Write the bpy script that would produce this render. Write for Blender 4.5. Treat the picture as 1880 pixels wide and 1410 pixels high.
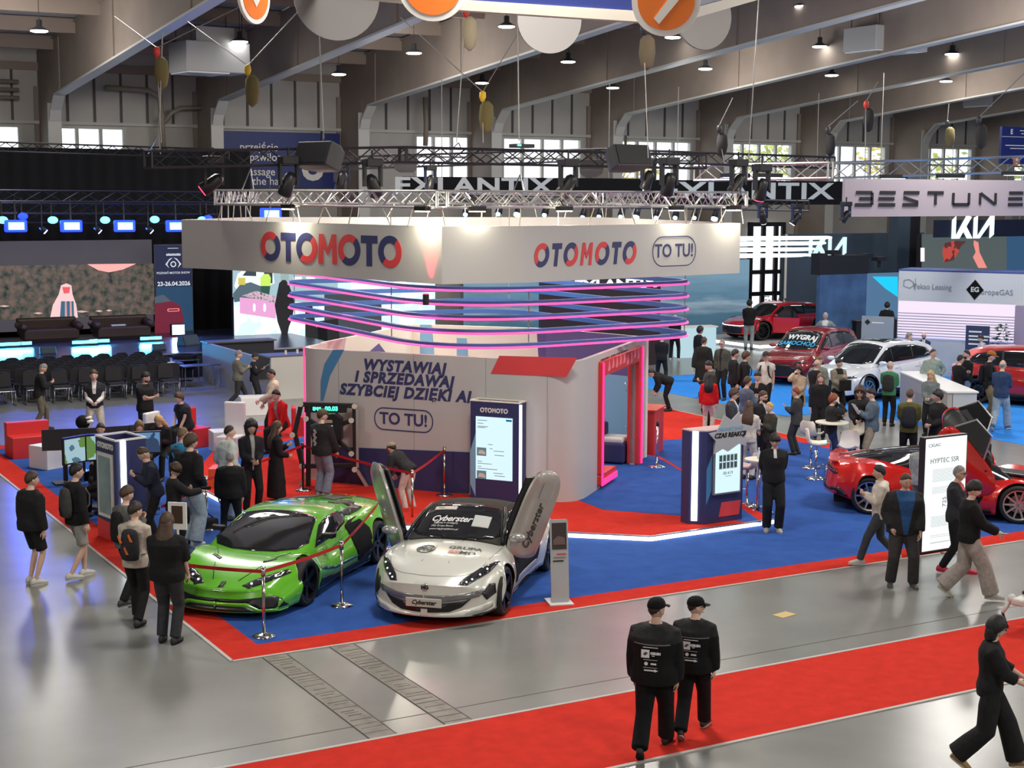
import bpy, bmesh, math, random
import numpy as np
from math import sin, cos, pi, radians, sqrt, atan2, tan
from mathutils import Vector, Matrix, geometry
from mathutils.bvhtree import BVHTree
for _o in list(bpy.data.objects): bpy.data.objects.remove(_o)
SC = bpy.context.scene; COL = SC.collection
# ---------------------------------------------------------------- camera, world, exposure
FPX = 2800.0; HC = 6.0
YAW, PITCH, ROLL = radians(29.435), radians(7.16), radians(.223)
_f = np.array([sin(YAW)*cos(PITCH), cos(YAW)*cos(PITCH), -sin(PITCH)])
_r = np.array([cos(YAW), -sin(YAW), 0.0]); _u = np.cross(_r, _f)
_r, _u = cos(ROLL)*_r+sin(ROLL)*_u, -sin(ROLL)*_r+cos(ROLL)*_u
CAM0 = np.array([0, 0, HC])
cd = bpy.data.cameras.new('camera'); cam = bpy.data.objects.new('camera', cd); COL.objects.link(cam)
cd.sensor_width = 36; cd.sensor_fit = 'HORIZONTAL'; cd.lens = FPX/1880*36; cd.clip_start = .1; cd.clip_end = 400
_m = Matrix.Identity(4)
for _i in range(3):
    _m[_i][0] = _r[_i]; _m[_i][1] = _u[_i]; _m[_i][2] = -_f[_i]; _m[_i][3] = CAM0[_i]
cam.matrix_world = _m; SC.camera = cam
SC.view_settings.view_transform = 'Standard'; SC.view_settings.look = 'None'
SC.view_settings.exposure = 0.22; SC.view_settings.gamma = 1.0; SC.view_settings.use_curve_mapping = False
W = bpy.data.worlds.new('world'); SC.world = W; W.use_nodes = True
_bg = W.node_tree.nodes['Background']; _bg.inputs[0].default_value = (.86, .93, 1.0, 1); _bg.inputs[1].default_value = 2.2

LAMPS = []
def area(name, loc, target, power, size, color=(1, 1, 1), sy=None, spread=None, parent=None):
    l = bpy.data.lights.new(name, 'AREA'); l.energy = power; l.color = color; l.size = size
    if sy: l.shape = 'RECTANGLE'; l.size_y = sy
    if spread: l.spread = spread
    o = bpy.data.objects.new(name, l); COL.objects.link(o); o.location = loc
    d = Vector(target)-Vector(loc); o.rotation_euler = d.to_track_quat('-Z', 'Y').to_euler()
    if parent: o.parent = parent
    return o
# added fill lights for the hall's ceiling lamps, hung low to reach the rafters (the small visible lamps are built further down)
def bulb(name, loc, power, rad, color):
    l = bpy.data.lights.new(name, 'POINT'); l.energy = power; l.color = color; l.shadow_soft_size = rad
    o = bpy.data.objects.new(name, l); COL.objects.link(o); o.location = loc; return o
for _x in (-6, 10.35, 22.95, 35.55, 48.15):
    for _y in (0, 18, 34, 49):
        if _y > 40 and _x < 0: continue
        if _x < 0 and _y > 20: continue
        bulb('hall_fill_light', (_x, _y, 9.9 if _y > 40 else 10.6), (620 if _y < 40 else 420), .9, (1.0, .955, .89))
        if _y < 40: area('hall_fill_light', (_x, _y, 10.9), (_x, _y, 0), 520, 2.0, (1.0, .955, .89))
# ---------------------------------------------------------------- projection helpers (measure the place from the picture)
def ray(px, py): return _f*FPX+_r*(px-940)-_u*(py-705)
def G(px, py, z=0.0):
    d = ray(px, py); p = CAM0+d*((z-HC)/d[2]); return (float(p[0]), float(p[1]), float(p[2]))
def PL(px, py, p0, n):
    d = ray(px, py); n = np.array(n, float); p = CAM0+d*(n@(np.array(p0)-CAM0))/(n@d); return tuple(float(v) for v in p)
def HZ(px, py, g): return PL(px, py, (g[0], g[1], 0), (_f[0], _f[1], 0))[2]
def DP(px, py, dist):   # point at a depth along the view axis
    d = ray(px, py)/FPX; p = CAM0+d*dist; return tuple(float(v) for v in p)
# ---------------------------------------------------------------- materials
MT = {}
def mat(name, rgb, rough=.55, metal=0.0, emit=None, es=0.0, noise=0.0, nscale=8.0, bump=0.0, bscale=60.0, spec=None, coat=0.0, sheen=0.0, alpha=1.0):
    if name in MT: return MT[name]
    m = bpy.data.materials.new(name); m.use_nodes = True; nt = m.node_tree; b = nt.nodes['Principled BSDF']
    b.inputs['Base Color'].default_value = (*rgb, 1); b.inputs['Roughness'].default_value = rough; b.inputs['Metallic'].default_value = metal
    if spec is not None: b.inputs['Specular IOR Level'].default_value = spec
    if coat: b.inputs['Coat Weight'].default_value = coat; b.inputs['Coat Roughness'].default_value = .03
    if sheen: b.inputs['Sheen Weight'].default_value = sheen
    if alpha < 1: b.inputs['Alpha'].default_value = alpha
    if emit: b.inputs['Emission Color'].default_value = (*emit, 1); b.inputs['Emission Strength'].default_value = es
    if noise or bump:
        tc = nt.nodes.new('ShaderNodeTexCoord')
        if noise:
            n = nt.nodes.new('ShaderNodeTexNoise'); n.inputs['Scale'].default_value = nscale; n.inputs['Detail'].default_value = 6
            nt.links.new(tc.outputs['Object'], n.inputs['Vector'])
            r = nt.nodes.new('ShaderNodeValToRGB'); r.color_ramp.elements[0].position = .3; r.color_ramp.elements[1].position = .7
            r.color_ramp.elements[0].color = (*[max(0, c*(1-noise)) for c in rgb], 1); r.color_ramp.elements[1].color = (*[min(1, c*(1+noise)) for c in rgb], 1)
            nt.links.new(n.outputs['Fac'], r.inputs['Fac']); nt.links.new(r.outputs['Color'], b.inputs['Base Color'])
        if bump:
            n2 = nt.nodes.new('ShaderNodeTexNoise'); n2.inputs['Scale'].default_value = bscale; n2.inputs['Detail'].default_value = 4
            nt.links.new(tc.outputs['Object'], n2.inputs['Vector'])
            bp = nt.nodes.new('ShaderNodeBump'); bp.inputs['Strength'].default_value = bump; bp.inputs['Distance'].default_value = .02
            nt.links.new(n2.outputs['Fac'], bp.inputs['Height']); nt.links.new(bp.outputs['Normal'], b.inputs['Normal'])
    MT[name] = m; return m
def glow(name, rgb, s):
    return mat(name, (0, 0, 0), .5, emit=rgb, es=s)
def cloth(rgb, rough=.85):
    n = 'cloth_%02x%02x%02x' % tuple(int(c*255) for c in rgb)
    return mat(n, rgb, rough, noise=.18, nscale=14, bump=.35, bscale=22, spec=.25)
# ---------------------------------------------------------------- mesh builder
class MB:
    def __init__(s): s.v = []; s.f = []; s.m = []; s.mats = []
    def mi(s, m):
        if m is None: return 0
        if m not in s.mats: s.mats.append(m)
        return s.mats.index(m)
    def add(s, vs, fs, m=None, M=None):
        o = len(s.v); i = s.mi(m)
        if M is not None: vs = [tuple(M @ Vector(p)) for p in vs]
        s.v += [tuple(p) for p in vs]; s.f += [tuple(a+o for a in f) for f in fs]; s.m += [i]*len(fs); return s
    def box(s, c, d, m=None, rz=0.0, M=None):
        x, y, z = d[0]/2, d[1]/2, d[2]/2; ca, sa = cos(rz), sin(rz)
        vs = []
        for k in ((-1,-1,-1),(1,-1,-1),(1,1,-1),(-1,1,-1),(-1,-1,1),(1,-1,1),(1,1,1),(-1,1,1)):
            a, b = k[0]*x, k[1]*y; vs.append((c[0]+a*ca-b*sa, c[1]+a*sa+b*ca, c[2]+k[2]*z))
        return s.add(vs, [(0,3,2,1),(4,5,6,7),(0,1,5,4),(1,2,6,5),(2,3,7,6),(3,0,4,7)], m, M)
    def bar(s, p0, p1, w, h=None, m=None, up=(0,0,1)):
        h = h or w; p0 = Vector(p0); p1 = Vector(p1); d = (p1-p0).normalized(); up = Vector(up)
        if abs(d.dot(up)) > .99: up = Vector((0, 1, 0))
        a = d.cross(up).normalized()*w/2; b = d.cross(a).normalized()*h/2
        vs = [p0-a-b, p0+a-b, p0+a+b, p0-a+b, p1-a-b, p1+a-b, p1+a+b, p1-a+b]
        return s.add(vs, [(0,3,2,1),(4,5,6,7),(0,1,5,4),(1,2,6,5),(2,3,7,6),(3,0,4,7)], m)
    def cyl(s, p0, p1, r0, r1=None, n=12, m=None, caps=True):
        r1 = r0 if r1 is None else r1; p0 = Vector(p0); p1 = Vector(p1); d = (p1-p0).normalized()
        up = Vector((0,0,1)) if abs(d.z) < .95 else Vector((1,0,0)); a = d.cross(up).normalized(); b = d.cross(a)
        vs = []
        for p, r in ((p0, r0), (p1, r1)):
            for i in range(n):
                t = 2*pi*i/n; vs.append(p+a*cos(t)*r+b*sin(t)*r)
        fs = [(i, (i+1) % n, n+(i+1) % n, n+i) for i in range(n)]
        if caps: fs += [tuple(range(n))[::-1], tuple(range(n, 2*n))]
        return s.add(vs, fs, m)
    def tube(s, pts, r, n=8, m=None, closed=False):
        P = [Vector(p) for p in pts]; N = len(P); vs = []; fs = []
        rr = r if isinstance(r, (list, tuple)) else [r]*N; a = None
        for i, p in enumerate(P):
            d = (P[(i+1) % N]-P[i-1]) if closed else (P[min(i+1, N-1)]-P[max(i-1, 0)])
            d.normalize()
            if a is None: a = d.orthogonal().normalized()
            else: a = (a-d*a.dot(d)); a = a.normalized() if a.length > 1e-6 else d.orthogonal().normalized()
            b = d.cross(a)
            for k in range(n):
                t = 2*pi*k/n; vs.append(p+a*cos(t)*rr[i]+b*sin(t)*rr[i])
        for i in range(N if closed else N-1):
            j = (i+1) % N
            for k in range(n): fs.append((i*n+k, i*n+(k+1) % n, j*n+(k+1) % n, j*n+k))
        if not closed: fs += [tuple(range(n))[::-1], tuple(range((N-1)*n, N*n))]
        return s.add(vs, fs, m)
    def lathe(s, prof, c=(0,0,0), n=20, m=None, M=None):
        vs = []; fs = []; N = len(prof)
        for (r, z) in prof:
            for k in range(n): t = 2*pi*k/n; vs.append((c[0]+r*cos(t), c[1]+r*sin(t), c[2]+z))
        for i in range(N-1):
            for k in range(n): fs.append((i*n+k, i*n+(k+1) % n, (i+1)*n+(k+1) % n, (i+1)*n+k))
        fs += [tuple(range(n))[::-1], tuple(range((N-1)*n, N*n))]
        return s.add(vs, fs, m, M)
    def prism(s, poly, o, ux, uy, depth, m=None, m2=None):
        """polygon (a,b) -> o + a*ux + b*uy, extruded by depth along ux x uy"""
        o = Vector(o); ux = Vector(ux); uy = Vector(uy); nrm = ux.cross(uy).normalized(); n = len(poly)
        area2 = sum(poly[i][0]*poly[(i+1) % n][1]-poly[(i+1) % n][0]*poly[i][1] for i in range(n))
        if area2 < 0: poly = poly[::-1]
        A = [o+ux*a+uy*b for a, b in poly]; B = [p+nrm*depth for p in A]
        s.add(A+B, [tuple(range(n))[::-1]]+[(i, (i+1) % n, n+(i+1) % n, n+i) for i in range(n)], m)
        s.add(B, [tuple(range(n))], m2 or m); return s
    def sph(s, c, r, nu=12, nv=8, m=None, M=None):
        r = r if isinstance(r, (tuple, list)) else (r, r, r); vs = [(c[0], c[1], c[2]-r[2])]; fs = []
        for j in range(1, nv):
            ph = -pi/2+pi*j/nv
            for i in range(nu): t = 2*pi*i/nu; vs.append((c[0]+r[0]*cos(ph)*cos(t), c[1]+r[1]*cos(ph)*sin(t), c[2]+r[2]*sin(ph)))
        vs.append((c[0], c[1], c[2]+r[2])); T = len(vs)-1
        for i in range(nu):
            fs.append((0, 1+(i+1) % nu, 1+i)); fs.append((T, T-nu+i, T-nu+(i+1) % nu))
        for j in range(nv-2):
            for i in range(nu):
                a = 1+j*nu; fs.append((a+i, a+(i+1) % nu, a+nu+(i+1) % nu, a+nu+i))
        return s.add(vs, fs, m, M)
    def loft(s, rings, m=None, caps=True, closed_u=True):
        n = len(rings[0]); vs = [p for R in rings for p in R]; fs = []
        for i in range(len(rings)-1):
            for k in range(n if closed_u else n-1): fs.append((i*n+k, i*n+(k+1) % n, (i+1)*n+(k+1) % n, (i+1)*n+k))
        if caps and closed_u: fs += [tuple(range(n))[::-1], tuple(range((len(rings)-1)*n, len(rings)*n))]
        return s.add(vs, fs, m)
    def mesh(s, name, smooth=False):
        me = bpy.data.meshes.new(name); me.from_pydata(s.v, [], s.f)
        for m in s.mats: me.materials.append(m)
        if s.mats: me.polygons.foreach_set('material_index', s.m)
        if smooth: me.polygons.foreach_set('use_smooth', [True]*len(me.polygons))
        me.update(); return me
    def build(s, name, parent=None, smooth=False, bevel=0.0, seg=2, auto=None, loc=None, rz=None):
        me = s.mesh(name, smooth or bool(auto))
        bm = bmesh.new(); bm.from_mesh(me); bmesh.ops.recalc_face_normals(bm, faces=bm.faces); bm.to_mesh(me); bm.free()
        if auto: me.set_sharp_from_angle(angle=radians(auto))
        o = bpy.data.objects.new(name, me); COL.objects.link(o)
        if parent: o.parent = parent
        if loc is not None: o.location = loc
        if rz is not None: o.rotation_euler[2] = rz
        if bevel:
            b = o.modifiers.new('bevel', 'BEVEL'); b.width = bevel; b.segments = seg; b.limit_method = 'ANGLE'; b.angle_limit = radians(40)
        return o
def tag(o, label=None, cat=None, group=None, kind=None):
    if label: o['label'] = label
    if cat: o['category'] = cat
    if group: o['group'] = group
    if kind: o['kind'] = kind
    return o
def thing(name, label, cat, loc=(0,0,0), rz=0.0, group=None):
    o = bpy.data.objects.new(name, None); COL.objects.link(o); o.location = loc; o.rotation_euler = (0, 0, rz); o.empty_display_size = .2
    return tag(o, label, cat, group)
def struct(o): o['kind'] = 'structure'; return o
def dup(root, loc, rz=None, label=None, group=None):
    r = root.copy(); COL.objects.link(r); r.location = loc
    if rz is not None: r.rotation_euler = (0, 0, rz)
    if label: r['label'] = label
    if group: r['group'] = group
    for ch in list(root.children):
        c = ch.copy(); COL.objects.link(c); c.parent = r
        for g in list(ch.children): d = g.copy(); COL.objects.link(d); d.parent = c
    return r
def txt_mesh(s, size=1.0, bold=0.0, shear=0.0, depth=.004, space=1.0, align='CENTER', res=3, sx=1.0):
    c = bpy.data.curves.new('t', 'FONT'); c.body = s; c.size = size; c.offset = bold; c.shear = shear; c.extrude = depth/2
    c.space_character = space; c.align_x = align; c.align_y = 'CENTER'; c.resolution_u = res
    o = bpy.data.objects.new('t', c); COL.objects.link(o); dg = bpy.context.evaluated_depsgraph_get(); dg.update()
    me = bpy.data.meshes.new_from_object(o.evaluated_get(dg)); bpy.data.objects.remove(o); bpy.data.curves.remove(c)
    if sx != 1.0:
        for v in me.vertices: v.co.x *= sx
    return me
def text(name, s, o, ux, uy, size, m, parent=None, **kw):
    """flat lettering centred at o, reading along ux, up along uy"""
    me = txt_mesh(s, size, **kw); ux = Vector(ux).normalized(); uy = Vector(uy).normalized(); n = ux.cross(uy)
    M = Matrix.Identity(4)
    for i in range(3): M[i][0] = ux[i]; M[i][1] = uy[i]; M[i][2] = n[i]; M[i][3] = o[i]
    me.transform(M); me.materials.clear(); me.materials.append(m); me.name = name
    ob = bpy.data.objects.new(name, me); COL.objects.link(ob)
    if parent: ob.parent = parent
    return ob
def catmull(P, k=6, closed=False):
    P = [np.array(p, float) for p in P]; n = len(P); out = []
    for i in range(n if closed else n-1):
        p0 = P[i-1] if (closed or i > 0) else 2*P[0]-P[1]; p1 = P[i]; p2 = P[(i+1) % n]
        p3 = P[(i+2) % n] if (closed or i+2 < n) else 2*P[-1]-P[-2]
        for j in range(k):
            t = j/k; out.append(.5*((2*p1)+(-p0+p2)*t+(2*p0-5*p1+4*p2-p3)*t*t+(-p0+3*p1-3*p2+p3)*t**3))
    if not closed: out.append(P[-1])
    return [tuple(float(a) for a in p) for p in out]
def rrect(w, h, r, n=5, cx=0, cy=0):
    out = []
    for sx, sy, a0 in ((1, 1, 0), (-1, 1, 90), (-1, -1, 180), (1, -1, 270)):
        for i in range(n+1):
            a = radians(a0+90*i/n); out.append((cx+sx*(w/2-r)+r*cos(a), cy+sy*(h/2-r)+r*sin(a)))
    return out
def ringpoly(mb, outer, inner, o, ux, uy, depth, m):
    o = Vector(o); ux = Vector(ux); uy = Vector(uy); nr = ux.cross(uy).normalized(); n = len(outer)
    A = [o+ux*a+uy*b for a, b in outer]; B = [o+ux*a+uy*b for a, b in inner]; A2 = [p+nr*depth for p in A]; B2 = [p+nr*depth for p in B]
    fs = []
    for i in range(n):
        j = (i+1) % n; fs += [(2*n+i, 2*n+j, 3*n+j, 3*n+i), (i, j, 2*n+j, 2*n+i), (n+j, n+i, 3*n+i, 3*n+j), (j, i, n+i, n+j)]
    mb.add(A+B+A2+B2, fs, m)
def truss(mb, p0, p1, w=.3, h=.3, m=None, bay=.45, r=.022, lac=.011):
    p0 = Vector(p0); p1 = Vector(p1); d = p1-p0; L = d.length; d.normalize(); s = d.cross(Vector((0,0,1))).normalized()*w/2; u = Vector((0,0,h/2))
    cs = [s+u, -s+u, -s-u, s-u]
    for c in cs: mb.cyl(p0+c, p1+c, r, n=6, m=m)
    n = max(1, int(L/bay))
    for i in range(n):
        a = p0+d*(L*i/n); b = p0+d*(L*(i+1)/n)
        for k in range(4):
            c0, c1 = cs[k], cs[(k+1) % 4]
            if i % 2: c0, c1 = c1, c0
            mb.cyl(a+c0, b+c1, lac, n=4, m=m, caps=False)
    for e in (p0, p1):
        for k in range(4): mb.cyl(e+cs[k], e+cs[(k+1) % 4], r*.8, n=5, m=m)
# common materials
M_white = mat('white_laminate', (.78, .78, .75), .45)
M_black = mat('black_metal', (.012, .012, .014), .4)
M_chrome = mat('chrome', (.75, .75, .76), .12, 1.0)
M_alu = mat('aluminium_truss', (.62, .62, .6), .35, .9)
M_blk_truss = mat('black_truss', (.03, .03, .035), .45, .3)
M_navy = mat('navy_laminate', (.03, .035, .12), .45)
M_red = mat('red_laminate', (.62, .03, .03), .45)
M_redp = mat('print_red', (.66, .055, .06), .5)
M_navp = mat('print_navy', (.035, .04, .13), .5)
M_grey = mat('booth_grey', (.49, .475, .465), .6)
M_ledw = glow('led_white', (.85, .95, 1.0), 3.2)
M_blkm = mat('matt_black', (.008, .008, .009), .8, spec=.2)
# ================================================================= THE HALL
M_conc = mat('polished_concrete', (.215, .22, .205), .24, noise=.13, nscale=.55, bump=.03, bscale=3)
_nt = M_conc.node_tree; _b = _nt.nodes['Principled BSDF']
_n = _nt.nodes.new('ShaderNodeTexNoise'); _n.inputs['Scale'].default_value = 1.3; _n.inputs['Detail'].default_value = 5
_mr = _nt.nodes.new('ShaderNodeMapRange'); _mr.inputs[3].default_value = .16; _mr.inputs[4].default_value = .38
_nt.links.new(_n.outputs['Fac'], _mr.inputs['Value']); _nt.links.new(_mr.outputs['Result'], _b.inputs['Roughness'])
M_panel = mat('wall_panel', (.46, .445, .42), .8, noise=.06, nscale=.8)
M_strip = mat('wall_joint', (.10, .095, .09), .8)
M_frame = mat('steel_taupe', (.27, .22, .185), .75, noise=.08, nscale=1.0)
M_flange_lit = mat('flange_lit_tone', (.5, .5, .48), .6)  # lighter than the steel: the light on the flanges is put into the colour
M_deck = mat('roof_deck', (.42, .43, .46), .7)
M_purl = mat('purlin_brown', (.30, .24, .20), .8)
M_wfr = mat('window_frame', (.5, .5, .47), .6)
M_glass = mat('window_glass', (.9, .95, 1), .05, alpha=.12)
struct(MB().box((25, 20, -.1), (150, 100, .2), M_conc).build('floor'))
XC = [13.5+6.3*k for k in range(-4, 10)]; YB = 61.2
ZT = 10.9
# back wall in bays with window openings
win = {-1: (8.6, 12.7), 0: (13.95, 16.75), 2: (29.6, 32.3), 3: (32.95, 38.2), 4: (39.25, 44.5), 5: (45.55, 50.8), 6: (51.85, 57.1), 7: (58.2, 63.4), 8: (64.4, 69.6)}
wall = MB(); wn = 0; Z0, Z1 = 6.0, 8.5
def wpanel(x0, x1, z0, z1): wall.box(((x0+x1)/2, YB+.15, (z0+z1)/2), (x1-x0, .3, z1-z0), M_panel)
wpanel(-20, 13.5-6.3, 0, 11.6); wpanel(72, 90, 0, 11.6)
for k in range(-1, 9):
    a = 13.5+6.3*k; b = a+6.3
    wpanel(a, b, 0, Z0); wpanel(a, b, Z1, 11.6)
    if k in win:
        wx0, wx1 = win[k]; wpanel(a, wx0, Z0, Z1); wpanel(wx1, b, Z0, Z1); wn += 1
        fr = MB(); n = max(2, round((wx1-wx0)/1.03))
        for z in (Z0+.04, 7.55, Z1-.04): fr.box(((wx0+wx1)/2, YB+.05, z), (wx1-wx0, .14, .09), M_wfr)
        for i in range(n+1): fr.box((wx0+(wx1-wx0)*i/n, YB+.05, (Z0+Z1)/2), (.13, .16, Z1-Z0), M_wfr)
        w = struct(fr.build('window_%d' % wn))
        MB().box(((wx0+wx1)/2, YB+.1, (Z0+Z1)/2), (wx1-wx0, .01, Z1-Z0), M_glass).build('pane', w)
    else: wpanel(a, b, Z0, Z1)
    for i in range(1, 6): wall.box((a+i*1.05, YB-.02, 9.65), (.09, .06, 2.2), M_strip)
    wall.box(((a+b)/2, YB-.08, 8.62), (6.3, .16, .12), M_wfr); wall.box(((a+b)/2, YB-.08, 10.75), (6.3, .2, .3), M_purl)
struct(wall.build('wall_back'))
struct(MB().box((-20, 20, 7), (.3, 80, 14), M_panel).build('wall_left'))
struct(MB().box((90, 20, 7), (.3, 80, 14), M_panel).build('wall_right'))
struct(MB().box((35, -20, 7), (110, .3, 14), M_panel).build('wall_near'))
# frames: column, haunch and rafter of one portal frame
def zb(y): return 9.35+.085*(60-y) if y > 20 else 9.35+.085*40-.085*(20-y)
for i, x in enumerate(XC):
    f = MB(); d = .13
    f.box((x, 60.0, 4.9), (.16, 2.3, 9.8), M_frame); f.box((x, 58.85, 4.7), (.5, .05, 9.1), M_flange_lit); f.box((x, 61.1, 5), (.5, .05, 10), M_frame)
    top = 2.1
    prof = [(61.2, 8.6), (58.8, 8.6), (58.6, 9.0), (58.0, zb(58)), (20, zb(20)), (-18, zb(-18)), (-18, zb(-18)+top), (20, zb(20)+top), (61.2, zb(61.2)+top)]
    f.prism(prof, (x-.07, 0, 0), (0, 1, 0), (0, 0, 1), .14, M_frame)
    for (ya, za), (yb_, zb2) in (((58.8, 8.6), (58.6, 9.0)), ((58.6, 9.0), (58, zb(58))), ((58, zb(58)), (20, zb(20))), ((20, zb(20)), (-18, zb(-18)))):
        f.bar((x, ya, za), (x, yb_, zb2), .42, .07, M_flange_lit)
    for y in (57.5, 50, 42, 34, 26): f.box((x-.1, y, zb(y)+1.0), (.05, .12, 2.0), M_frame); f.box((x+.1, y, zb(y)+1.0), (.05, .12, 2.0), M_frame)
    f.bar((x, 60, zb(60)+top), (x, 20, zb(20)+top), .3, .05, M_frame)
    struct(f.build('trim_%d' % (i+1)))
# roof deck and purlins
rf = MB()
for ya, yb_ in ((61.4, 20), (20, -20)):
    za, zz = zb(ya)+2.24, zb(yb_)+2.24
    rf.add([(-20, ya, za), (90, ya, za), (90, yb_, zz), (-20, yb_, zz), (-20, ya, za+.2), (90, ya, za+.2), (90, yb_, zz+.2), (-20, yb_, zz+.2)],
           [(0,1,2,3), (7,6,5,4), (0,4,5,1), (1,5,6,2), (2,6,7,3), (3,7,4,0)], M_deck)
for k in range(17):
    y = 58.5-k*3.4; rf.box((35, y, zb(y)+1.95), (110, .2, .5), M_purl)
struct(rf.build('ceiling'))
# ducts and pipes along the back wall
def pipe(name, pts, r, m, label, cat='pipe'):
    return tag(MB().tube(pts, r, 10, m).build(name, smooth=True), label, cat)
M_duct = mat('duct_beige', (.27, .235, .19), .6)
pipe('drain_pipe', [(15.9, 60.6, 10.0), (17.6, 60.6, 9.95), (18.05, 60.6, 9.7), (18.1, 60.6, 8.9), (18.15, 60.6, 7.6)], .11, M_duct, 'beige pipe bending down the back wall above the stage drapes')
pipe('drain_pipe', [(20.2, 60.6, 9.35), (18.9, 60.6, 9.3), (18.5, 60.6, 9.1), (18.2, 60.6, 8.7)], .09, M_duct, 'beige branch pipe joining the wall pipe from the right')
pipe('drain_pipe', [(29.8, 60.6, 10.1), (29.85, 60.6, 8.9), (29.8, 60.6, 8.0)], .11, M_duct, 'beige vertical pipe on the back wall right of the blue passage sign')
for j in range(3):
    pipe('heating_pipe', [(7.3, 60.6, 9.5+.3*j), (12.6, 60.6, 9.5+.3*j)], .08, M_duct, 'beige horizontal pipe at the far left of the back wall, %s of three' % ('lowest', 'middle', 'uppermost')[j])
# ---------------------------------------------------------------- high bay lamps
M_lamp = glow('lamp_glow', (1.0, .98, .93), 14)
M_dark = mat('lamp_housing', (.03, .03, .035), .5)
lamp_px = [(72, 55, 'above the far left of the stage'), (440, 75, 'right of the big grey heater at the left'), (622, 135, 'above the blue passage sign'), (760, 96, 'left of the pulley with the red hook'), (930, 47, 'under the blue overhead sign, left'),
           (1043, 112, 'below the pale disc in the middle'), (1235, 67, 'just below the orange disc with a bar'), (1125, 160, 'left of the small grey heater'), (1295, 125, 'between the small and the wide grey heater'), (1475, 10, 'at the top edge above the wide heater'),
           (1505, 84, 'left of the wide grey heater'), (1762, 32, 'at the top right'), (1748, 98, 'right of the wide grey heater'), (1527, 137, 'below and left of the wide grey heater'), (1737, 148, 'low at the right under the last rafters'), (885, 151, 'above the yellow hoist hook'), (65, -30, '')]
lamp0 = None
for px, py, where in lamp_px:
    if not where: continue
    p = PL(px, py, (0, 60, 10.15), (0, .085, 1))
    if lamp0 is None:
        lamp0 = thing('high_bay_lamp', 'round ceiling lamp '+where, 'ceiling lamp', p, 0, 'round lamps hanging under the roof')
        MB().cyl((0, 0, .3), (0, 0, 1.45), .012, m=M_dark, n=5).build('cable', lamp0)
        MB().lathe([(.05, .32), (.09, .3), (.09, .12), (.2, .05), (.3, 0), (.3, -.02)], m=M_dark).build('housing', lamp0, smooth=True)
        MB().lathe([(.27, -.015), (.27, -.05), (.2, -.07), (.05, -.08)], m=M_lamp).build('diffuser', lamp0, smooth=True)
    else: dup(lamp0, p, 0, 'round ceiling lamp '+where)
# heaters / ventilation boxes hung under the roof
M_hvac = mat('hvac_grey', (.42, .42, .42), .5)
def heater(px, py, z, d, rz, label):
    p = PL(px, py, (0, 0, z), (0, 0, 1)); t = thing('ventilation_unit', label, 'ventilation unit', p, rz, 'grey ventilation units under the roof')
    MB().box((0, 0, d[2]/2), d, M_hvac).build('casing', t, bevel=.03)
    MB().box((0, 0, d[2]+.25), (d[0]*.6, d[1]*.7, .5), M_hvac).build('duct', t)
    MB().box((-d[0]*.15, 0, -.02), (d[0]*.65, d[1]*.96, .05), M_white).lathe([(.25, -.09), (.42, -.05), (.5, -.03)], (-d[0]*.15, 0, 0), 20, M_hvac).build('grille', t)
    for sx in (-1, 1):
        for sy in (-1, 1): MB().cyl((sx*d[0]*.4, sy*d[1]*.42, d[2]), (sx*d[0]*.4, sy*d[1]*.42, d[2]+1.0), .015, n=5, m=M_dark).build('hanger_rod', t)
heater(385, 135, 9.95, (2.3, 1.5, 1.0), .1, 'largest grey ventilation unit hanging at the upper left beside a long rafter')
heater(1205, 172, 10.6, (2.0, 1.5, .75), 0, 'small grey ventilation unit hanging in the middle of the roof')
heater(1625, 96, 11.1, (2.5, 1.7, .85), 0, 'wide grey ventilation unit hanging at the upper right')
heater(1820, 196, 10.3, (2.3, 1.6, .7), 0, 'pale ventilation unit low at the right edge under the last rafters')
# ---------------------------------------------------------------- rigging hoists with chain bags and their wires
M_wire = mat('wire', (.3, .29, .27), .5, .5); M_bag = mat('chain_bag', (.16, .13, .05), .9); M_bag2 = mat('chain_bag_dark', (.03, .028, .03), .9)
M_hookr = mat('hook_red', (.6, .04, .03), .5); M_hooky = mat('hook_yellow', (.8, .5, .02), .5)
def hoist(px, py, dist, bag, hook, label, wires=(), drop=None):
    p = Vector(DP(px, py, dist)); s = dist/28
    t = thing('chain_hoist', label, 'hoist', p, 0, 'chain hoists with bags')
    MB().lathe([(.02, .12), (.06, .09), (.07, 0), (.04, -.08), (.02, -.1)], n=10, m=hook).build('hook_block', t, smooth=True)
    if bag: MB().lathe([(.05, -.08), (.13, -.16), (.15, -.4), (.11, -.62), (.02, -.7)], (.08*s, 0, 0), 10, bag).build('chain_bag', t, smooth=True)
    w = MB()
    for (qx, qy, qd) in wires:
        w.cyl((0, 0, .1), Vector(DP(qx, qy, qd))-p, .009*s, n=5, m=M_wire)
    if drop: w.cyl((0, 0, -.1), Vector(DP(drop[0], drop[1], dist))-p, .009*s, n=5, m=M_wire)
    if w.v: w.build('wire', t)
hoist(288, 97, 30, M_bag, M_hookr, 'chain hoist with a khaki bag at the upper left', [(445, 10, 30), (210, 30, 34)], (296, 262))
hoist(455, 130, 30, M_bag, M_hooky, 'chain hoist with an olive bag below the left orange disc', [(345, 40, 32), (560, 8, 28)])
hoist(855, 22, 28, mat('bag_cream', (.45, .38, .25), .9), M_hookr, 'chain hoist with red hook and cream bag under the arrow disc', [(856, -20, 28)], (838, 262))
hoist(886, 178, 30, M_bag, M_hooky, 'yellow hook block where two wires meet in the middle', [(735, 32, 30), (958, 50, 30)], (887, 262))
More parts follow.
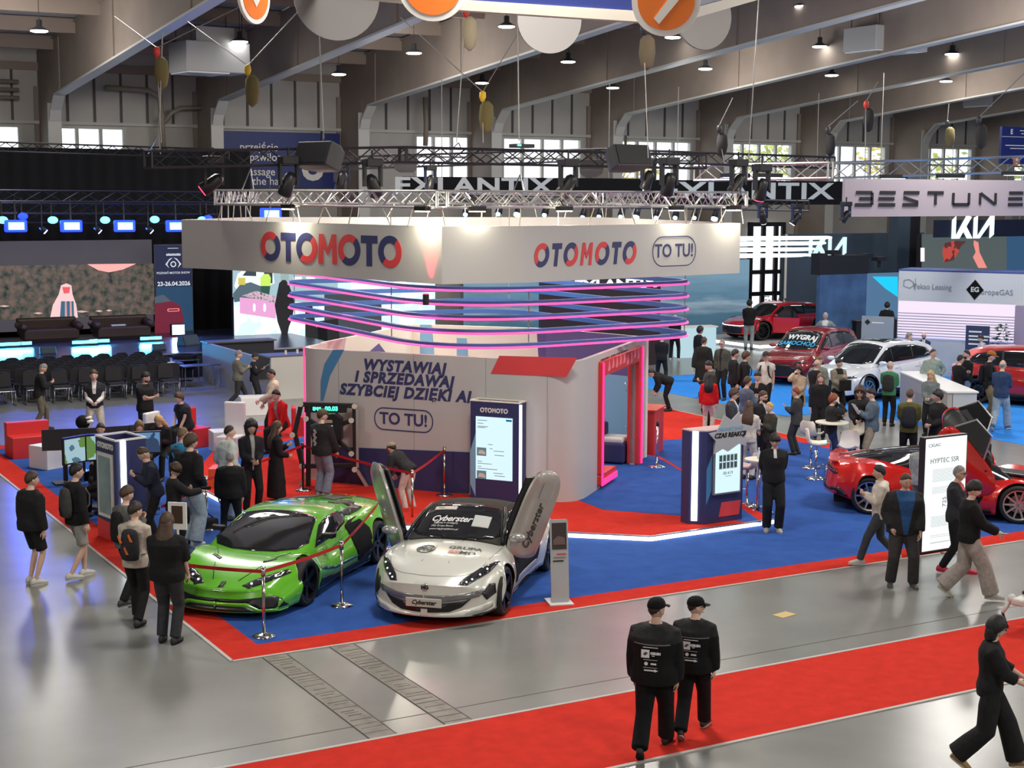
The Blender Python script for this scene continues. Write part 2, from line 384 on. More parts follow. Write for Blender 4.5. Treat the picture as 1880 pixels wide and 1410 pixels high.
hoist(1182, 55, 27, mat('bag_dusk', (.18, .14, .09), .9), M_dark, 'chain hoist with dusky bag left of the disc with a bar', [(1184, 10, 27)], (1190, 290))
hoist(1320, 238, 40, M_bag2, M_dark, 'black hoist bag above the windows in the middle right', [(1345, 180, 40)], (1330, 300))
hoist(1519, 240, 42, M_bag2, M_dark, 'black hoist bag high in the right half, left of the red-topped one', [(1575, 185, 42)])
hoist(1590, 193, 40, M_bag2, M_hookr, 'black hoist bag with an orange top at the right', [(1612, 150, 40)], (1588, 330))
hoist(1797, 222, 38, M_bag2, M_dark, 'black hoist bag left of the blue sign at the right edge', [(1880, 135, 38)])
hoist(1739, 228, 46, M_bag, M_dark, 'small brown hoist bag between two black ones at the right', [(1742, 190, 46)])
# single long drop wires
for i, (x0, y0, x1, y1, d, lab) in enumerate(((586, 62, 594, 255, 29, 'thin wire down to the left loudspeaker'), (950, 20, 953, 258, 29, 'black cable down to the small control box on the truss'), (1395, -30, 1372, 330, 36, 'long slanting wire in the right half of the roof'), (298, 60, 292, 245, 30, 'thin wire above the left end of the black truss'))):
    tag(MB().cyl(DP(x0, y0, d), DP(x1, y1, d), .013, n=5, m=M_wire).build('suspension_wire'), lab, 'wire')
# ---------------------------------------------------------------- big guide sign hanging overhead, with round discs
M_orange = mat('sign_orange', (.83, .19, .02), .5); M_cream = mat('sign_cream', (.6, .55, .47), .6); M_sblue = mat('sign_blue', (.012, .025, .16), .5)
M_sgrey = mat('sign_back_grey', (.26, .245, .235), .6); M_swhite = mat('sign_white', (.8, .78, .74), .5)
gs = thing('hanging_guide_sign', 'large blue direction sign with orange and grey discs hanging overhead at the top edge', 'sign', (0, 0, 0))
C0 = Vector(DP(1223, 15, 20.3)); C1 = Vector(DP(795, -12, 20.9)); C3 = Vector(DP(1440, -40, 26)); C2 = Vector(DP(560, -30, 26.5)); C5 = Vector(DP(440, -75, 23))
def band(a, b, nm):
    MB().bar(a+Vector((0, 0, .30)), b+Vector((0, 0, .30)), .16, .74, M_sblue).build(nm, gs)
    MB().bar(a+Vector((0, 0, -.14)), b+Vector((0, 0, -.14)), .22, .14, M_cream).build('trim_rail', gs)
band(C0, C1, 'blue_band'); band(C0, C3, 'blue_band')
MB().bar(C2, C1, .2, .35, M_cream).build('trim_rail', gs); MB().bar(C5, C1, .1, .3, M_cream).build('trim_rail', gs)
def disc(px, py, dist, r, face, mk, turn=0):
    p = Vector(DP(px, py, dist)); d = (Vector(CAM0)-p); d.z = 0; d.normalize(); ca, sa = cos(turn), sin(turn); d = Vector((d.x*ca-d.y*sa, d.x*sa+d.y*ca, 0))
    ux = Vector((-d.y, d.x, 0)); uy = Vector((0, 0, 1)); m = MB()
    m.prism([(r*cos(2*pi*i/40), r*sin(2*pi*i/40)) for i in range(40)], p, ux, uy, .05, M_swhite if face else M_sgrey)
    if face:
        m.prism([(r*.83*cos(2*pi*i/40), r*.83*sin(2*pi*i/40)) for i in range(40)], p+d*.05, ux, uy, .012, M_orange)
        q = p+d*.062
        if mk == 'bar': m.prism([(-.35*r, -.5*r), (-.2*r, -.66*r), (.6*r, .3*r), (.4*r, .5*r)], q, ux, uy, .012, M_swhite)
        if mk == 'arrow': m.prism([(0, -.34*r), (.5*r, .2*r), (.2*r, .2*r), (.2*r, .7*r), (-.2*r, .7*r), (-.2*r, .2*r), (-.5*r, .2*r)], q, ux, uy, .012, M_swhite)
        if mk == 'dot': m.prism([(0, -.42*r), (.35*r, 0), (.15*r, 0), (.15*r, .6*r), (-.15*r, .6*r), (-.15*r, 0), (-.35*r, 0)], q, ux, uy, .012, M_swhite)
    m.build('sign_disc', gs, auto=30)
disc(1223, 3, 19.8, .445, 1, 'bar'); disc(795, -26, 20.4, .47, 1, 'arrow'); disc(463, -8, 23, .42, 1, 'dot', 1.0)
disc(618, -5, 26.3, .735, 0, '', .1); disc(1008, 38, 24, .51, 0, '', .2); disc(1290, 30, 25.5, .55, 0, '', .6)
for a in (C0, C1, C3, C2): MB().cyl(a, a+Vector((0, 0, 4)), .02, n=5, m=M_wire).build('hanger_wire', gs)
# ---------------------------------------------------------------- blue passage sign on the back wall
def board(px0, py0, px1, py1, y, m, name, label, cat='sign', depth=.12, parent=None):
    a = PL(px0, py0, (0, y, 0), (0, 1, 0)); b = PL(px1, py1, (0, y, 0), (0, 1, 0))
    t = thing(name, label, cat, ((a[0]+b[0])/2, y, min(a[2], b[2])))
    MB().box((0, depth/2, abs(a[2]-b[2])/2), (abs(b[0]-a[0]), depth, abs(a[2]-b[2])), m).build('panel', t)
    return t, abs(b[0]-a[0]), abs(a[2]-b[2])
t, w, h = board(405, 240, 625, 345, 60.9, M_sblue, 'passage_sign', 'large blue passage sign on the back wall above the stage, partly behind trusses')
for s, z, x in (('przejście', h*.72, -.19), ('do pawilonu', h*.54, -.17), ('passage', h*.28, -.19), ('to the hall', h*.11, -.17)):
    text('lettering', s, (x*w, -.02, z), (1, 0, 0), (0, 0, 1), .46, M_swhite, t, bold=.004)
text('numeral', '8', (w*.26, -.02, h*.42), (1, 0, 0), (0, 0, 1), 2.1, M_swhite, t, bold=.03)
t, w, h = board(1840, 232, 1905, 302, 46, M_sblue, 'guide_sign', 'blue guide board with an E and an orange arrow at the right edge')
text('lettering', 'E', (-w*.25, -.02, h*.86), (1, 0, 0), (0, 0, 1), .28, M_swhite, t, bold=.01)
sm = MB(); sm.box((0, -.02, h*.73), (w, .02, .02), M_swhite)
for dx, z, l in ((.12, .9, .3), (.12, .82, .22), (.0, .5, .8), (.05, .42, .65)): sm.box((dx*w, -.02, h*z), (l*w, .02, .035), M_swhite)
sm.build('lettering_line', t)
dm = MB().prism([(.2*cos(2*pi*i/24), .2*sin(2*pi*i/24)) for i in range(24)], (-w*.1, -.02, h*.08), (1, 0, 0), (0, 0, 1), .03, M_orange)
dm.prism([(0, .13), (.12, 0), (.05, 0), (.05, -.12), (-.05, -.12), (-.05, 0), (-.12, 0)], (-w*.1, -.055, h*.08), (1, 0, 0), (0, 0, 1), .012, M_swhite); dm.build('arrow_disc', t)
# ---------------------------------------------------------------- trees outside the right windows
M_leaf = [mat('leaf_a', (.42, .45, .07), .8, noise=.4, nscale=2), mat('leaf_b', (.30, .38, .08), .8, noise=.4, nscale=2), mat('leaf_c', (.5, .42, .06), .8, noise=.4, nscale=2)]
random.seed(5)
for i, (x, y) in enumerate(((56, 70), (61.5, 74), (66, 70), (71, 73), (76, 71), (51.5, 78), (7.5, 72))):
    t = thing('tree', ('pale leafy', 'yellow green', 'thin spring', 'broad', 'light green', 'distant', 'bare twiggy')[i]+' tree outside the '+('window right of centre', 'second window from the right', 'right windows, nearest the sign', 'window at the far right', 'last window at the right', 'middle windows, far off', 'far left window')[i], 'tree', (x, y, 0), 0, 'trees outside the windows')
    b = MB().tube([(0, 0, 0), (.1, 0, 3), (-.1, .1, 6), (0, 0, 8)], [.25, .2, .14, .05], 7, M_purl)
    for k in range(10):
        a = random.uniform(0, 6.28); z = random.uniform(5.5, 8.2); b.tube([(0, 0, z-1), (cos(a)*.8, sin(a)*.8, z), (cos(a)*1.8, sin(a)*1.6, z+random.uniform(.2, .9))], [.07, .04, .015], 5, M_purl)
    b.build('trunk', t, smooth=True)
    if i < 6:
        c = MB(); ml = M_leaf[i % 3]
        for k in range(420):
            a, q, e = random.uniform(0, 6.28), random.random()**.5*2.3, random.gauss(7.4, 1.0); s = random.uniform(.12, .3); p = Vector((cos(a)*q, sin(a)*q, e))
            n1 = Vector((random.gauss(0, 1), random.gauss(0, 1), random.gauss(0, 1))).normalized(); n2 = n1.orthogonal().normalized()
            c.add([p-n1*s, p+n2*s*.6, p+n1*s, p-n2*s*.6], [(0, 1, 2, 3)], ml)
        c.build('foliage', t)
# ---------------------------------------------------------------- floor markings, carpets, drains
M_cblue = mat('carpet_blue', (.034, .098, .36), .95, noise=.12, nscale=3, bump=.3, bscale=180, spec=.1)
M_cred = mat('carpet_red', (.58, .032, .02), .95, noise=.10, nscale=5, bump=.3, bscale=180, spec=.1)
M_lblue = mat('carpet_light_blue', (.04, .27, .80), .95, noise=.06, nscale=4, bump=.3, bscale=180, spec=.1)
M_tape = mat('edge_tape', (.46, .43, .40), .5)
def slab(name, poly, z0, z1, m, label=None, cat=None, parent=None):
    o = MB().prism(poly, (0, 0, z0), (1, 0, 0), (0, 1, 0), z1-z0, m).build(name, parent)
    if label: tag(o, label, cat)
    return o
CX0, CX1, CY0, CY1 = 6.22, 24.6, 18.32, 37.0
bc = thing('stand_carpet', 'blue stand carpet with red border under the cars and the white booth', 'carpet', ((CX0+CX1)/2, (CY0+CY1)/2, 0)); ox, oy = (CX0+CX1)/2, (CY0+CY1)/2
def rel(P): return [(a-ox, b-oy) for a, b in P]
slab('blue_field', rel([(CX0+.5, CY0+.5), (CX1-.5, CY0+.5), (CX1-.5, CY1-.5), (CX0+.5, CY1-.5)]), 0, .008, M_cblue, parent=bc)
e = .53
for P in ([(CX0, CY0), (CX1, CY0), (CX1-e, CY0+e), (CX0+e, CY0+e)], [(CX1, CY0), (CX1, CY1), (CX1-e, CY1-e), (CX1-e, CY0+e)], [(CX1, CY1), (CX0, CY1), (CX0+e, CY1-e), (CX1-e, CY1-e)], [(CX0, CY1), (CX0, CY0), (CX0+e, CY0+e), (CX0+e, CY1-e)]):
    slab('red_border', rel(P), 0, .010, M_cred, parent=bc)
slab('red_field', rel([(21.3, 30.2), (CX1-e, 30.2), (CX1-e, 34.2), (21.3, 34.2)]), 0, .0095, M_cred, parent=bc)
tp = MB()
for a, b in (((CX0, CY0), (CX1, CY0)), ((CX0, CY0), (CX0, CY1)), ((CX1, CY0), (CX1, CY1))): tp.bar((a[0]-ox, a[1]-oy, .006), (b[0]-ox, b[1]-oy, .006), .05, .012, M_tape)
tp.build('edge_tape', bc)
rc = thing('aisle_carpet', 'long red aisle carpet crossing the foreground', 'carpet', (25, 13.87, 0))
slab('red_field', [(-30, -.97), (45, -.97), (45, .97), (-30, .97)], 0, .008, M_cred, parent=rc)
MB().box((7, .99, .006), (75, .05, .012), M_tape).box((7, -.99, .006), (75, .05, .012), M_tape).build('edge_tape', rc)
slab('light_blue_carpet', [(28.3, 16), (60, 16), (60, 41), (26.6, 41), (26.6, 32.0), (28.8, 32.0)], 0, .008, M_lblue, 'bright light blue carpet under the white and red cars at the right', 'carpet')
M_drain = mat('drain_plate', (.19, .175, .15), .45, noise=.25, nscale=5, bump=.2, bscale=12); M_line = mat('joint_dark', (.05, .048, .04), .7)
def drain(x0, x1, ya, yb_, label):
    t = thing('floor_duct_cover', label, 'floor cover', ((x0+x1)/2, (ya+yb_)/2, 0)); L = yb_-ya; w = x1-x0
    MB().box((0, 0, .002), (w, L, .004), M_drain).build('plate', t)
    b = MB().box((-w/2, 0, .0035), (.012, L, .005), M_line).box((w/2, 0, .0035), (.012, L, .005), M_line)
    random.seed(int(x0*10)); y = -L/2
    while y < L/2:
        b.box((random.uniform(-.02, .02), y, .0035), (w*random.choice((.5, .8, .95)), random.choice((.004, .006, .012)), .005), M_line); y += random.uniform(.07, .2)
    b.build('joint', t)
drain(6.62, 6.95, 14.9, 18.28, 'left strip of worn floor duct plates in front of the carpet corner')
drain(7.56, 7.9, 14.9, 18.28, 'right strip of worn floor duct plates in front of the white car')
drain(14.2, 14.55, 11.2, 12.1, 'small worn duct plate in the grey floor at the lower right')
jn = MB()
for y in (15.35, 10.2): jn.box((20, y, .001), (60, .012, .002), M_line)
tag(jn.build('floor_joint'), 'fine dark expansion joint lines in the concrete along the red aisle carpet', 'floor joint')
tag(MB().box((0, 0, .004), (.3, .2, .006), mat('paper_yellow', (.6, .45, .2), .8)).build('paper_scrap', loc=G(1440, 1129), rz=.2), 'small yellowish scrap of paper on the floor right of the two men in caps', 'paper')
# ================================================================= THE WHITE BOOTH
ZW = 2.82
A_, B_, C_, D_ = (11.45, 29.25), (14.75, 24.85), (15.62, 24.78), (19.2, 27.95)
E_ = G(757, 595, ZW)[:2]; F_ = G(1003, 603, ZW)[:2]
PLH = .10
M_cream2 = mat('booth_inner_cream', (.80, .76, .66), .6); M_purple = mat('print_purple', (.12, .09, .26), .6); M_lbl = mat('print_light_blue', (.20, .42, .62), .6)
M_pblue = mat('print_blue', (.06, .22, .42), .55); M_pink = mat('print_pink', (.75, .12, .22), .5)
M_grey2 = mat('print_grey_shade', (.50, .485, .50), .6)
pf = thing('booth_platform', 'low raised red and blue platform with glowing white edge under the white booth', 'platform', (14, 27, 0))
PO = [(14.82, 21.35), (17.6, 21.45), (18.3, 24.0), (19.6, 27.9), (18.0, 33.0), (14.2, 36.2), (12.6, 35.6), (11.0, 33.4), (9.35, 30.1), (9.35, 26.0)]
def rp(P, o=(14, 27)): return [(a-o[0], b-o[1]) for a, b in P]
slab('deck', rp(PO), .011, PLH, M_cred, parent=pf)
slab('blue_inlay', rp([G(1108, 936, PLH)[:2], G(1255, 947, PLH)[:2], G(1400, 960, PLH)[:2], (18.25, 24.0), (19.5, 27.9), (18.5, 31), (14.5, 31), (15.4, 25.0)]), PLH, PLH+.004, M_cblue, parent=pf)
slab('blue_inlay', rp([(10.9, 31.2), (12.4, 32.6), (14.2, 34.0), (13.9, 34.6), (11.9, 33.1), (10.6, 31.6)]), PLH, PLH+.004, M_cblue, parent=pf)
led = MB(); edge = [PO[8], PO[9], PO[0], PO[1]]
for a, b in zip(edge, edge[1:]): led.bar((a[0]-14, a[1]-27, .055), (b[0]-14, b[1]-27, .055), .03, .075, M_ledw)
led.build('led_edge', pf)
al = MB()
for a, b in zip(edge, edge[1:]): al.bar((a[0]-14, a[1]-27, PLH), (b[0]-14, b[1]-27, PLH), .045, .02, M_alu)
al.build('edge_profile', pf)
# walls
bo = (15, 27)
bt = thing('exhibition_booth', 'large white booth with rounded corners, red portal door and slogan wall', 'booth', (15, 27, PLH))
def R2(p, z=0): return (p[0]-bo[0], p[1]-bo[1], z)
def fillet(P, rads, n=7):
    out = []
    for i in range(len(P)):
        p = Vector(P[i]); r = rads[i]
        if r == 0: out.append(tuple(p)); continue
        a = (Vector(P[i-1])-p).normalized(); b = (Vector(P[(i+1) % len(P)])-p).normalized()
        for k in range(n+1):
            t = k/n; q0 = p+a*r; q1 = p+b*r; out.append(tuple((1-t)**2*q0+2*t*(1-t)*p+t*t*q1))
    return out
def wallstrip(path, z0, z1, th, m, name, parent, m_in=None):
    mb = MB(); P = [Vector((*p, 0)) for p in path]; n = len(P); vs = []
    N = []
    for i in range(n):
        d = (P[min(i+1, n-1)]-P[max(i-1, 0)]).normalized(); N.append(Vector((d.y, -d.x, 0)))
    out = []
    for i in range(n):
        o = P[i]; q = P[i]-N[i]*th
        vs += [(o.x, o.y, z0), (o.x, o.y, z1), (q.x, q.y, z1), (q.x, q.y, z0)]
    fo = []; fi = []
    for i in range(n-1):
        a = 4*i; b = a+4; fo += [(a, b, b+1, a+1), (a+1, b+1, b+2, a+2), (a+3, a, b, b+3)]; fi.append((a+2, b+2, b+3, a+3))
    fo += [(0, 1, 2, 3), (4*n-1, 4*n-2, 4*n-3, 4*n-4)]
    mb.add(vs, fo, m); mb.f += fi; k = mb.mi(m_in or m); mb.m += [k]*len(fi)
    return mb.build(name, parent, auto=40)
XP = [(A_[0]+.9, A_[1]+.8), A_, (15.1, 24.28), D_]   # outer path: back stub, left wall, near corner, right wall
path = [R2(p)[:2] for p in fillet(XP, [0, .55, .75, 0], 9)]
mainw = wallstrip(path[:-1], 0, ZW-PLH, .10, M_grey, 'front_wall', bt, M_cream2)
# right wall with the portal opening
dR = (Vector(D_)-Vector(XP[2])).normalized(); LR = (Vector(D_)-Vector(XP[2])).length
def onR(s, out=0): p = Vector(XP[2])+dR*s; q = Vector((dR.y, -dR.x)); p = p+q*out; return (p.x-bo[0], p.y-bo[1])
ux = Vector((dR.x, dR.y, 0)); uz = Vector((0, 0, 1))
o0 = Vector((*onR(0), 0)); nR = Vector((dR.y, -dR.x, 0))
s0 = .75; sa, sb = 1.75, 4.55; zt_ = 2.28
rw = MB(); org = o0-nR*.1
for poly in ([(s0, 0), (sa, 0), (sa, ZW-PLH), (s0, ZW-PLH)], [(sa, zt_), (sb, zt_), (sb, ZW-PLH), (sa, ZW-PLH)], [(sb, 0), (LR, 0), (LR, ZW-PLH), (sb, ZW-PLH)]):
    rw.prism(poly, org, -ux if False else ux, uz, .1, M_grey)
rw.build('side_wall', bt)
pm = MB(); w = .22
for poly in ([(sa-w, .3), (sa, .3), (sa, zt_+.3), (sa-w, zt_+.3)], [(sa, zt_), (sb, zt_), (sb, zt_+.3), (sa, zt_+.3)], [(sb, .0), (sb+.3, .0), (sb+.3, zt_+.3), (sb, zt_+.3)], [(sa-w, .08), (sa+.95, .08), (sa+.95, .3), (sa-w, .3)]):
    pm.prism(poly, org-nR*.08, ux, uz, .26, M_red)
pm.build('portal_frame', bt, bevel=.03)
M_mag = glow('led_magenta', (1.0, .03, .22), 1.6)
for poly in ([(sa-w, .1), (sa-w+.08, .1), (sa-w+.08, zt_+.28), (sa-w, zt_+.28)], [(sa-w, .08), (sa+.95, .08), (sa+.95, .2), (sa-w, .2)], [(sb+.2, 0), (sb+.3, 0), (sb+.3, zt_+.3), (sb+.2, zt_+.3)]):
    MB().prism(poly, org+nR*.19, ux, uz, .02, M_mag).build('portal_glow', bt)
random.seed(3); M_hpink = mat('print_heart_pink', (.85, .22, .28), .5)
for k in range(9):
    s = sa+.2+k*.3; z = zt_+.04+random.random()*.1; MB().prism([(s, z), (s+.1, z+.22), (s+.2, z+.05), (s+.14, z)], org+nR*.182, ux, uz, .006, M_hpink).build('portal_pattern', bt)
text('lettering', 'STREFA BIZNES AUTO', o0+ux*2.75+uz*2.52+nR*.008, ux, uz, .22, mat('print_dark', (.05, .05, .08), .6), bt, bold=.006)
# back walls (seen from inside over the front wall)
eP = [R2((A_[0]+.9, A_[1]+.8))[:2], R2(E_)[:2], R2(F_)[:2], R2(D_)[:2]]
# path is walked clockwise seen from above so that the inside faces the camera
bw = wallstrip(eP, 0, ZW-PLH, .08, M_cream2, 'back_wall', bt, M_grey)
def onwall(a, b, s, z, off): # a,b plan points relative; returns point at s along, offset to the left-hand (inside)
    a = Vector((*a, 0)); b = Vector((*b, 0)); d = (b-a).normalized(); n = Vector((d.y, -d.x, 0)); return a+d*s+n*off+Vector((0, 0, z)), d, n
def decal(a, b, poly, m, off=.006, name='graphic', flip=1):
    o, d, n = onwall(a, b, 0, 0, off)
    return MB().prism(poly, o, d, (0, 0, 1), .003*flip, m).build(name, bt)
H_ = ZW-PLH
Lef = (Vector(eP[2])-Vector(eP[1])).length
decal(eP[1], eP[2], [(.2, H_-1.3), (.2, H_), (.5, H_), (.62, H_-1.3)], M_lbl); decal(eP[1], eP[2], [(1.15, H_-1.5), (1.15, H_-.3), (1.4, H_-.3), (1.5, H_-1.5)], M_lbl)
decal(eP[1], eP[2], [(Lef*.93, H_), (Lef, H_), (Lef, .3), (Lef*.98, .3)], M_purple)
Lfd = (Vector(eP[3])-Vector(eP[2])).length
decal(eP[2], eP[3], [(0, .35), (Lfd-.05, .35), (Lfd-.05, H_), (0, H_)], M_purple)
decal(eP[2], eP[3], [(.1, .2)]+[(.1, 1.5), (.3, 1.72), (.6, 1.8), (Lfd-.4, 1.8), (Lfd-.15, 1.7), (Lfd-.1, .2)], M_lbl, .014)
decal(eP[0], eP[1], [(1.6, H_-.62), (2.9, H_-.28), (3.4, H_-.6)], M_purple)
# graphics on the slogan wall
dL = (Vector(XP[2])-Vector(A_)).normalized(); oL = Vector((A_[0]-bo[0], A_[1]-bo[1], 0)); uL = Vector((dL.x, dL.y, 0)); nL = Vector((dL.y, -dL.x, 0))
wz = -PLH
def Lpt(px, py):
    p = PL(px, py, (A_[0]+nL.x*.0, A_[1]+nL.y*.0, 0), tuple(nL)); return ((p[0]-A_[0])*dL.x+(p[1]-A_[1])*dL.y, p[2]-PLH)
def Lgraphic(pts, m, name='graphic', off=.004, z=.004): return MB().prism([Lpt(*p) for p in pts], oL+nL*off, uL, (0, 0, 1), z, m).build(name, bt)
Lgraphic([(612, 642), (632, 642), (606, 690), (594, 736), (589, 736), (589, 700), (596, 668)], M_pblue)
Lgraphic([(917, 653), (1060, 657), (1040, 692), (901, 686)], M_redp)
Lgraphic([(590, 819), (862, 830), (862, 905), (590, 895)], M_navy, 'navy_plinth', .006, .02)
Lgraphic([(672, 645), (698, 645), (738, 690), (728, 716), (716, 690)], M_grey2, 'graphic', .001, .001)
for s, px, py, sz in (('WYSTAWIAJ', 741, 674, .268), ('I SPRZEDAWAJ', 740, 697, .268), ('SZYBCIEJ DZIĘKI AI', 741, 722, .268)):
    a, b = Lpt(px, py); text('lettering', s, oL+uL*a+uz*b+nL*.006, uL, uz, sz*1.12, M_navp, bt, bold=.015, shear=.22, sx=1.0, space=1.14)
def pill(o, ux_, uy_, w, h, parent, m, t=.022):
    mb = MB(); ringpoly(mb, rrect(w, h, h*.46, 10), rrect(w-2*t, h-2*t, h*.46-t, 10), o, ux_, uy_, .005, m); mb.build('outline', parent)
a, b = Lpt(741, 771); q = oL+uL*a+uz*b+nL*.006
pill(q, uL, uz, 1.33, .46, bt, M_navp); text('lettering', 'TO TU!', q, uL, uz, .33, M_navp, bt, bold=.008)
jm = MB()
for px in (622, 760, 892, 1005):
    a, _ = Lpt(px, 700); jm.box((0, 0, 0), (.008, .006, H_), mat('seam', (.3, .29, .28), .7), M=Matrix.Translation(oL+uL*a+nL*.003+uz*(H_/2)) @ Matrix.Rotation(atan2(dL.y, dL.x), 4, 'Z'))
jm.build('seam', bt)
MB().bar(Vector((path[4][0]-.03, path[4][1], .1)), Vector((path[4][0]-.03, path[4][1], H_)), .03, .03, glow('led_pink', (1, .08, .25), 1.2)).build('corner_glow', bt)
# coat stand seen through the portal
cs = thing('coat_stand', 'black and chrome coat stand inside the booth behind the red portal', 'coat stand', G(1160, 838, PLH+.004))
MB().tube([(0, 0, .05), (0, 0, .75), (.015, 0, 1.1), (0, 0, 1.72)], .022, 8, M_black).build('pole', cs, smooth=True)
for k in range(4):
    a = k*pi/2+.4; MB().tube([(0, 0, .12), (.18*cos(a), .18*sin(a), .1), (.32*cos(a), .32*sin(a), .015)], .016, 6, M_chrome).build('foot', cs, smooth=True)
for k in range(6):
    a = k*pi/3; z = (1.62, 1.5)[k % 2]; MB().tube([(0, 0, z), (.12*cos(a), .12*sin(a), z-.03), (.2*cos(a), .2*sin(a), z+.05)], .013, 6, M_chrome).build('hook', cs, smooth=True)
for k in range(3):
    a = k*2.1; MB().tube([(0, 0, .66), (.12*cos(a), .12*sin(a), .62), (.16*cos(a), .16*sin(a), .68)], .012, 6, M_chrome).build('hook', cs, smooth=True)
p = G(1128, 855, PLH); ac = thing('armchair', 'navy armchair with white seat top half hidden behind the portal post', 'armchair', (p[0]+.25, p[1]+.45, PLH), .7)
MB().box((0, 0, .25), (.7, .7, .45), M_navy).build('base', ac, bevel=.05); MB().box((0, .28, .6), (.7, .16, .5), M_navy).build('backrest', ac, bevel=.05); MB().box((0, -.03, .52), (.6, .55, .12), M_white).build('cushion', ac, bevel=.04)
# ---------------------------------------------------------------- fascia ring hanging above the booth
FP = [(10.35, 33.35), (10.9, 32.2), (12.8, 25.35), (14.42, 25.12), (20.35, 26.15), (21.6, 33.6), (13.0, 36.2)]
ZF0, ZF1 = 4.30, 5.37
fo = (16, 30)
ft = thing('hanging_fascia', 'white ring-shaped fascia with the big red and blue name, hung above the booth', 'fascia', (16, 30, ZF0))
def R3(p): return Vector((p[0]-fo[0], p[1]-fo[1], 0))
for i in range(len(FP)):
    a, b = R3(FP[i]), R3(FP[(i+1) % len(FP)]); d = (b-a).normalized(); n = Vector((d.y, -d.x, 0))
    m = MB(); m.prism([(0, 0), ((b-a).length, 0), ((b-a).length, ZF1-ZF0), (0, ZF1-ZF0)], a-n*.06, d, (0, 0, 1), .06, mat('fascia_white', (.47, .46, .44), .6))
    m.build('fascia_panel', ft)
def Fpt(i, px, py):
    a = FP[i]; b = FP[i+1]; d = Vector((b[0]-a[0], b[1]-a[1], 0)).normalized(); n = Vector((d.y, -d.x, 0)); p = PL(px, py, (a[0], a[1], 0), tuple(n))
    return Vector((p[0]-fo[0], p[1]-fo[1], p[2]-ZF0)), d, n
def otomoto(o, ux_, uy_, h, parent, adv=.93, w=.95, sh=0.0, plain=None, bold=None):
    """seven letters centred on o; O is a two-coloured ring"""
    ux_ = Vector(ux_); uy_ = Vector(uy_); n = ux_.cross(uy_); A = h*adv; cols = 'R B B R R B B'.split()
    ws = [1, .82, 1, 1.02, 1, .82, 1]; x = -sum(ws)*A/2
    for i, ch in enumerate('OTOMOTO'):
        cx = x+ws[i]*A/2; x += ws[i]*A; o_ = o+ux_*cx
        if ch == 'O':
            for half in (0, 1):
                mb = MB(); P = []
                a0 = radians(50 if half == 0 else 230)
                ou = [((h/2)*w*cos(a0+pi*k/16)+sh*h/2*sin(a0+pi*k/16), (h/2)*sin(a0+pi*k/16)) for k in range(17)]
                inn = [((h*.27)*w*cos(a0+pi*k/16)+sh*h*.27*sin(a0+pi*k/16), (h*.27)*sin(a0+pi*k/16)) for k in range(17)]
                c1, c2 = (M_redp, M_navp) if cols[i] == 'R' else (M_navp, M_redp)
                mb.prism(ou+inn[::-1], o_, ux_, uy_, .008, plain or (c1 if half == 0 else c2)); mb.build('letter_half', parent)
        else:
            m = plain or (M_redp if cols[i] == 'R' else M_navp); t = h*.12; k = h*.48
            if ch == 'T': poly = [(-t+0, -k), (t, -k), (t, k-2*t), (h*.36, k-2*t), (h*.36, k), (-h*.36, k), (-h*.36, k-2*t), (-t, k-2*t)]
            else: poly = [(-h*.44, -k), (-h*.22, -k), (-h*.22, k*.2), (0, -k*.45), (h*.22, k*.2), (h*.22, -k), (h*.44, -k), (h*.40, k), (h*.2, k), (0, -k*.02), (-h*.2, k), (-h*.40, k)]
            poly = [(px_*(.9*w if w < 1 else w)+sh*py_, py_) for px_, py_ in poly]
            MB().prism(poly, o_, ux_, uy_, .008, m).build('letter', parent)
q, d, n = Fpt(1, 602, 457); otomoto(q+n*.004, d, (0, 0, 1), .62, ft, adv=1.10, w=1.12)
q, d, n = Fpt(3, 1077, 466); otomoto(q+n*.004, d, (0, 0, 1), .46, ft, adv=.89, w=.8, sh=.12)
q, d, n = Fpt(3, 1238, 461); pill(q+n*.004, d, (0, 0, 1), 1.26, .62, ft, M_navp, .018); text('lettering', 'TO TU!', q+n*.004, d, (0, 0, 1), .38, M_navp, ft, bold=.006, sx=.9)
# ---------------------------------------------------------------- five hanging neon rings
M_band = mat('ring_blue', (.04, .10, .32), .5); M_neon = glow('neon_pink', (1.0, .05, .20), 2.6)
RC = (16.2, 29.95)
def ringpath(w, h, r, n=8, sk=.06): return [(x+sk*y*0, y+.085*x*.0) for x, y in rrect(w, h, r, n)]
order = ('topmost', 'second highest', 'middle', 'second lowest', 'lowest')
RP = [(13.15, 25.8), (19.45, 26.35), (19.2, 34.2), (13.25, 34.9)]
def offs(P, d):
    n = len(P); out = []
    for i in range(n):
        a = Vector(P[i-1]); b = Vector(P[(i+1) % n]); t = (b-a).normalized(); out.append((P[i][0]+t.y*d, P[i][1]-t.x*d))
    return out
rloop = fillet(RP, [2.6, .9, 1.6, 1.0], 14); rloop = [(x-RC[0], y-RC[1]) for x, y in rloop]
tieP = [rloop[i] for i in (0, 12, 22, 36, 52)]
for k in range(5):
    z = 4.12-.28*k
    t = thing('neon_ring', order[k]+' of the five blue rings with pink neon over the booth', 'neon ring', (RC[0], RC[1], z), 0, 'five neon rings')
    m = MB(); ringpoly(m, offs(rloop, .05), offs(rloop, -.06), (0, 0, -.055), (1, 0, 0), (0, 1, 0), .10, M_band); m.build('band', t)
    MB().tube([(x, y, -.03) for x, y in offs(rloop, .07)], .022, 6, M_neon, closed=True).build('neon_tube', t)
    if k < 4:
        for (x, y) in tieP: MB().cyl((x, y, -.06), (x, y, -.22), .012, n=5, m=M_wire).build('strap', t)
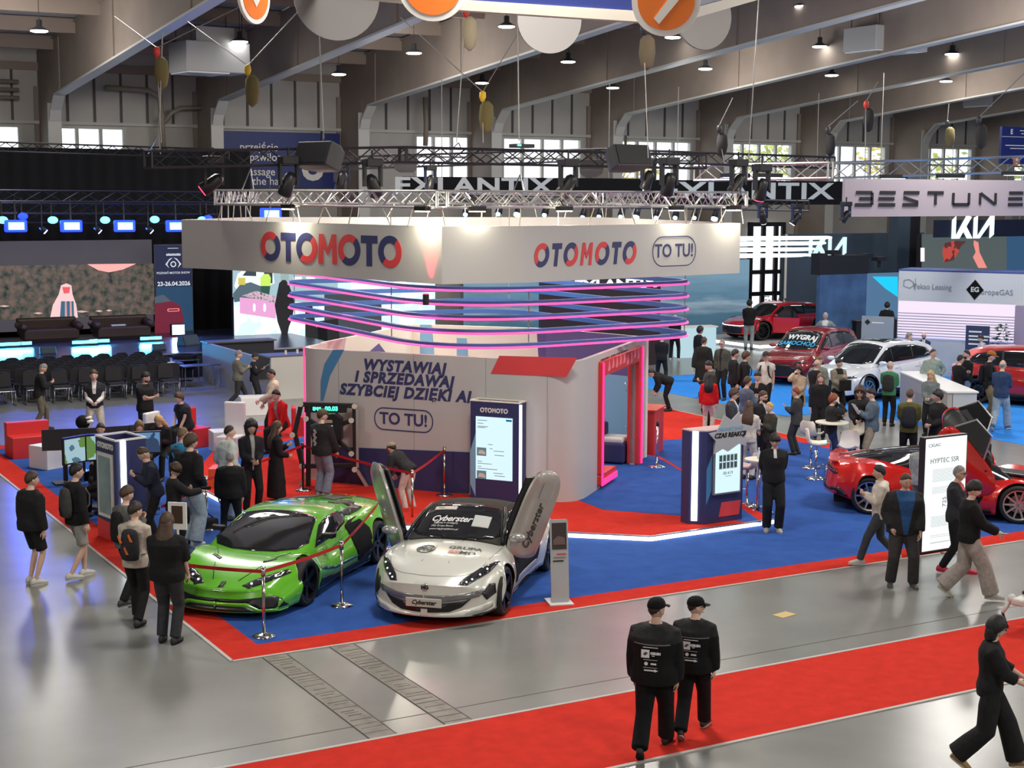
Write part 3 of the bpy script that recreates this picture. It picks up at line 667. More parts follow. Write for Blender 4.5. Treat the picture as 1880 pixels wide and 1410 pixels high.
for i, (x, y) in enumerate((tieP[0], tieP[2], tieP[4], tieP[3])):
    tag(MB().cyl((RC[0]+x, RC[1]+y, 4.18), (RC[0]+x, RC[1]+y, 5.72), .012, n=5, m=M_wire).build('suspension_wire'), 'steel wire holding the neon rings at the '+('near left', 'near right', 'far left', 'far right')[i]+' side', 'wire')
for (x, y) in ((13.3, 27.0), (17.5, 26.1), (19.3, 30.0), (13.2, 31)):   # the neon tubes' own glow on the wall and the red floor below
    l = bulb('neon_glow', (x, y, 3.45), 14, .3, (1.0, .12, .35))
# ---------------------------------------------------------------- bright truss ring with flood lamps
tr = thing('lighting_truss', 'aluminium truss ring carrying bright flood lamps right above the white fascia', 'truss', (16, 30, 5.72))
TP = [FP[1], FP[2], FP[4], FP[5], FP[6]]
for i in range(5):
    m = MB(); a, b = R3(TP[i]), R3(TP[(i+1) % 5]); truss(m, a+Vector((0, 0, .15)), b+Vector((0, 0, .15)), .3, .3, M_alu, .3, .026, .013); m.build('truss_section', tr)
hw = MB(); random.seed(8)
M_hang = mat('hanger_light', (.5, .48, .42), .4, .6)
for i in range(5):
    a, b = R3(TP[i]), R3(TP[(i+1) % 5]); L = (b-a).length; k = 0
    while k*.9 < L:
        p = a+(b-a)*min(1, k*.9/L); q = p+(b-a).normalized()*random.uniform(-.25, .25); MB().cyl((p.x, p.y, 0), (q.x, q.y, -.36), .012, n=5, m=M_hang).build('hanger', tr); k += 1
M_flood = glow('flood_glow', (1.0, .95, .62), 30)
fl = 0
def flood(px, py, seg, label, power=60):
    global fl
    a, b = TP[seg], TP[(seg+1) % 5]; d = Vector((b[0]-a[0], b[1]-a[1], 0)).normalized(); n = Vector((d.y, -d.x, 0)); p = Vector(PL(px, py, (a[0], a[1], 0), tuple(n))); p.z = 5.68
    t = thing('flood_lamp', label, 'flood lamp', p+n*.2, atan2(d.y, d.x), 'flood lamps on the bright truss')
    MB().box((0, 0, .02), (.34, .14, .1), M_black).build('housing', t, bevel=.02); MB().box((0, 0, -.035), (.3, .1, .02), M_flood).build('lens', t); MB().bar((0, .03, .05), (0, .2, .2), .03, .03, M_black).build('bracket', t)
    area('flood_light', p+n*.22+Vector((0, 0, -.06)), p+n*.02+Vector((0, 0, -1.2)), power*.6, .25, (1.0, .93, .72), .1); bulb('flood_glow', p+n*.0+Vector((0, 0, .12)), 9, .06, (1.0, .9, .62)); bulb('flood_glow', p+d*.9+Vector((0, 0, .1)), 5, .06, (1.0, .9, .62))  # the point bulbs inside the truss are added to brighten it
flood(543, 372, 0, 'bright flood lamp above the second letter of the left name', 38); flood(790, 378, 0, 'bright flood lamp near the front corner of the fascia', 30)
flood(865, 378, 1, 'bright flood lamp on the truss just right of the front corner', 22); flood(1025, 378, 1, 'bright flood lamp above the right name', 32); flood(1230, 378, 1, 'bright flood lamp above the outlined words at the right', 30); flood(1335, 378, 1, 'bright flood lamp at the right end of the truss', 22)
for x, y in ((13.4, 31), (19.5, 31.5), (16.5, 34.2)):    # lamps on the far truss sides wash the inner faces
    area('flood_light', (x+(16.4-x)*.3, y+(30-y)*.3, 5.75), (x, y, 4.6), 140, .4, (1.0, .93, .75))
tb = thing('spot_truss', 'dark truss with a row of cold blue spots behind the white fascia', 'truss', (0, 0, 0))
m = MB(); truss(m, DP(800, 366, 43), DP(1480, 378, 47), .3, .3, M_blk_truss, .5, .03, .015); m.build('truss_section', tb)
nth = 'first second third fourth fifth sixth seventh eighth ninth tenth eleventh twelfth'.split()
for i, (px, py, c) in enumerate(((855, 392, 0), (915, 391, 0), (950, 392, 1), (1000, 393, 0), (1070, 397, 0), (1100, 396, 0), (1140, 396, 0), (1168, 397, 1), (1205, 398, 0), (1240, 398, 0), (1275, 398, 0), (1312, 400, 1))):
    p = DP(px, py, 43+4*(px-800)/680); t = thing('stage_spot', nth[i]+' cold blue spot from the left under the dark truss behind the fascia', 'spot lamp', p, 0, 'row of cold spots behind the truss')
    MB().cyl((0, 0, .0), (.12, .05, .28), .11, .08, 10, M_black).build('housing', t, smooth=True); MB().cyl((-.03, -.02, -.06), (0, 0, .0), .1 if c else .06, n=10, m=glow('icy', (.35, .7, 1.0), 6)).build('lens', t)
    MB().cyl((.1, .04, .2), (.1, .04, .55), .015, n=5, m=M_black).build('bracket', t)
# ---------------------------------------------------------------- black trusses, loudspeakers, moving heads
bk = thing('black_truss', 'long black truss in front carrying the loudspeakers above the booth', 'truss', (0, 0, 0))
def tr_px(x0, y0, d0, x1, y1, d1, root, m, h=.3, bay=.42):
    a = Vector(DP(x0, y0, d0)); b = Vector(DP(x1, y1, d1)); mb = MB(); truss(mb, a, b, h, h, m, bay, .028, .014); mb.build('truss_section', root)
tr_px(272, 293, 27.5, 740, 284, 31, bk, M_blk_truss); tr_px(740, 284, 31, 1290, 297, 34, bk, M_blk_truss)
bk2 = thing('black_truss', 'black truss farther back, ending at the right above the dark name banner', 'truss', (0, 0, 0))
tr_px(620, 300, 38, 1100, 284, 40, bk2, M_blk_truss); tr_px(1100, 284, 40, 1528, 299, 42, bk2, M_blk_truss)
bk3 = thing('black_truss', 'thin black truss along the top of the stage drapes at the left', 'truss', (0, 0, 0))
tr_px(-40, 268, 50, 420, 283, 52, bk3, M_blk_truss, .3)
def speaker(px, py, dist, ang, label, s=1.0):
    p = Vector(DP(px, py, dist)); t = thing('loudspeaker', label, 'loudspeaker', p, ang); m = mat('speaker_black', (.035, .036, .04), .6)
    M = Matrix.Rotation(radians(-20), 4, 'X')
    MB().loft([[tuple(M @ Vector((x*w, y, z*h))) for x, z in ((-1, -1), (1, -1), (1, 1), (-1, 1))] for y, w, h in ((-.28, .5*s, .24*s), (0, .46*s, .24*s), (.26, .3*s, .2*s))], m).build('cabinet', t, bevel=.03)
    MB().box((0, 0, 0), (.9*s, .02, .4*s), mat('grille_black', (.02, .02, .022), .7), M=M @ Matrix.Translation((0, -.29, 0))).build('grille', t)
    MB().bar((0, 0, .2*s), (0, 0, .5*s), .04, .04, M_black).build('yoke', t)
speaker(592, 290, 29, YAW*-1-.75, 'large black loudspeaker hanging in the left half of the black truss'); speaker(1148, 293, 32, -YAW+.65, 'large black loudspeaker hanging in the right half of the black truss')
speaker(745, 302, 38, -YAW, 'smaller black speaker half hidden behind the truss left of centre', .6); speaker(1085, 310, 38, -YAW, 'smaller black speaker half hidden left of the right loudspeaker', .6)
def head(px, py, dist, label, tilt=.3, lens=None, s=1.0):
    p = Vector(DP(px, py, dist)); t = thing('moving_head', label, 'stage light', p, 0, 'black moving head lamps')
    MB().box((0, 0, .42*s), (.34*s, .3*s, .16*s), M_black).build('base', t, bevel=.02)
    y = MB(); y.box((-.17*s, 0, .16*s), (.05*s, .12*s, .42*s), M_black).box((.17*s, 0, .16*s), (.05*s, .12*s, .42*s), M_black).box((0, 0, .35*s), (.36*s, .1*s, .04*s), M_black); y.build('yoke', t)
    M = Matrix.Rotation(tilt, 4, 'Y') @ Matrix.Rotation(.3, 4, 'X')
    MB().lathe([(.06*s, .2*s), (.12*s, .12*s), (.13*s, -.08*s), (.14*s, -.24*s), (.12*s, -.26*s)], n=12, m=M_black, M=M).build('lamp_body', t, smooth=True)
    MB().lathe([(.02, -.262*s), (.11*s, -.262*s), (.11*s, -.275*s), (.02, -.275*s)], n=12, m=lens or mat('lens_dark', (.1, .11, .12), .1), M=M).build('lens', t)
    MB().cyl((0, 0, .48*s), (0, 0, .66*s), .02, n=5, m=M_black).build('clamp', t)
M_redg = glow('lens_red', (1, .03, .08), 5)
head(392, 335, 29, 'black moving head with a red beam at the left end of the truss', .9, M_redg); head(530, 335, 29, 'black moving head above the second letter of the left name')
head(684, 338, 30, 'black moving head right of the left loudspeaker', -.5); head(628, 330, 36, 'shadowy moving head just right of the left loudspeaker', .1)
head(1043, 338, 30, 'black moving head in the middle above the right name', .5); head(1228, 335, 30.5, 'slim black moving head right of the right loudspeaker', 0)
head(1398, 345, 32, 'black moving head with a glowing red lens in front of the dark banner', 0, M_redg); head(1190, 328, 37, 'moving head half hidden behind the right loudspeaker', .2); head(790, 333, 38, 'small moving head in front of the left dark banner', .1, None, .8); head(1355, 335, 33, 'dark moving head at the right end of the bright truss', .4)
ul = thing('added_uplight', 'added red uplight under the fascia, for the red glow near its front corner', 'spot lamp', (13.35, 26.95, 4.0)); MB().cyl((0, 0, 0), (0, 0, .2), .06, n=10, m=M_black).cyl((0, 0, .2), (0, 0, .215), .05, n=10, m=M_redg).build('housing', ul)  # added fixture, stands in for a moving head's red glow on the fascia
_l = bpy.data.lights.new('red_glow_beam', 'SPOT'); _l.energy = 90; _l.color = (1, .02, .06); _l.spot_size = radians(40); _l.spot_blend = .5; _l.shadow_soft_size = .03; _q = Vector(PL(792, 520, (12.8, 25.35, 0), (6.85, 1.9, 0))); _q += Vector((-.13, -.03, -.16)); _o = bpy.data.objects.new('red_glow_beam', _l); COL.objects.link(_o); _o.location = _q; _o.rotation_euler = Vector((.10, .03, .9)).to_track_quat('-Z', 'Y').to_euler(); ul.location = _q-Vector((0, 0, .24))
cb = thing('control_box', 'small control box with a green light lying on the black truss', 'device', DP(958, 268, 32)); MB().box((0, 0, 0), (.45, .3, .08), M_black).build('case', cb); MB().box((-.15, -.16, .01), (.08, .02, .03), glow('led_green', (.1, 1, .6), 4)).build('status_led', cb)
tr_hang = MB()
for i, (x, y, x2, y2, d, lab) in enumerate(((292, 245, 283, 283, 27.6, 'left end of the black truss'), (842, 262, 838, 275, 31.5, 'middle of the black truss'), (1190, 290, 1192, 292, 34, 'right part of the black truss'), (460, 310, 455, 348, 31, 'left part of the bright truss'), (955, 320, 952, 352, 29.5, 'middle of the bright truss'), (1365, 325, 1350, 356, 32, 'right end of the bright truss'))):
    a = Vector(DP(x, y, d)); m = MB()
    for s in (-.12, .12): m.cyl(a, Vector(DP(x2, y2, d))+Vector((s, 0, 0)), .014, n=5, m=M_chrome)
    tag(m.build('sling'), 'steel sling at the '+lab, 'sling')
# ================================================================= KIOSKS, BARRIERS, SEATS AND GAMES ON THE STAND
M_screen = glow('screen_white', (.62, .82, .9), 1.0); M_scr_line = mat('screen_text', (.25, .3, .33), .5); M_scr_dk = glow('screen_grey', (.16, .26, .28), .6)
def ground_box(a, b, depth_dir=None): pass
# --- left kiosk tower with LED strip on its corner
def frame2(a, b):
    a = Vector((a[0], a[1], 0)); b = Vector((b[0], b[1], 0)); d = (b-a).normalized(); return a, d, (b-a).length
KA, KB, KC = (6.56, 26.35), (6.70, 25.58), (7.27, 25.74)
k1 = thing('kiosk_tower', 'tall dark blue kiosk tower with a glowing white edge beside the crowd at the left', 'kiosk', (KB[0], KB[1], .008))
kz = 1.76
def rk(p, o): return (p[0]-o[0], p[1]-o[1])
kd = (KA[0]+KC[0]-KB[0], KA[1]+KC[1]-KB[1])
sh = MB(); outer = [rk(KB, KB), rk(KC, KB), rk(kd, KB), rk(KA, KB)]
cxk = sum(p[0] for p in outer)/4; cyk = sum(p[1] for p in outer)/4; inner = [(cxk+(p[0]-cxk)*.9, cyk+(p[1]-cyk)*.9) for p in outer]
ringpoly(sh, outer, inner, (0, 0, 0), (1, 0, 0), (0, 1, 0), kz, M_navy); sh.build('shell', k1)
tp = MB(); ringpoly(tp, [(cxk+(p[0]-cxk)*1.03, cyk+(p[1]-cyk)*1.03) for p in outer], inner, (0, 0, kz), (1, 0, 0), (0, 1, 0), .03, M_white); tp.build('top_rim', k1)
MB().prism(inner, (0, 0, kz-.5), (1, 0, 0), (0, 1, 0), .02, M_cream2).build('inner_floor', k1)
a, d, L = frame2(rk(KA, KB), (0, 0)); nA = Vector((d.y, -d.x, 0))
MB().prism([(.1, .4), (L-.1, .4), (L-.1, 1.52), (.1, 1.52)], a+nA*.0, d, uz, .03, M_white).prism([(.16, .46), (L-.16, .46), (L-.16, 1.46), (.16, 1.46)], a+nA*.032, d, uz, .006, mat('poster_teal', (.25, .36, .36), .3, noise=.3, nscale=2)).build('poster_screen', k1)
text('lettering', 'OTOMOTO', a+d*(L/2)+uz*1.64+nA*.006, d, uz, .12, M_white, k1, bold=.01)
MB().prism([(0, 0), (L, 0), (L, .3), (0, .34)], a+nA*.002, d, uz, .004, M_redp).build('red_foot', k1)
a, d, L = frame2((0, 0), rk(KC, KB)); nB = Vector((d.y, -d.x, 0))
MB().prism([(.09, .1), (.18, .1), (.18, kz), (.09, kz)], a, d, uz, .04, M_ledw).build('led_strip', k1)
M_ledteal = glow('led_teal', (.1, .5, .6), 1.0)
# --- OTOMOTO kiosk against the slogan wall
def Wl(s, out): p = Vector(A_)+Vector((dL.x, dL.y))*s+Vector((nL.x, nL.y))*out; return (p.x, p.y, PLH)
sa_, _z = Lpt(862, 800); sb_, _z = Lpt(956, 800)
kw = 1.02; kp = Wl(sa_+.2, .03)
k2 = thing('kiosk_tower', 'navy touch screen kiosk with the white name on top standing at the slogan wall', 'kiosk', kp, atan2(dL.y, dL.x))
kh = 1.92
m = MB(); ringpoly(m, [(0, -.34), (kw, -.34), (kw, 0), (0, 0)], [(.04, -.3), (kw-.04, -.3), (kw-.04, -.04), (.04, -.04)], (0, 0, 0), (1, 0, 0), (0, 1, 0), kh, M_navy); m.build('shell', k2)
m = MB(); ringpoly(m, [(-.01, -.35), (kw+.01, -.35), (kw+.01, .01), (-.01, .01)], [(.04, -.3), (kw-.04, -.3), (kw-.04, -.04), (.04, -.04)], (0, 0, kh), (1, 0, 0), (0, 1, 0), .025, M_cream2); m.build('top_rim', k2)
MB().box((kw/2, -.17, kh-.25), (kw-.1, .24, .02), M_cream2).build('inner_floor', k2)
FY = -.34
MB().prism([(.12, .42), (kw-.13, .42), (kw-.13, 1.63), (.12, 1.63)], (0, FY, 0), (1, 0, 0), uz, .015, M_screen).build('screen', k2)
m = MB(); random.seed(4)
for z, x0, w_ in ((1.56, .16, .2), (1.5, .16, .12), (1.44, .16, .22), (1.42, .16, .16), (1.1, .38, .1), (1.02, .42, .06), (.98, .5, .22), (.9, .52, .2), (.76, .16, .1), (.72, .16, .3), (.66, .16, .08), (.62, .16, .42), (.55, .5, .2), (.5, .52, .22)): m.box((x0+w_/2, FY-.017, z), (w_, .004, .011), M_scr_line)
m.box((kw-.2, FY-.017, 1.585), (.12, .004, .035), mat('button_blue', (.0, .25, .6), .4)); m.build('screen_text', k2)
for z in (.95, .5):
    m = MB(); m.box((.245, FY-.017, z), (.2, .004, .16), M_scr_dk); m.prism([(.17, z-.04), (.33, z-.05), (.32, z+.0), (.27, z+.03), (.2, z+.03)], (0, FY-.02, 0), (1, 0, 0), uz, .002, M_white); m.build('screen_picture', k2)
otomoto(Vector((kw/2-.01, FY-.002, 1.76)), (1, 0, 0), (0, 0, 1), .095, k2, adv=.92, plain=M_white)
MB().prism([(0, .3), (.11, .05), (.11, 1.3), (0, .95)], (0, FY-.002, 0), (1, 0, 0), uz, .003, M_lbl).build('stripe', k2)
MB().box((kw+.02, -.3, kh/2), (.035, .05, kh-.05), M_ledw).build('led_strip', k2)
# --- reaction time kiosk
P0 = (16.0, 22.02); P1 = (16.22, 21.66); P2 = (17.3, 21.62)
k3 = thing('kiosk_tower', 'reaction time kiosk with a grey star sign and white screen at the platform edge', 'kiosk', (P1[0], P1[1], PLH+.004))
d = Vector((.93, .06, 0)).normalized(); pr = Vector((-d.y, d.x, 0)); kh3 = 1.68; Lw = .86
Q = [(0, 0), (d.x*Lw, d.y*Lw), (d.x*Lw+pr.x*.42, d.y*Lw+pr.y*.42), (-.22+pr.x*.42, .0+pr.y*.42), (-.24, .2)]
MB().prism(Q, (0, 0, 0), (1, 0, 0), (0, 1, 0), kh3, M_navy).build('shell', k3); MB().prism([(q[0]*1.01, q[1]*1.01) for q in Q], (0, 0, kh3), (1, 0, 0), (0, 1, 0), .02, mat('rim_pink', (.6, .42, .42), .5)).build('top_rim', k3)
nK = -pr; e0 = Vector((-.24, .2, 0)); eD = (Vector((0, 0, 0))-e0).normalized(); eN = Vector((eD.y, -eD.x, 0))
MB().prism([(.05, .06), (.16, .06), (.16, kh3), (.05, kh3)], e0, eD, uz, .02, M_ledw).build('led_strip', k3)
MB().prism([(.14, .52), (.78, .52), (.78, 1.5), (.14, 1.5)], nK*.002, d, uz, .04, mat('steel_frame', (.35, .36, .38), .35, .5)).prism([(.17, .55), (.75, .55), (.75, 1.48), (.17, 1.48)], nK*.043, d, uz, .004, M_screen).build('screen', k3)
m = MB()
for i in range(5):
    x = .25+i*.088
    ringpoly(m, [(x, .98), (x+.07, .98), (x+.07, 1.24), (x, 1.24)], [(x+.006, .986), (x+.064, .986), (x+.064, 1.234), (x+.006, 1.234)], nK*.048, d, uz, .003, M_scr_line)
    m.prism([(x+.008, .99), (x+.062, .99), (x+.062, 1.1), (x+.008, 1.1)], nK*.048, d, uz, .003, mat('bar_teal', (.08, .14, .14), .4)); m.prism([(x+.008, 1.12), (x+.062, 1.12), (x+.062, 1.23), (x+.008, 1.23)], nK*.048, d, uz, .003, mat('bar_teal', (.08, .14, .14), .4))
m.build('gauge', k3)
text('lettering', '00.419', d*.46+uz*.9+nK*.05, d, uz, .085, M_scr_line, k3); MB().prism([(.4, .84), (.54, .84), (.54, .848), (.4, .848)], nK*.048, d, uz, .002, M_scr_line).build('screen_text', k3)
MB().prism([(.3, .1), (.78, .1), (.82, .36), (.36, .36)], nK*.002, d, uz, .005, M_redp).build('graphic', k3); MB().prism([(0, .35), (.12, .6), (.12, 1.25), (0, 1.0)], nK*.002, d, uz, .003, M_pblue).build('graphic', k3)
st = [(-.02, 1.66), (.17, 1.68), (.33, 1.96), (.5, 1.86), (.68, 2.0), (.73, 1.78), (.98, 1.72), (.82, 1.56), (.86, 1.36), (.68, 1.42), (.42, 1.3), (.3, 1.36), (.1, 1.28), (.14, 1.5)]
MB().prism(st, nK*.055, d, uz, .03, mat('star_grey', (.42, .43, .45), .6)).build('star_sign', k3)
text('lettering', 'CZAS REAKCJI', d*.46+uz*1.6+nK*.088, d, uz, .115, M_black, k3, bold=.005, shear=.2); text('lettering', 'SPRAWDŹ SWÓJ', d*.46+uz*1.71+nK*.088, d, uz, .08, M_lbl, k3, bold=.003, shear=.2)
# --- slim info totem beside the white car
p = G(1028, 1108, .011); k4 = thing('info_totem', 'slim light grey info totem with small screen right of the white car', 'totem', p, -radians(18))
M_tg = mat('totem_grey', (.42, .44, .45), .45)
MB().prism(rrect(.27, 1.22, .03, 3, 0, .61), (0, 0, .02), (1, 0, 0), Vector((0, .12, 1)).normalized(), .03, M_tg).build('panel', k4)
MB().box((0, .06, .012), (.36, .4, .024), mat('foot_white', (.7, .7, .7), .4)).build('foot', k4, bevel=.005)
uy_ = Vector((0, .12, 1)).normalized(); nn = Vector((1, 0, 0)).cross(uy_)
MB().prism([(-.11, .78), (.11, .78), (.11, 1.17), (-.11, 1.17)], nn*.031+Vector((0, 0, .02)), (1, 0, 0), uy_, .004, mat('screen_dark', (.06, .045, .045), .2)).build('screen', k4)
MB().prism([(-.09, .85), (.09, .85), (.08, .95), (-.02, .98), (-.09, .92)], nn*.036+Vector((0, 0, .02)), (1, 0, 0), uy_, .002, mat('pic_brown', (.16, .1, .09), .5)).prism([(-.04, .7), (.1, .7), (.1, .72), (-.04, .72)], nn*.031+Vector((0, 0, .02)), (1, 0, 0), uy_, .004, M_redp).prism([(-.1, .6), (.06, .6), (.06, .62), (-.1, .62)], nn*.031+Vector((0, 0, .02)), (1, 0, 0), uy_, .004, M_black).prism([(-.09, .65), (.09, .65), (.09, .67), (-.09, .67)], nn*.031+Vector((0, 0, .02)), (1, 0, 0), uy_, .003, mat('text_grey', (.25, .2, .2), .5)).build('print', k4)
# --- stanchions with red belts
M_belt = mat('belt_red', (.48, .01, .015), .6); M_brass = mat('post_steel', (.55, .5, .44), .16, 1.0)
def post(p, label, dark=False):
    t = thing('barrier_post', label, 'barrier post', p, 0, 'barrier posts around the sports cars')
    MB().lathe([(.16, 0), (.165, .012), (.1, .03), (.035, .05)], n=24, m=M_chrome).build('base', t, smooth=True)
    MB().cyl((0, 0, .04), (0, 0, .9), .0225, n=14, m=M_black if dark else M_brass).build('post', t, smooth=True)
    MB().cyl((0, 0, .84), (0, 0, .95), .032, n=14, m=M_black if dark else M_brass).cyl((0, 0, .95), (0, 0, .965), .036, n=14, m=M_chrome).build('head', t, smooth=True); return t
BP = dict(a=G(485, 1168, .008), b=G(628, 1112, .008), c=G(705, 1008, .008), d=(5.75, 21.6, 0), e=G(347, 1000, .008), f=G(380, 972, .008), g=(11.06, 28.05, PLH), h=(13.3, 26.25, PLH), i=G(757, 958, .008))
lb = dict(a='chrome barrier post standing in front of the green sports car near the carpet corner', b='chrome barrier post between the green and the white car', c='barrier post behind the raised door side of the white car', e='barrier post behind the green car, left of the two behind it', f='barrier post behind the green car, right of the left pair', g='barrier post at the far corner behind the green car roof', h='small barrier post behind the black roof of the white car', i='barrier post between green car tail and white car windscreen')
for k in 'abcefghi': post(BP[k], lb[k], k in 'ceg')
def belt(a, b, label, sag=.03, pa=None, pb=None):
    a = Vector(pa or BP[a]); b = Vector(pb or BP[b]); N = 10; rs = []
    for k in range(N+1):
        t = k/N; p = a.lerp(b, t); z = p.z+.9-sag*4*t*(1-t); rs.append([(p.x+dx, p.y+dy, z+dz) for dx, dy, dz in ((.0015, 0, -.025), (.0015, 0, .025), (-.0015, 0, .025), (-.0015, 0, -.025))])
    tag(MB().loft(rs, M_belt).build('barrier_belt'), label, 'barrier belt', 'red barrier belts')
belt('a', None, 'red belt running across the green bonnet from the front post to the left', .02, None, (*G(300, 1030, .92)[:2], .008)); belt('a', 'b', 'red belt between the two front chrome posts', .02); belt('b', 'c', 'red belt along the flank of the green car', .03)
belt('e', 'f', 'short red belt behind the green car at the left'); belt('f', 'g', 'red belt rising behind the green car roof'); belt('g', 'i', 'red belt in front of the black exercise frame', .03); belt('i', 'h', 'red belt behind the black convertible roof', .02); belt('e', None, 'red belt leading left behind the long-haired woman', .03, None, (7.0, 24.0, .008))
# post inside near the door
dp = thing('barrier_post', 'chrome barrier post with pink reflections beside the red portal', 'barrier post', G(1206, 857, PLH+.004)); MB().lathe([(.18, 0), (.18, .012), (.1, .03), (.035, .05)], n=20, m=M_chrome).build('base', dp, smooth=True); MB().cyl((0, 0, .04), (0, 0, .95), .025, n=12, m=M_chrome).build('post', dp, smooth=True); MB().cyl((0, 0, .9), (0, 0, 1.0), .032, n=12, m=M_black).build('head', dp, smooth=True)
ct = thing('red_counter', 'narrow red counter behind the portal post', 'counter', (20.0, 28.9, .008), .72); MB().box((0, 0, .52), (.9, .4, 1.04), M_red).build('body', ct, bevel=.01); MB().box((0, 0, 1.055), (1.0, .5, .03), mat('top_orange', (.75, .09, .04), .5)).build('top', ct)
# --- cubes
def cube(p, s, m, rz, label, name='seat_cube'):
    return tag(MB().box((0, 0, s[2]/2), s, m).build(name, loc=p, rz=rz, bevel=.012), label, 'seat cube')
cube((7.35, 33.55, .008), (.62, .62, .5), M_white, .45, 'white cube beside the black wall of monitors at the far left')
rcs = thing('bench', 'red two-step bench behind the white cube at the far left', 'bench', (7.3, 35.15, .008), 0.05)
MB().box((0, 0, .24), (.95, .5, .48), M_red).build('seat', rcs, bevel=.01); MB().box((0, .36, .38), (.95, .22, .76), M_red).build('backrest', rcs, bevel=.01)
def lcube(p, rz, m, label, h=.9):
    t = thing('l_shaped_seat', label, 'seat', p, rz); MB().box((0, 0, .23), (.5, .5, .46), m).build('seat', t, bevel=.012); MB().box((0, .3, h/2), (.5, .12, h), m).build('backrest', t, bevel=.03)
M_brightw = mat('seat_white', (.8, .8, .78), .35)
cube(G(425, 826, .01), (.95, .55, .48), M_brightw, -.1, 'long white seat block on the stand edge behind the standing group'); cube((14.1, 39.1, 0), (.9, .55, .5), M_brightw, -.2, 'white block on the grey floor near the counter')
lcube((10.1, 34.4, .01), .6, M_brightw, 'white L-shaped seat behind the blond woman'); lcube((11.3, 33.1, .01), 2.4+3.14, M_brightw, 'tall white L-shaped seat right of the man with the blue backpack', 1.2)
lcube((11.0, 34.7, .01), .4, M_red, 'red seat behind the tall white one'); lcube((13.75, 34.6, PLH), 1.2, M_red, 'red block seat under the man in the red jacket', .7)
lcube((9.85, 29.35, .011), -.5, mat('seat_orange', (.8, .12, .02), .4), 'orange red cube at the platform edge beside the standing man', .45)
# --- monitors of the racing simulators
mw = thing('monitor_wall', 'row of black monitors seen from behind, standing across the simulators', 'monitor', (8.6, 32.6, .008))
def slabv(p0, p1, z0, z1, th, m, name, parent, o):
    a = Vector((p0[0]-o[0], p0[1]-o[1], 0)); b = Vector((p1[0]-o[0], p1[1]-o[1], 0)); d = (b-a).normalized(); L = (b-a).length
    return MB().prism([(0, z0), (L, z0), (L, z1), (0, z1)], a, d, uz, th, m).build(name, parent, bevel=.008)
M_scrb = mat('monitor_back', (.02, .02, .022), .5)
mp = [G(78, 845, .6)[:2], G(160, 815, .8)[:2], G(238, 808, .8)[:2], G(300, 800, .8)[:2]]
mo = (8.6, 32.6)
MA = [G(x_, y_, 1.12)[:2] for x_, y_ in ((76, 791), (160, 788), (236, 783), (300, 776))]
for i in range(3): slabv(MA[i], MA[i+1], .70, 1.14, .05, M_scrb, 'monitor_back', mw, mo)
for i in range(3): c = ((MA[i][0]+MA[i+1][0])/2-mo[0], (MA[i][1]+MA[i+1][1])/2-mo[1]); MB().box((c[0], c[1]+.03, .35), (.08, .08, .6), M_black).box((c[0], c[1], .02), (.5, .4, .03), M_black).build('stand', mw)
def game_mat(name, cols, sc):
    m = bpy.data.materials.new(name); m.use_nodes = True; nt = m.node_tree; b = nt.nodes['Principled BSDF']; b.inputs['Base Color'].default_value = (0, 0, 0, 1); b.inputs['Roughness'].default_value = .2
    tc = nt.nodes.new('ShaderNodeTexCoord'); n = nt.nodes.new('ShaderNodeTexNoise'); n.inputs['Scale'].default_value = sc; n.inputs['Detail'].default_value = 3; r = nt.nodes.new('ShaderNodeValToRGB'); r.color_ramp.interpolation = 'CONSTANT' if sc < 4 else 'LINEAR'
    el = r.color_ramp.elements; el[0].position = .3; el[0].color = (*cols[0], 1); el[1].position = .7; el[1].color = (*cols[-1], 1)
    for i, c in enumerate(cols[1:-1]): e = el.new(.3+.4*(i+1)/(len(cols)-1)); e.color = (*c, 1)
    nt.links.new(tc.outputs['Object'], n.inputs['Vector']); nt.links.new(n.outputs['Fac'], r.inputs['Fac']); nt.links.new(r.outputs['Color'], b.inputs['Emission Color']); b.inputs['Emission Strength'].default_value = 1.0
    return m
M_game = game_mat('game_picture', [(.06, .14, .2), (.3, .45, .5), (.1, .2, .05), (.02, .03, .04)], 2.2)
sm_ = thing('racing_simulator', 'racing simulator rig with two lit monitors left of the blue kiosk', 'simulator', (7.5, 30.5, .008))
so = (7.5, 30.5)
SA = [G(x_, y_, 1.5)[:2] for x_, y_ in ((112, 806), (154, 799), (196, 796))]
for i in range(2):
    a, b = SA[i], SA[i+1]; slabv(a, b, 1.0, 1.5, .05, M_black, 'monitor', sm_, so)
    dd = Vector((b[0]-a[0], b[1]-a[1], 0)).normalized(); nn_ = Vector((dd.y, -dd.x, 0)); L = (Vector(b)-Vector(a)).length; o = Vector((a[0]-so[0], a[1]-so[1], 0))+nn_*.052
    MB().prism([(.03, 1.03), (L-.03, 1.03), (L-.03, 1.47), (.03, 1.47)], o, dd, uz, .004, M_game).build('screen', sm_)
    MB().prism([(0, 1.5), (L, 1.5), (L, 1.515), (0, 1.515)], o-nn_*.03, dd, uz, .04, glow('edge_blue', (.03, .04, .4), .7)).build('edge_light', sm_)
b = MB()
for x in (-.3, .3): b.box((x, -.5, .1), (.06, 1.5, .06), M_black).box((x, .2, .5), (.06, .06, .9), M_black)
b.box((0, .1, .72), (.66, .12, .06), M_black).box((0, -1.15, .1), (.66, .06, .06), M_black); b.build('frame', sm_)
MB().tube([(.16*cos(t), -.12+.05*sin(t), .78+.15*sin(t)) for t in [2*pi*i/18 for i in range(18)]], .02, 6, M_blkm, closed=True).build('steering_wheel', sm_, smooth=True)
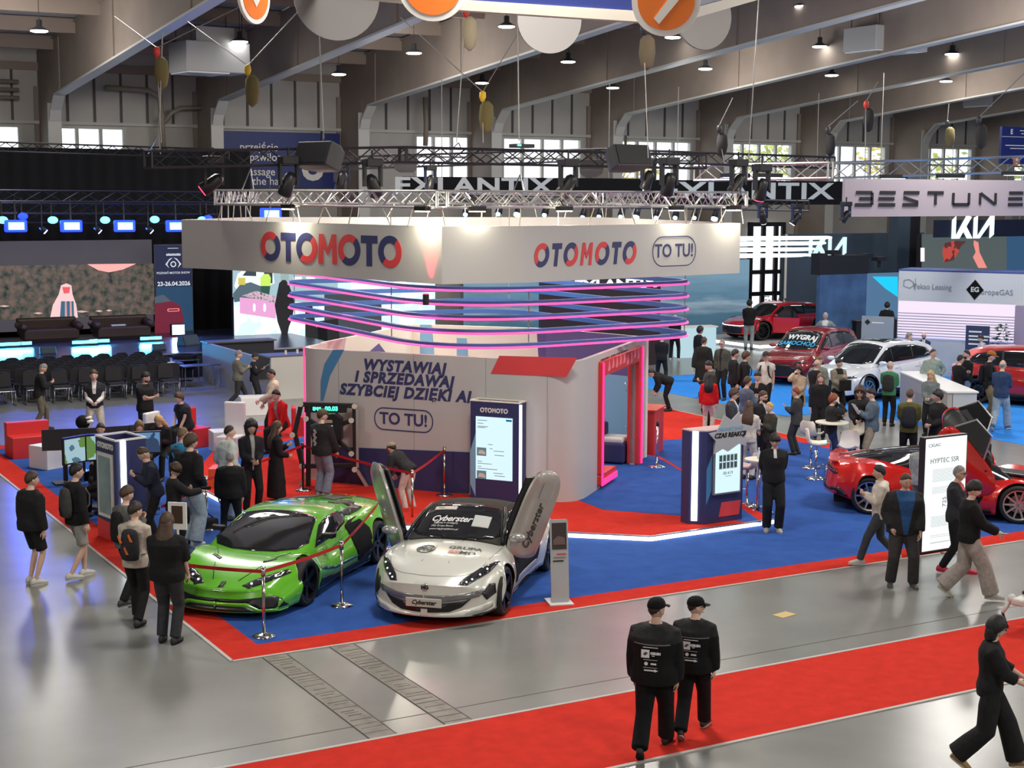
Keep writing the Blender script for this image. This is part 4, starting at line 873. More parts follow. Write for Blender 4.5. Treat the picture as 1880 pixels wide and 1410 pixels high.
st_ = MB(); st_.loft([[(-.24, -.55, .28), (.24, -.55, .28), (.24, -1.0, .22), (-.24, -1.0, .22)], [(-.2, -.55, .4), (.2, -.55, .4), (.2, -1.0, .34), (-.2, -1.0, .34)]], M_blkm); st_.build('seat', sm_, bevel=.04)
MB().loft([[(-.24, -1.0, .25), (.24, -1.0, .25), (.24, -1.14, .25), (-.24, -1.14, .25)], [(-.26, -1.12, .7), (.26, -1.12, .7), (.26, -1.24, .7), (-.26, -1.24, .7)], [(-.15, -1.2, 1.02), (.15, -1.2, 1.02), (.15, -1.3, 1.02), (-.15, -1.3, 1.02)]], M_blkm).build('backrest', sm_, bevel=.04)
MB().box((0, .35, .25), (.3, .25, .2), M_chrome).build('pedal_box', sm_)
s2 = thing('racing_simulator', 'second racing simulator seat with chrome wheel half hidden behind the blue kiosk', 'simulator', (7.45, 28.0, .008), .5)
MB().box((0, 0, .1), (.7, 1.2, .06), M_black).build('frame', s2); MB().lathe([(.1, 0), (.22, .03), (.24, .08), (.12, .1)], (.1, .2, .55), 18, M_chrome).build('wheel_base', s2, smooth=True); MB().box((.1, .2, .33), (.08, .08, .5), M_black).build('column', s2)
MB().loft([[(-.25, -.3, .2), (.25, -.3, .2), (.25, -.45, .2), (-.25, -.45, .2)], [(-.27, -.42, .65), (.27, -.42, .65), (.27, -.56, .65), (-.27, -.56, .65)], [(-.15, -.5, .95), (.15, -.5, .95), (.15, -.6, .95), (-.15, -.6, .95)]], M_blkm).build('backrest', s2, bevel=.04); MB().box((0, -.1, .3), (.48, .5, .16), M_blkm).build('seat', s2, bevel=.04)
s3 = thing('racing_simulator', 'third simulator screen with blue picture partly hidden by the kiosk, behind the hooded crowd', 'simulator', (*G(262, 789, 1.38)[:2], .008), -.2)
MB().box((0, 0, 1.12), (.7, .05, .45), M_black).build('monitor', s3, bevel=.01); MB().box((0, -.028, 1.12), (.64, .006, .39), game_mat('game_blue', [(.03, .05, .1), (.1, .22, .4), (.3, .4, .45)], 1.6)).build('screen', s3); MB().box((0, .05, .5), (.08, .08, .95), M_black).box((0, 0, .02), (.5, .5, .03), M_black).build('stand', s3)
# --- black exercise frame with the green display
ex = thing('strength_test_frame', 'black tubular strength test frame with green digits in front of the slogan wall', 'game machine', (12.1, 28.0, PLH), radians(-3)-YAW)
eo = Vector((12.1, 28.0, PLH)); Mi = (Matrix.Translation(eo) @ Matrix.Rotation(radians(-3)-YAW, 4, 'Z')).inverted()
exn = (_f[0], _f[1], 0)
def EP(px, py, dy=0): p = PL(px, py, (12.1, 28.0, 0), exn); v = Mi @ Vector(p); v.y += dy; return v
M_node = mat('node_disc', (.6, .56, .5), .4); M_silv = mat('silver_tube', (.55, .53, .5), .3, .6)
for nm, pts in (('top_beam', ((556, 742), (655, 745))), ('left_brace', ((553, 742), (541, 795), (555, 853))), ('left_post', ((566, 742), (566, 895))), ('right_post', ((651, 747), (653, 860))), ('upper_strut', ((600, 790), (646, 771))), ('lower_strut', ((605, 795), (646, 832))), ('cross_strut', ((563, 768), (612, 800))), ('low_beam', ((556, 856), (650, 854)))):
    b = MB()
    for a, c in zip(pts, pts[1:]): b.bar(EP(*a), EP(*c), .09, .09, M_black)
    b.build(nm, ex, bevel=.01)
b = MB(); b.bar(EP(660, 745, .3), EP(672, 802, .3), .09, .09, M_black).bar(EP(672, 802, .3), EP(668, 845, .3), .09, .09, M_black); b.build('rear_brace', ex)
b = MB(); b.bar(EP(655, 862), EP(674, 893), .09, .06, M_silv); b.bar(EP(674, 893), EP(675, 912), .09, .06, M_silv); b.build('right_leg', ex); MB().bar(EP(563, 868), EP(550, 893), .08, .06, M_silv).bar(EP(550, 893), EP(550, 912), .08, .06, M_silv).build('left_leg', ex)
MB().bar(EP(656, 750, -.03), EP(657, 858, -.03), .05, .04, M_silv).build('guide_rail', ex)
for (a, c) in ((553, 741), (652, 745), (563, 768), (646, 771), (538, 798), (646, 832), (555, 855), (652, 861)):
    q = EP(a, c, -.06); MB().cyl(q, q+Vector((0, -.03, 0)), .055, n=16, m=M_node).build('joint_disc', ex, smooth=False)
q = EP(598, 750); MB().box(q, (.85, .08, .16), M_black).build('display_box', ex); text('digits', '845  00.03', q+Vector((0, -.045, 0)), (1, 0, 0), uz, .12, glow('digit_green', (.05, 1, .5), 3), ex, bold=.004)
q = EP(612, 782); MB().prism([(-.2, -.25), (.2, -.25), (.2, .18), (.06, .28), (-.14, .28), (-.2, .1)], q, (1, 0, 0), uz, .25, M_black).build('control_unit', ex); MB().box(q+Vector((-.06, -.26, .0)), (.17, .012, .1), glow('lcd', (.7, .9, 1), 1.5)).build('lcd', ex); MB().box(q+Vector((-.06, -.26, .13)), (.17, .012, .06), mat('label_grey', (.35, .3, .25), .5)).build('sticker', ex)
ps = thing('pa_speaker', 'black upright speaker on a stand behind the man in the red jacket', 'loudspeaker', (13.35, 32.8, PLH)); MB().box((0, 0, 1.62), (.38, .34, .62), mat('speaker_black', (.035, .036, .04), .6)).build('cabinet', ps, bevel=.04); MB().cyl((0, 0, .03), (0, 0, 1.32), .02, n=8, m=M_black).build('pole', ps)
for k in range(3): a = k*2.09; MB().tube([(0, 0, .4), (.35*cos(a), .35*sin(a), .02)], .014, 6, M_black).build('leg', ps)
rb2 = thing('booth_annex', 'purple and grey side panel standing at the left end of the slogan wall', 'panel', (13.2, 31.0, PLH), .5); MB().box((0, 0, 1.0), (.9, .08, 2.0), mat('panel_purple', (.10, .08, .18), .6)).build('panel', rb2)
# small camera bag on the blue carpet behind the green car
bg = thing('camera_bag', 'small black bag lying on the blue carpet between the barrier posts', 'bag', G(383, 970, .008)[:2]+(.008,), .4); MB().box((0, 0, .09), (.34, .2, .18), M_blkm).build('body', bg, bevel=.04); MB().tube([(-.12, 0, .17), (0, 0, .27), (.12, 0, .17)], .012, 6, M_blkm).build('handle', bg)
# --- bar tables and swivel stools
def stool(loc, rz, m, label, group=None):
    t = thing('bar_stool', label, 'bar stool', loc, rz, group or 'white swivel stools')
    MB().lathe([(.21, 0), (.215, .015), (.12, .04), (.03, .06)], n=24, m=M_chrome).build('base', t, smooth=True); MB().cyl((0, 0, .05), (0, 0, .7), .027, n=10, m=M_chrome).build('column', t, smooth=True)
    MB().tube([(0, 0, .32), (0, -.17, .32), (.1, -.2, .32), (-.1, -.2, .32)], .012, 6, M_chrome).build('footrest', t)
    rs = []
    for (y, z, w, th) in ((-.22, .75, .17, .02), (-.19, .735, .21, .03), (-.05, .715, .215, .03), (.1, .73, .21, .03), (.17, .78, .205, .03), (.205, .88, .2, .028), (.225, 1.0, .18, .024), (.23, 1.06, .13, .02)):
        up = Vector((0, 0, 1)) if z < .76 else (Vector((0, -.5, .86)) if z < .8 else Vector((0, -1, .1))); up.normalize()
        R = []
        for s in range(9):
            u_ = -1+2*s/8; c = abs(u_)**2.5*.055; R.append(Vector((u_*w, y, z))+up*(c+th/2))
        for s in range(8, -1, -1):
            u_ = -1+2*s/8; c = abs(u_)**2.5*.055; R.append(Vector((u_*w, y, z))+up*(c-th/2))
        rs.append([tuple(q) for q in R])
    MB().loft(rs, m).build('shell_seat', t, auto=50); return t
M_cream3 = mat('stool_cream', (.82, .78, .66), .35); M_sg = mat('stool_greyish', (.55, .53, .55), .4)
def table(loc, r, label, h=1.06):
    t = thing('bar_table', label, 'bar table', loc); MB().cyl((0, 0, h-.03), (0, 0, h), r, n=36, m=M_cream3).build('table_top', t, bevel=.006); MB().cyl((0, 0, .03), (0, 0, h-.03), .035, n=12, m=M_chrome).build('column', t, smooth=True)
    for k in range(4): a = k*pi/2+.5; MB().tube([(0, 0, .12), (.22*cos(a), .22*sin(a), .08), (.33*cos(a), .33*sin(a), .015)], .02, 6, M_chrome).build('foot', t, smooth=True)
tb2 = G(1525, 862, .01); table(tb2, .36, 'round cream bar table surrounded by four stools in the right half')
for i, (px, py, rz, m, lab) in enumerate(((1497, 882, .9, M_cream3, 'cream swivel stool front left of the right bar table'), (1556, 888, -.9-3.14*0, M_sg, 'greyish swivel stool front right of the right bar table'), (1488, 862, 1.9, M_cream3, 'cream swivel stool at the left rear of the right bar table'), (1564, 862, -1.3, M_cream3, 'cream swivel stool right of the right bar table'))):
    q = G(px, py-3, .01); stool(q, rz, m, lab)
q = G(1390, 945, PLH); table((17.95, 22.35, .01), .27, 'round bar table with a bottle behind the reaction kiosk', 1.04)
stool((17.45, 22.75, .012), 2.2, M_cream3, 'cream swivel stool left of the table behind the reaction kiosk'); stool((18.2, 23.0, .012), -2.6, mat('stool_pinkish', (.55, .42, .42), .4), 'pinkish swivel stool behind the man in black with folded hands')
stool((17.9, 23.4, .012), 1.0, M_cream3, 'third swivel stool farther behind the reaction kiosk')
bo_ = thing('water_bottle', 'small clear water bottle on the bar table behind the reaction kiosk', 'bottle', (17.93, 22.33, 1.05)); MB().lathe([(.03, 0), (.033, .02), (.033, .12), (.012, .17), (.012, .2)], n=12, m=mat('bottle_clear', (.6, .65, .68), .1)).build('body', bo_, smooth=True); MB().cyl((0, 0, .2), (0, 0, .215), .014, n=8, m=M_white).build('cap', bo_)
# --- lit display board HYPTEC SSR
ga = Vector(G(1690, 1019, .011)); gb = Vector(G(1783, 1004, .011)); gd = (gb-ga); gd.z = 0; gL = 1.0; gd.normalize(); gn = Vector((gd.y, -gd.x, 0)); gh = 1.98
gt = thing('light_box', 'tall glowing white information board in front of the red sports car', 'light box', ga)
MB().prism([(0, .02), (gL, .02), (gL, gh), (0, gh)], -gn*.12, gd, uz, .12, M_black).build('casing', gt, bevel=.005)
M_lb = glow('lightbox_face', (.93, 1.0, 1.0), .92)
MB().prism([(.025, .05), (gL-.02, .05), (gL-.02, gh-.025), (.025, gh-.025)], gn*.001, gd, uz, .006, M_lb).build('lit_face', gt)
M_gt = mat('board_text', (.22, .32, .3), .6)
text('lettering', 'HYPTEC SSR', gd*.47+uz*1.57+gn*.01, gd, uz, .118, M_gt, gt, space=1.05); text('lettering', 'GAC', gd*.27+uz*1.84+gn*.01, gd, uz, .075, M_gt, gt, sx=1.3)
m = MB(); ringpoly(m, rrect(.09, .05, .024, 5), rrect(.075, .035, .017, 5), gd*.13+uz*1.84+gn*.008, gd, uz, .003, M_gt); m.build('emblem', gt)
random.seed(12)
for z in list(np.arange(1.42, 1.2, -.022))+list(np.arange(1.12, 1.02, -.024))+list(np.arange(.62, .44, -.021))+[.3, .27, .18, .17]:
    MB().prism([(.2, z), (.2+random.uniform(.4, .6), z), (.2+.5, z+.004), (.2, z+.004)], gn*.008, gd, uz, .002, M_gt).build('text_line', gt)
text('digits', '725', gd*.5+uz*.86+gn*.01, uz, -gd, .12, M_gt, gt)
tag(MB().tube([ga+Vector((.4, -.05, .01)), ga+Vector((.5, -.22, .006)), ga+Vector((.62, -.28, .006))], .008, 5, M_black).build('power_cable'), 'short black cable at the foot of the glowing board', 'cable')
# ================================================================= CARS
def herm(X, Y):
    X = np.array(X, float); Y = np.array(Y, float); m = np.gradient(Y, X)
    def f(x):
        x = min(max(x, X[0]), X[-1]); i = min(max(int(np.searchsorted(X, x))-1, 0), len(X)-2); h = X[i+1]-X[i]; t = (x-X[i])/h
        return (2*t**3-3*t*t+1)*Y[i]+(t**3-2*t*t+t)*h*m[i]+(-2*t**3+3*t*t)*Y[i+1]+(t**3-t*t)*h*m[i+1]
    return f
def sstep(a, b, x): t = min(max((x-a)/(b-a), 0), 1); return t*t*(3-2*t)
def paint(name, rgb, metal=.25, rough=.28, coat=1.0): return mat(name, rgb, rough, metal, coat=coat)
M_tyre = mat('tyre', (.012, .012, .012), .7); M_rimd = mat('rim_dark', (.03, .03, .032), .3, .8); M_rims = mat('rim_silver', (.5, .5, .52), .25, .9); M_cglass = mat('car_glass', (.012, .014, .016), .04, coat=.5); M_cblack = mat('car_black', (.008, .008, .009), .35); M_disc = mat('brake_disc', (.3, .3, .3), .3, .9)
M_hl = mat('headlamp', (.02, .022, .025), .05, coat=1.0); M_hle = glow('headlamp_dot', (.8, .85, 1.0), 2.5); M_plate = mat('plate', (.6, .57, .5), .4); M_tail = mat('tail_lamp', (.25, .005, .008), .1, coat=1.0)
def wheel_mesh(r, w, spokes, rim, two=False, rimf=.72):
    t = MB(); n = 36
    def ring(prof, m):
        vs = []; fs = []; N = len(prof)
        for (rr, y) in prof:
            for k in range(n): a = 2*pi*k/n; vs.append((rr*cos(a), y, rr*sin(a)))
        for i in range(N-1):
            for k in range(n): fs.append((i*n+k, (i+1)*n+k, (i+1)*n+(k+1) % n, i*n+(k+1) % n))
        return vs, fs, m
    tyre = MB().add(*ring([(r*rimf, -w/2), (r*.93, -w/2), (r, -w*.4), (r, w*.4), (r*.93, w/2), (r*rimf, w/2), (r*rimf, -w/2)], M_tyre)).mesh('tyre', True)
    R = MB(); ri = r*rimf
    R.add(*ring([(ri*1.0, w*.49), (ri*1.02, w*.52), (ri*.93, w*.5), (ri*.9, w*.2), (ri*.9, -w*.45), (ri, -w*.48)], rim))
    R.add(*ring([(ri*.62, w*.05), (ri*.2, w*.05)], M_disc)); R.add(*ring([(ri*.9, -w*.1), (.01, -w*.1)], M_blkm))
    for k in range(spokes):
        a = 2*pi*k/spokes
        for da in ((-.1, .1) if two else (0,)):
            c1, s1 = cos(a+da*.6), sin(a+da*.6); c2, s2 = cos(a+da), sin(a+da); q = .035 if spokes < 8 else .02
            R.loft([[(c*rr-s*q*wd, y, s*rr+c*q*wd), (c*rr+s*q*wd, y, s*rr-c*q*wd), (c*rr+s*q*wd, y-.03, s*rr-c*q*wd), (c*rr-s*q*wd, y-.03, s*rr+c*q*wd)] for c, s, rr, y, wd in ((c1, s1, ri*.12, w*.36, 1.2), (c1, s1, ri*.5, w*.40, .9), (c2, s2, ri*.94, w*.47, .8))], rim)
    R.add(*ring([(.01, w*.42), (ri*.16, w*.40), (ri*.18, w*.3)], rim))
    return tyre, R.mesh('rim', False)
class Car:
    def __init__(s, name, label, loc, yaw, pt, T, cat='car', group=None):
        s.t = thing(name, label, cat, loc, yaw, group); s.pt = pt; s.T = T; s.L = T['L']; X = T['x']
        s.W, s.zs, s.ys, s.zh, s.zl = [herm(X, T[k]) for k in ('W', 'zs', 'ys', 'zh', 'zl')]
        s.build_body(); s.build_cabin(); s.bvh()
    def build_body(s):
        T = s.T; L = s.L; ra = T['ra']; axles = T['ax']; zr = T['r']
        xs = set(np.linspace(-L/2, L/2, 60).round(4))
        for ax in axles:
            for k in range(15): xs.add(round(ax-ra*cos(pi*k/14), 4))
            xs.add(round(ax-ra-.004, 4)); xs.add(round(ax+ra+.004, 4))
        xs = sorted(x for x in xs if -L/2 <= x <= L/2); Ns, Nt = 12, 9; rings = []
        for x in xs:
            W, zs, ys, zh, zl = s.W(x), s.zs(x), s.ys(x), s.zh(x), s.zl(x); zlow = zl; fl = 0
            for ax in axles:
                d = abs(x-ax)
                if d < ra: zlow = max(zl, zr+sqrt(ra*ra-d*d)*1.0)
            half = []
            for i in range(Ns):
                t = i/(Ns-1); z = zlow+(zs-zlow)*t; u_ = (z-zl)/max(zs-zl, .01)
                y = W*(T.get('tuck', .93)+(1-T.get('tuck', .93))*sstep(0, .42, u_)) if u_ < .42 else W+(ys-W)*((u_-.42)/.58)**T.get('sp', 2.2)
                cr = T.get('crease', 0)
                if cr: y += cr*math.exp(-((u_-.62)/.07)**2)
                for ax in axles:
                    dd = sqrt((x-ax)**2+(z-zr)**2)-ra
                    if -.05 < dd < .3: y += T.get('flare', .02)*math.exp(-((dd)/.10)**2)
                half.append((y, z))
            for i in range(1, Nt+1):
                t = i/Nt; y = ys*(1-t); z = zh+(zs-zh)*abs(y/ys)**T.get('tp', 2.5) ; half.append((y, z))
            P = [(x, y, z) for y, z in half]; Q = [(x, -y, z) for y, z in half[:-1]][::-1]
            rings.append(P+Q)
        sw, W0 = T.get('sweep', (.25, .25)), max(T['W'])
        def warp(p):
            x, y, z = p; e = sstep(L/2-.9, L/2, abs(x)); k = sw[1] if x > 0 else sw[0]; rk = T.get('rake', (0.0, 0.0))[1 if x > 0 else 0]
            return (x-math.copysign(1, x)*e*(k*(abs(y)/W0)**2.4+rk*(z-.35)), y, z)
        n = len(rings[0]); m = MB(); m.loft([[warp(p) for p in R] for R in rings], s.pt, caps=False, closed_u=False)
        for R in (rings[0], rings[-1]):   # end faces, filled row by row
            h = Ns+Nt-1; rows = []
            for i in range(h+1):
                a = R[i]; b = R[n-1-i]; rows.append([warp((a[0], a[1]+(b[1]-a[1])*k/10, a[2])) for k in range(11)])
            fs = []; vs = [p for r in rows for p in r]
            for i in range(h):
                for k in range(10): fs.append((i*11+k, i*11+k+1, (i+1)*11+k+1, (i+1)*11+k))
            m.add(vs, fs, s.pt)
        me = m.mesh('body', True); bm = bmesh.new(); bm.from_mesh(me); bmesh.ops.remove_doubles(bm, verts=bm.verts, dist=.0008); bmesh.ops.recalc_face_normals(bm, faces=bm.faces); bm.to_mesh(me); bm.free(); me.set_sharp_from_angle(angle=radians(38))
        s.body = bpy.data.objects.new('body', me); COL.objects.link(s.body); s.body.parent = s.t
        sd = s.body.modifiers.new('panel', 'SOLIDIFY'); sd.thickness = .012; sd.offset = -1
        zf = min(T['zs']); c = MB(); W0 = min(s.W(a) for a in axles)
        xa, xb = -L/2+.25, L/2-.35; zt = T.get('und', .5)
        c.box(((xa+xb)/2, 0, (zt+.14)/2), (xb-xa, 2*(W0-.34), zt-.14), M_blkm); c.box((0, 0, .2), (T['ax'][1]-T['ax'][0]-2*ra-.02, 2*W0*.9, .1), M_blkm)
        c.build('underbody', s.t)
    def build_cabin(s):
        T = s.T; C = T['cab']; X = C['x']; zt, yb, yt, zb_ = [herm(X, C[k]) for k in ('zt', 'yb', 'yt', 'zb')]; rings = []
        for x in np.linspace(X[0], X[-1], 34):
            a, b, c, d = zt(x), yb(x), yt(x), zb_(x); half = []
            for i in range(8):
                t = i/8; half.append((b+(c-b)*t**1.15+.012*sin(pi*t), d+(a-.05*C.get('rr', 1)-d)*t))
            for i in range(9):
                t = i/8; y = c*(1-t); half.append((y, a-.05*C.get('rr', 1)*abs(y/c)**2.6))
            rings.append([(x, y, z) for y, z in half]+[(x, -y, z) for y, z in half[:-1]][::-1])
        me = MB().loft(rings, C.get('mat') or s.pt, caps=True).mesh('cabin', True); bm = bmesh.new(); bm.from_mesh(me); bmesh.ops.recalc_face_normals(bm, faces=bm.faces); bm.to_mesh(me); bm.free(); me.set_sharp_from_angle(angle=radians(40))
        s.cab = bpy.data.objects.new(C.get('name', 'cabin'), me); COL.objects.link(s.cab); s.cab.parent = s.t
    def bvh(s):
        vs = []; fs = []
        for o in (s.body, s.cab):
            k = len(vs); vs += [v.co.copy() for v in o.data.vertices]; fs += [[i+k for i in p.vertices] for p in o.data.polygons]
        s.B = BVHTree.FromPolygons(vs, fs)
    def hit(s, ax, a, b):
        o, d = {'x+': ((9, a, b), (-1, 0, 0)), 'x-': ((-9, a, b), (1, 0, 0)), 'y+': ((a, 9, b), (0, -1, 0)), 'y-': ((a, -9, b), (0, 1, 0)), 'z': ((a, b, 9), (0, 0, -1))}[ax]
        loc, nr, i, dist = s.B.ray_cast(Vector(o), Vector(d))
        if loc is None: return None
        if nr.dot(Vector(d)) > 0: nr = -nr
        return loc, nr
    def patch(s, ax, poly, m, name, off=.006, step=.05, both=False, parent=None):
        """surface piece of the given outline fitted on the bodywork"""
        res = None
        for mir in ((1, -1) if both else (1,)):
            axx = ax; pl = list(poly)
            if mir < 0:
                if ax in ('y+', 'y-'): axx = 'y-' if ax == 'y+' else 'y+'
                elif ax == 'z': pl = [(a, -b) for a, b in poly]
                else: pl = [(-a, b) for a, b in poly]
            B = []
            for i in range(len(pl)):
                a = np.array(pl[i]); b = np.array(pl[(i+1) % len(pl)]); k = max(1, int(np.linalg.norm(b-a)/step))
                for j in range(k): B.append(tuple(a+(b-a)*j/k))
            nb = len(B); pts = [Vector(p) for p in B]; x0, x1 = min(p[0] for p in B), max(p[0] for p in B); y0, y1 = min(p[1] for p in B), max(p[1] for p in B)
            def inside(x, y):
                c = False; j = nb-1
                for i in range(nb):
                    if (B[i][1] > y) != (B[j][1] > y) and x < (B[j][0]-B[i][0])*(y-B[i][1])/(B[j][1]-B[i][1])+B[i][0]: c = not c
                    j = i
                return c
            gx = x0+step*.5
            while gx < x1:
                gy = y0+step*.5
                while gy < y1:
                    if inside(gx, gy) and min((gx-p[0])**2+(gy-p[1])**2 for p in B) > (step*.45)**2: pts.append(Vector((gx, gy)))
                    gy += step
                gx += step
            r = geometry.delaunay_2d_cdt(pts, [(i, (i+1) % nb) for i in range(nb)], [list(range(nb))], 1, 1e-5)
            vs = []; ok = []
            for p in r[0]:
                h = s.hit(axx, p[0], p[1]); ok.append(h is not None); vs.append(tuple(h[0]+h[1]*off) if h else (0, 0, 0))
            fs = [f for f in r[2] if all(ok[i] for i in f) and max((Vector(vs[f[i]])-Vector(vs[f[i-1]])).length for i in range(len(f))) < step*7]
            o = MB().add(vs, fs, m).build(name, parent or s.t, smooth=True)
            sd = o.modifiers.new('t', 'SOLIDIFY'); sd.thickness = .004; sd.offset = 0
            res = o
        return res
    def lettering(s, ax, st, at, size, m, rot=0.0, off=.01, parent=None, flip=1, **kw):
        me = txt_mesh(st, size, depth=0, **kw); c, sn = cos(rot), sin(rot); bad = False
        bm = bmesh.new(); bm.from_mesh(me); bmesh.ops.triangulate(bm, faces=bm.faces)
        for v in bm.verts:
            a, b = v.co.x*flip, v.co.y; p = (at[0]+a*c-b*sn, at[1]+a*sn+b*c); h = s.hit(ax, *p)
            if h: v.co = h[0]+h[1]*off
            else: bad = True
        bm.to_mesh(me); bm.free(); me.materials.clear(); me.materials.append(m); me.name = 'lettering'
        o = bpy.data.objects.new('lettering', me); COL.objects.link(o); o.parent = parent or s.t; return o
    def wheels(s, rims, spokes, two=False, wd=.25, rimf=.74, inset=.02):
        T = s.T; ty, ri = wheel_mesh(T['r'], wd, spokes, rims, two, rimf)
        for ax in T['ax']:
            for sd in (1, -1):
                e = bpy.data.objects.new('wheel', ty); COL.objects.link(e); e.parent = s.t; e.location = (ax, sd*(s.W(ax)-wd/2-inset), T['r']); e.rotation_euler[2] = 0 if sd > 0 else pi
                r = bpy.data.objects.new('rim', ri); COL.objects.link(r); r.parent = e
    def arch_trim(s, m, w=.05):
        T = s.T
        for ax in T['ax']:
            for sd in (1, -1):
                pts = []
                for k in range(17):
                    a = pi*k/16; x = ax-T['ra']*cos(a); z = max(T['r']+T['ra']*sin(a)+.012, s.zl(x)); h = s.hit('y+' if sd > 0 else 'y-', x, z+.015)
                    if h: pts.append(tuple(h[0]))
                if len(pts) > 3: MB().tube(pts, w/2, 6, m).build('arch_trim', s.t, smooth=True)
def mirror(c, x, y, z, m, both=True, s=1.0):
    for sd in ((1, -1) if both else (1,)):
        e = MB().sph((0, 0, 0), (.09*s, .13*s, .065*s), 14, 8, m).build('side_mirror', c.t, smooth=True); e.location = (x, sd*(y+.12), z+.05)
        MB().bar((0, -sd*.1, -.03), (0, -sd*.2, -.06), .03, .03, M_cblack).build('mirror_arm', e)
# ---------------------------------------------------------------- green sports car
M_green = paint('paint_green', (.13, .50, .02), .0, .22)
T = dict(L=4.72, r=.345, ra=.40, ax=(-1.33, 1.37), tuck=.95, sp=1.6, sweep=(.12, .42), rake=(.1, .35), flare=.02, tp=3.0, und=.45,
  x=[-2.36, -2.1, -1.8, -1.33, -.8, -.3, .3, .8, 1.37, 1.8, 2.1, 2.36],
  W=[.86, .96, 1.0, 1.015, 1.0, .95, .93, .95, .99, .98, .95, .86],
  zs=[.80, .87, .90, .90, .84, .74, .68, .69, .74, .66, .56, .42],
  ys=[.62, .72, .78, .80, .80, .76, .74, .76, .80, .78, .74, .64],
  zh=[.88, .92, .95, .97, .94, .86, .74, .70, .68, .60, .50, .38],
  zl=[.34, .26, .2, .16, .12, .11, .11, .11, .13, .13, .12, .11],
  cab=dict(x=[-2.1, -1.6, -1.0, -.5, -.1, .25, .6, .95, 1.3], zt=[.90, 1.0, 1.08, 1.125, 1.135, 1.09, .98, .84, .69], yb=[.45, .56, .68, .78, .83, .85, .86, .85, .76], yt=[.32, .42, .52, .60, .64, .66, .70, .76, .72], zb=[.84, .86, .8, .7, .64, .62, .62, .62, .62], rr=.8))
lam = Car('sports_car', 'low wedge-shaped green sports car with black wheels near the carpet corner', (8.42, 21.98, .008), radians(-136.3), M_green, T)
lam.wheels(M_rimd, 5, True, .27, .76)
lam.patch('z', [(1.25, .0), (1.22, .36), (1.10, .66), (.92, .76), (.6, .68), (.26, .60), (.18, .3), (.16, 0), (.18, -.3), (.26, -.60), (.6, -.68), (.92, -.76), (1.10, -.66), (1.22, -.36)], M_cglass, 'windscreen')
lam.patch('y+', [(.86, .73), (.42, .98), (.1, 1.045), (-.35, 1.04), (-.62, .93), (-.45, .84), (.1, .765)], M_cglass, 'side_window', both=True)
lam.patch('y+', [(-.42, .80), (-.84, .86), (-.98, .66), (-.90, .30), (-.52, .22), (-.40, .5)], M_blkm, 'side_intake', both=True)
lam.patch('y+', [(.92, .22), (.9, .30), (.2, .22), (-.55, .24), (-.9, .34), (-.95, .15), (0, .115), (.9, .13)], M_cblack, 'side_skirt', both=True)
lam.patch('y+', [(.9, .42), (.3, .30), (-.45, .3), (-.5, .33), (.3, .35), (.85, .47)], mat('green_crease_shade', (.02, .12, .04), .3, coat=.8), 'door_crease_shade', both=True)  # shade of the door crease, put in as a darker copy of the green
lam.patch('y+', [(-.5, 1.0), (-.9, .98), (-1.3, .95), (-1.28, .92), (-.8, .88), (-.58, .92)], M_cblack, 'rear_quarter_window', both=True)
lam.patch('x+', [(.30, .44), (.42, .50), (.80, .615), (.85, .565), (.55, .455), (.42, .42)], M_hl, 'headlamp', both=True, step=.03)
for sd in (1, -1):
    for (y, z) in ((.42, .462), (.56, .50), (.70, .545)):
        h = lam.hit('x+', sd*y, z)
        if h: MB().sph(h[0]+h[1]*.008, .018, 8, 6, M_hle).build('lamp_spot', lam.t)
lam.patch('x+', [(0, .285), (.32, .285), (.78, .33), (.86, .28), (.9, .16), (.62, .155), (.45, .24), (0, .24)], M_cblack, 'front_intake', both=True)
lam.patch('x+', [(0, .235), (.44, .235), (.62, .15), (.88, .15), (.88, .125), (.60, .125), (.42, .2), (0, .2)], M_green, 'front_lip', off=.05, both=True)
lam.patch('x+', [(0, .19), (.42, .19), (.6, .12), (0, .12)], M_cblack, 'splitter', both=True, off=.02)
lam.patch('z', [(-1.0, .1), (-1.0, .34), (-1.75, .30), (-1.75, .1)], M_cblack, 'engine_louvre', both=True); lam.patch('z', [(-.62, .40), (-.7, .52), (-1.2, .60), (-1.45, .5), (-1.05, .43)], M_cblack, 'roof_scoop', both=True)
lam.patch('z', [(1.62, .35), (1.5, .52), (1.46, .5), (1.56, .33)], M_cblack, 'bonnet_vent', both=True, step=.03)
for sd in (1, -1):
    MB().tube([tuple(lam.hit('z', x, sd*y)[0]+Vector((0, 0, .004))) for x, y in ((2.1, .2), (1.8, .34), (1.4, .48), (1.2, .6))], .006, 5, M_cblack).build('bonnet_crease', lam.t, smooth=True)
    e = MB().loft([[(-.05, 0, -.03), (.07, 0, -.035), (.07, 0, .04), (-.05, 0, .035)], [(-.06, sd*.2, -.035), (.06, sd*.18, -.04), (.05, sd*.19, .045), (-.06, sd*.21, .04)]], M_cblack).build('side_mirror', lam.t, bevel=.015); e.location = (.55, sd*.82, .86)
    MB().bar((.0, 0, -.02), (.06, -sd*.12, -.16), .025, .05, M_cblack).build('mirror_arm', e)
lam.patch('x+', rrect(.07, .085, .02, 4, 0, .43), M_cblack, 'badge', step=.02)
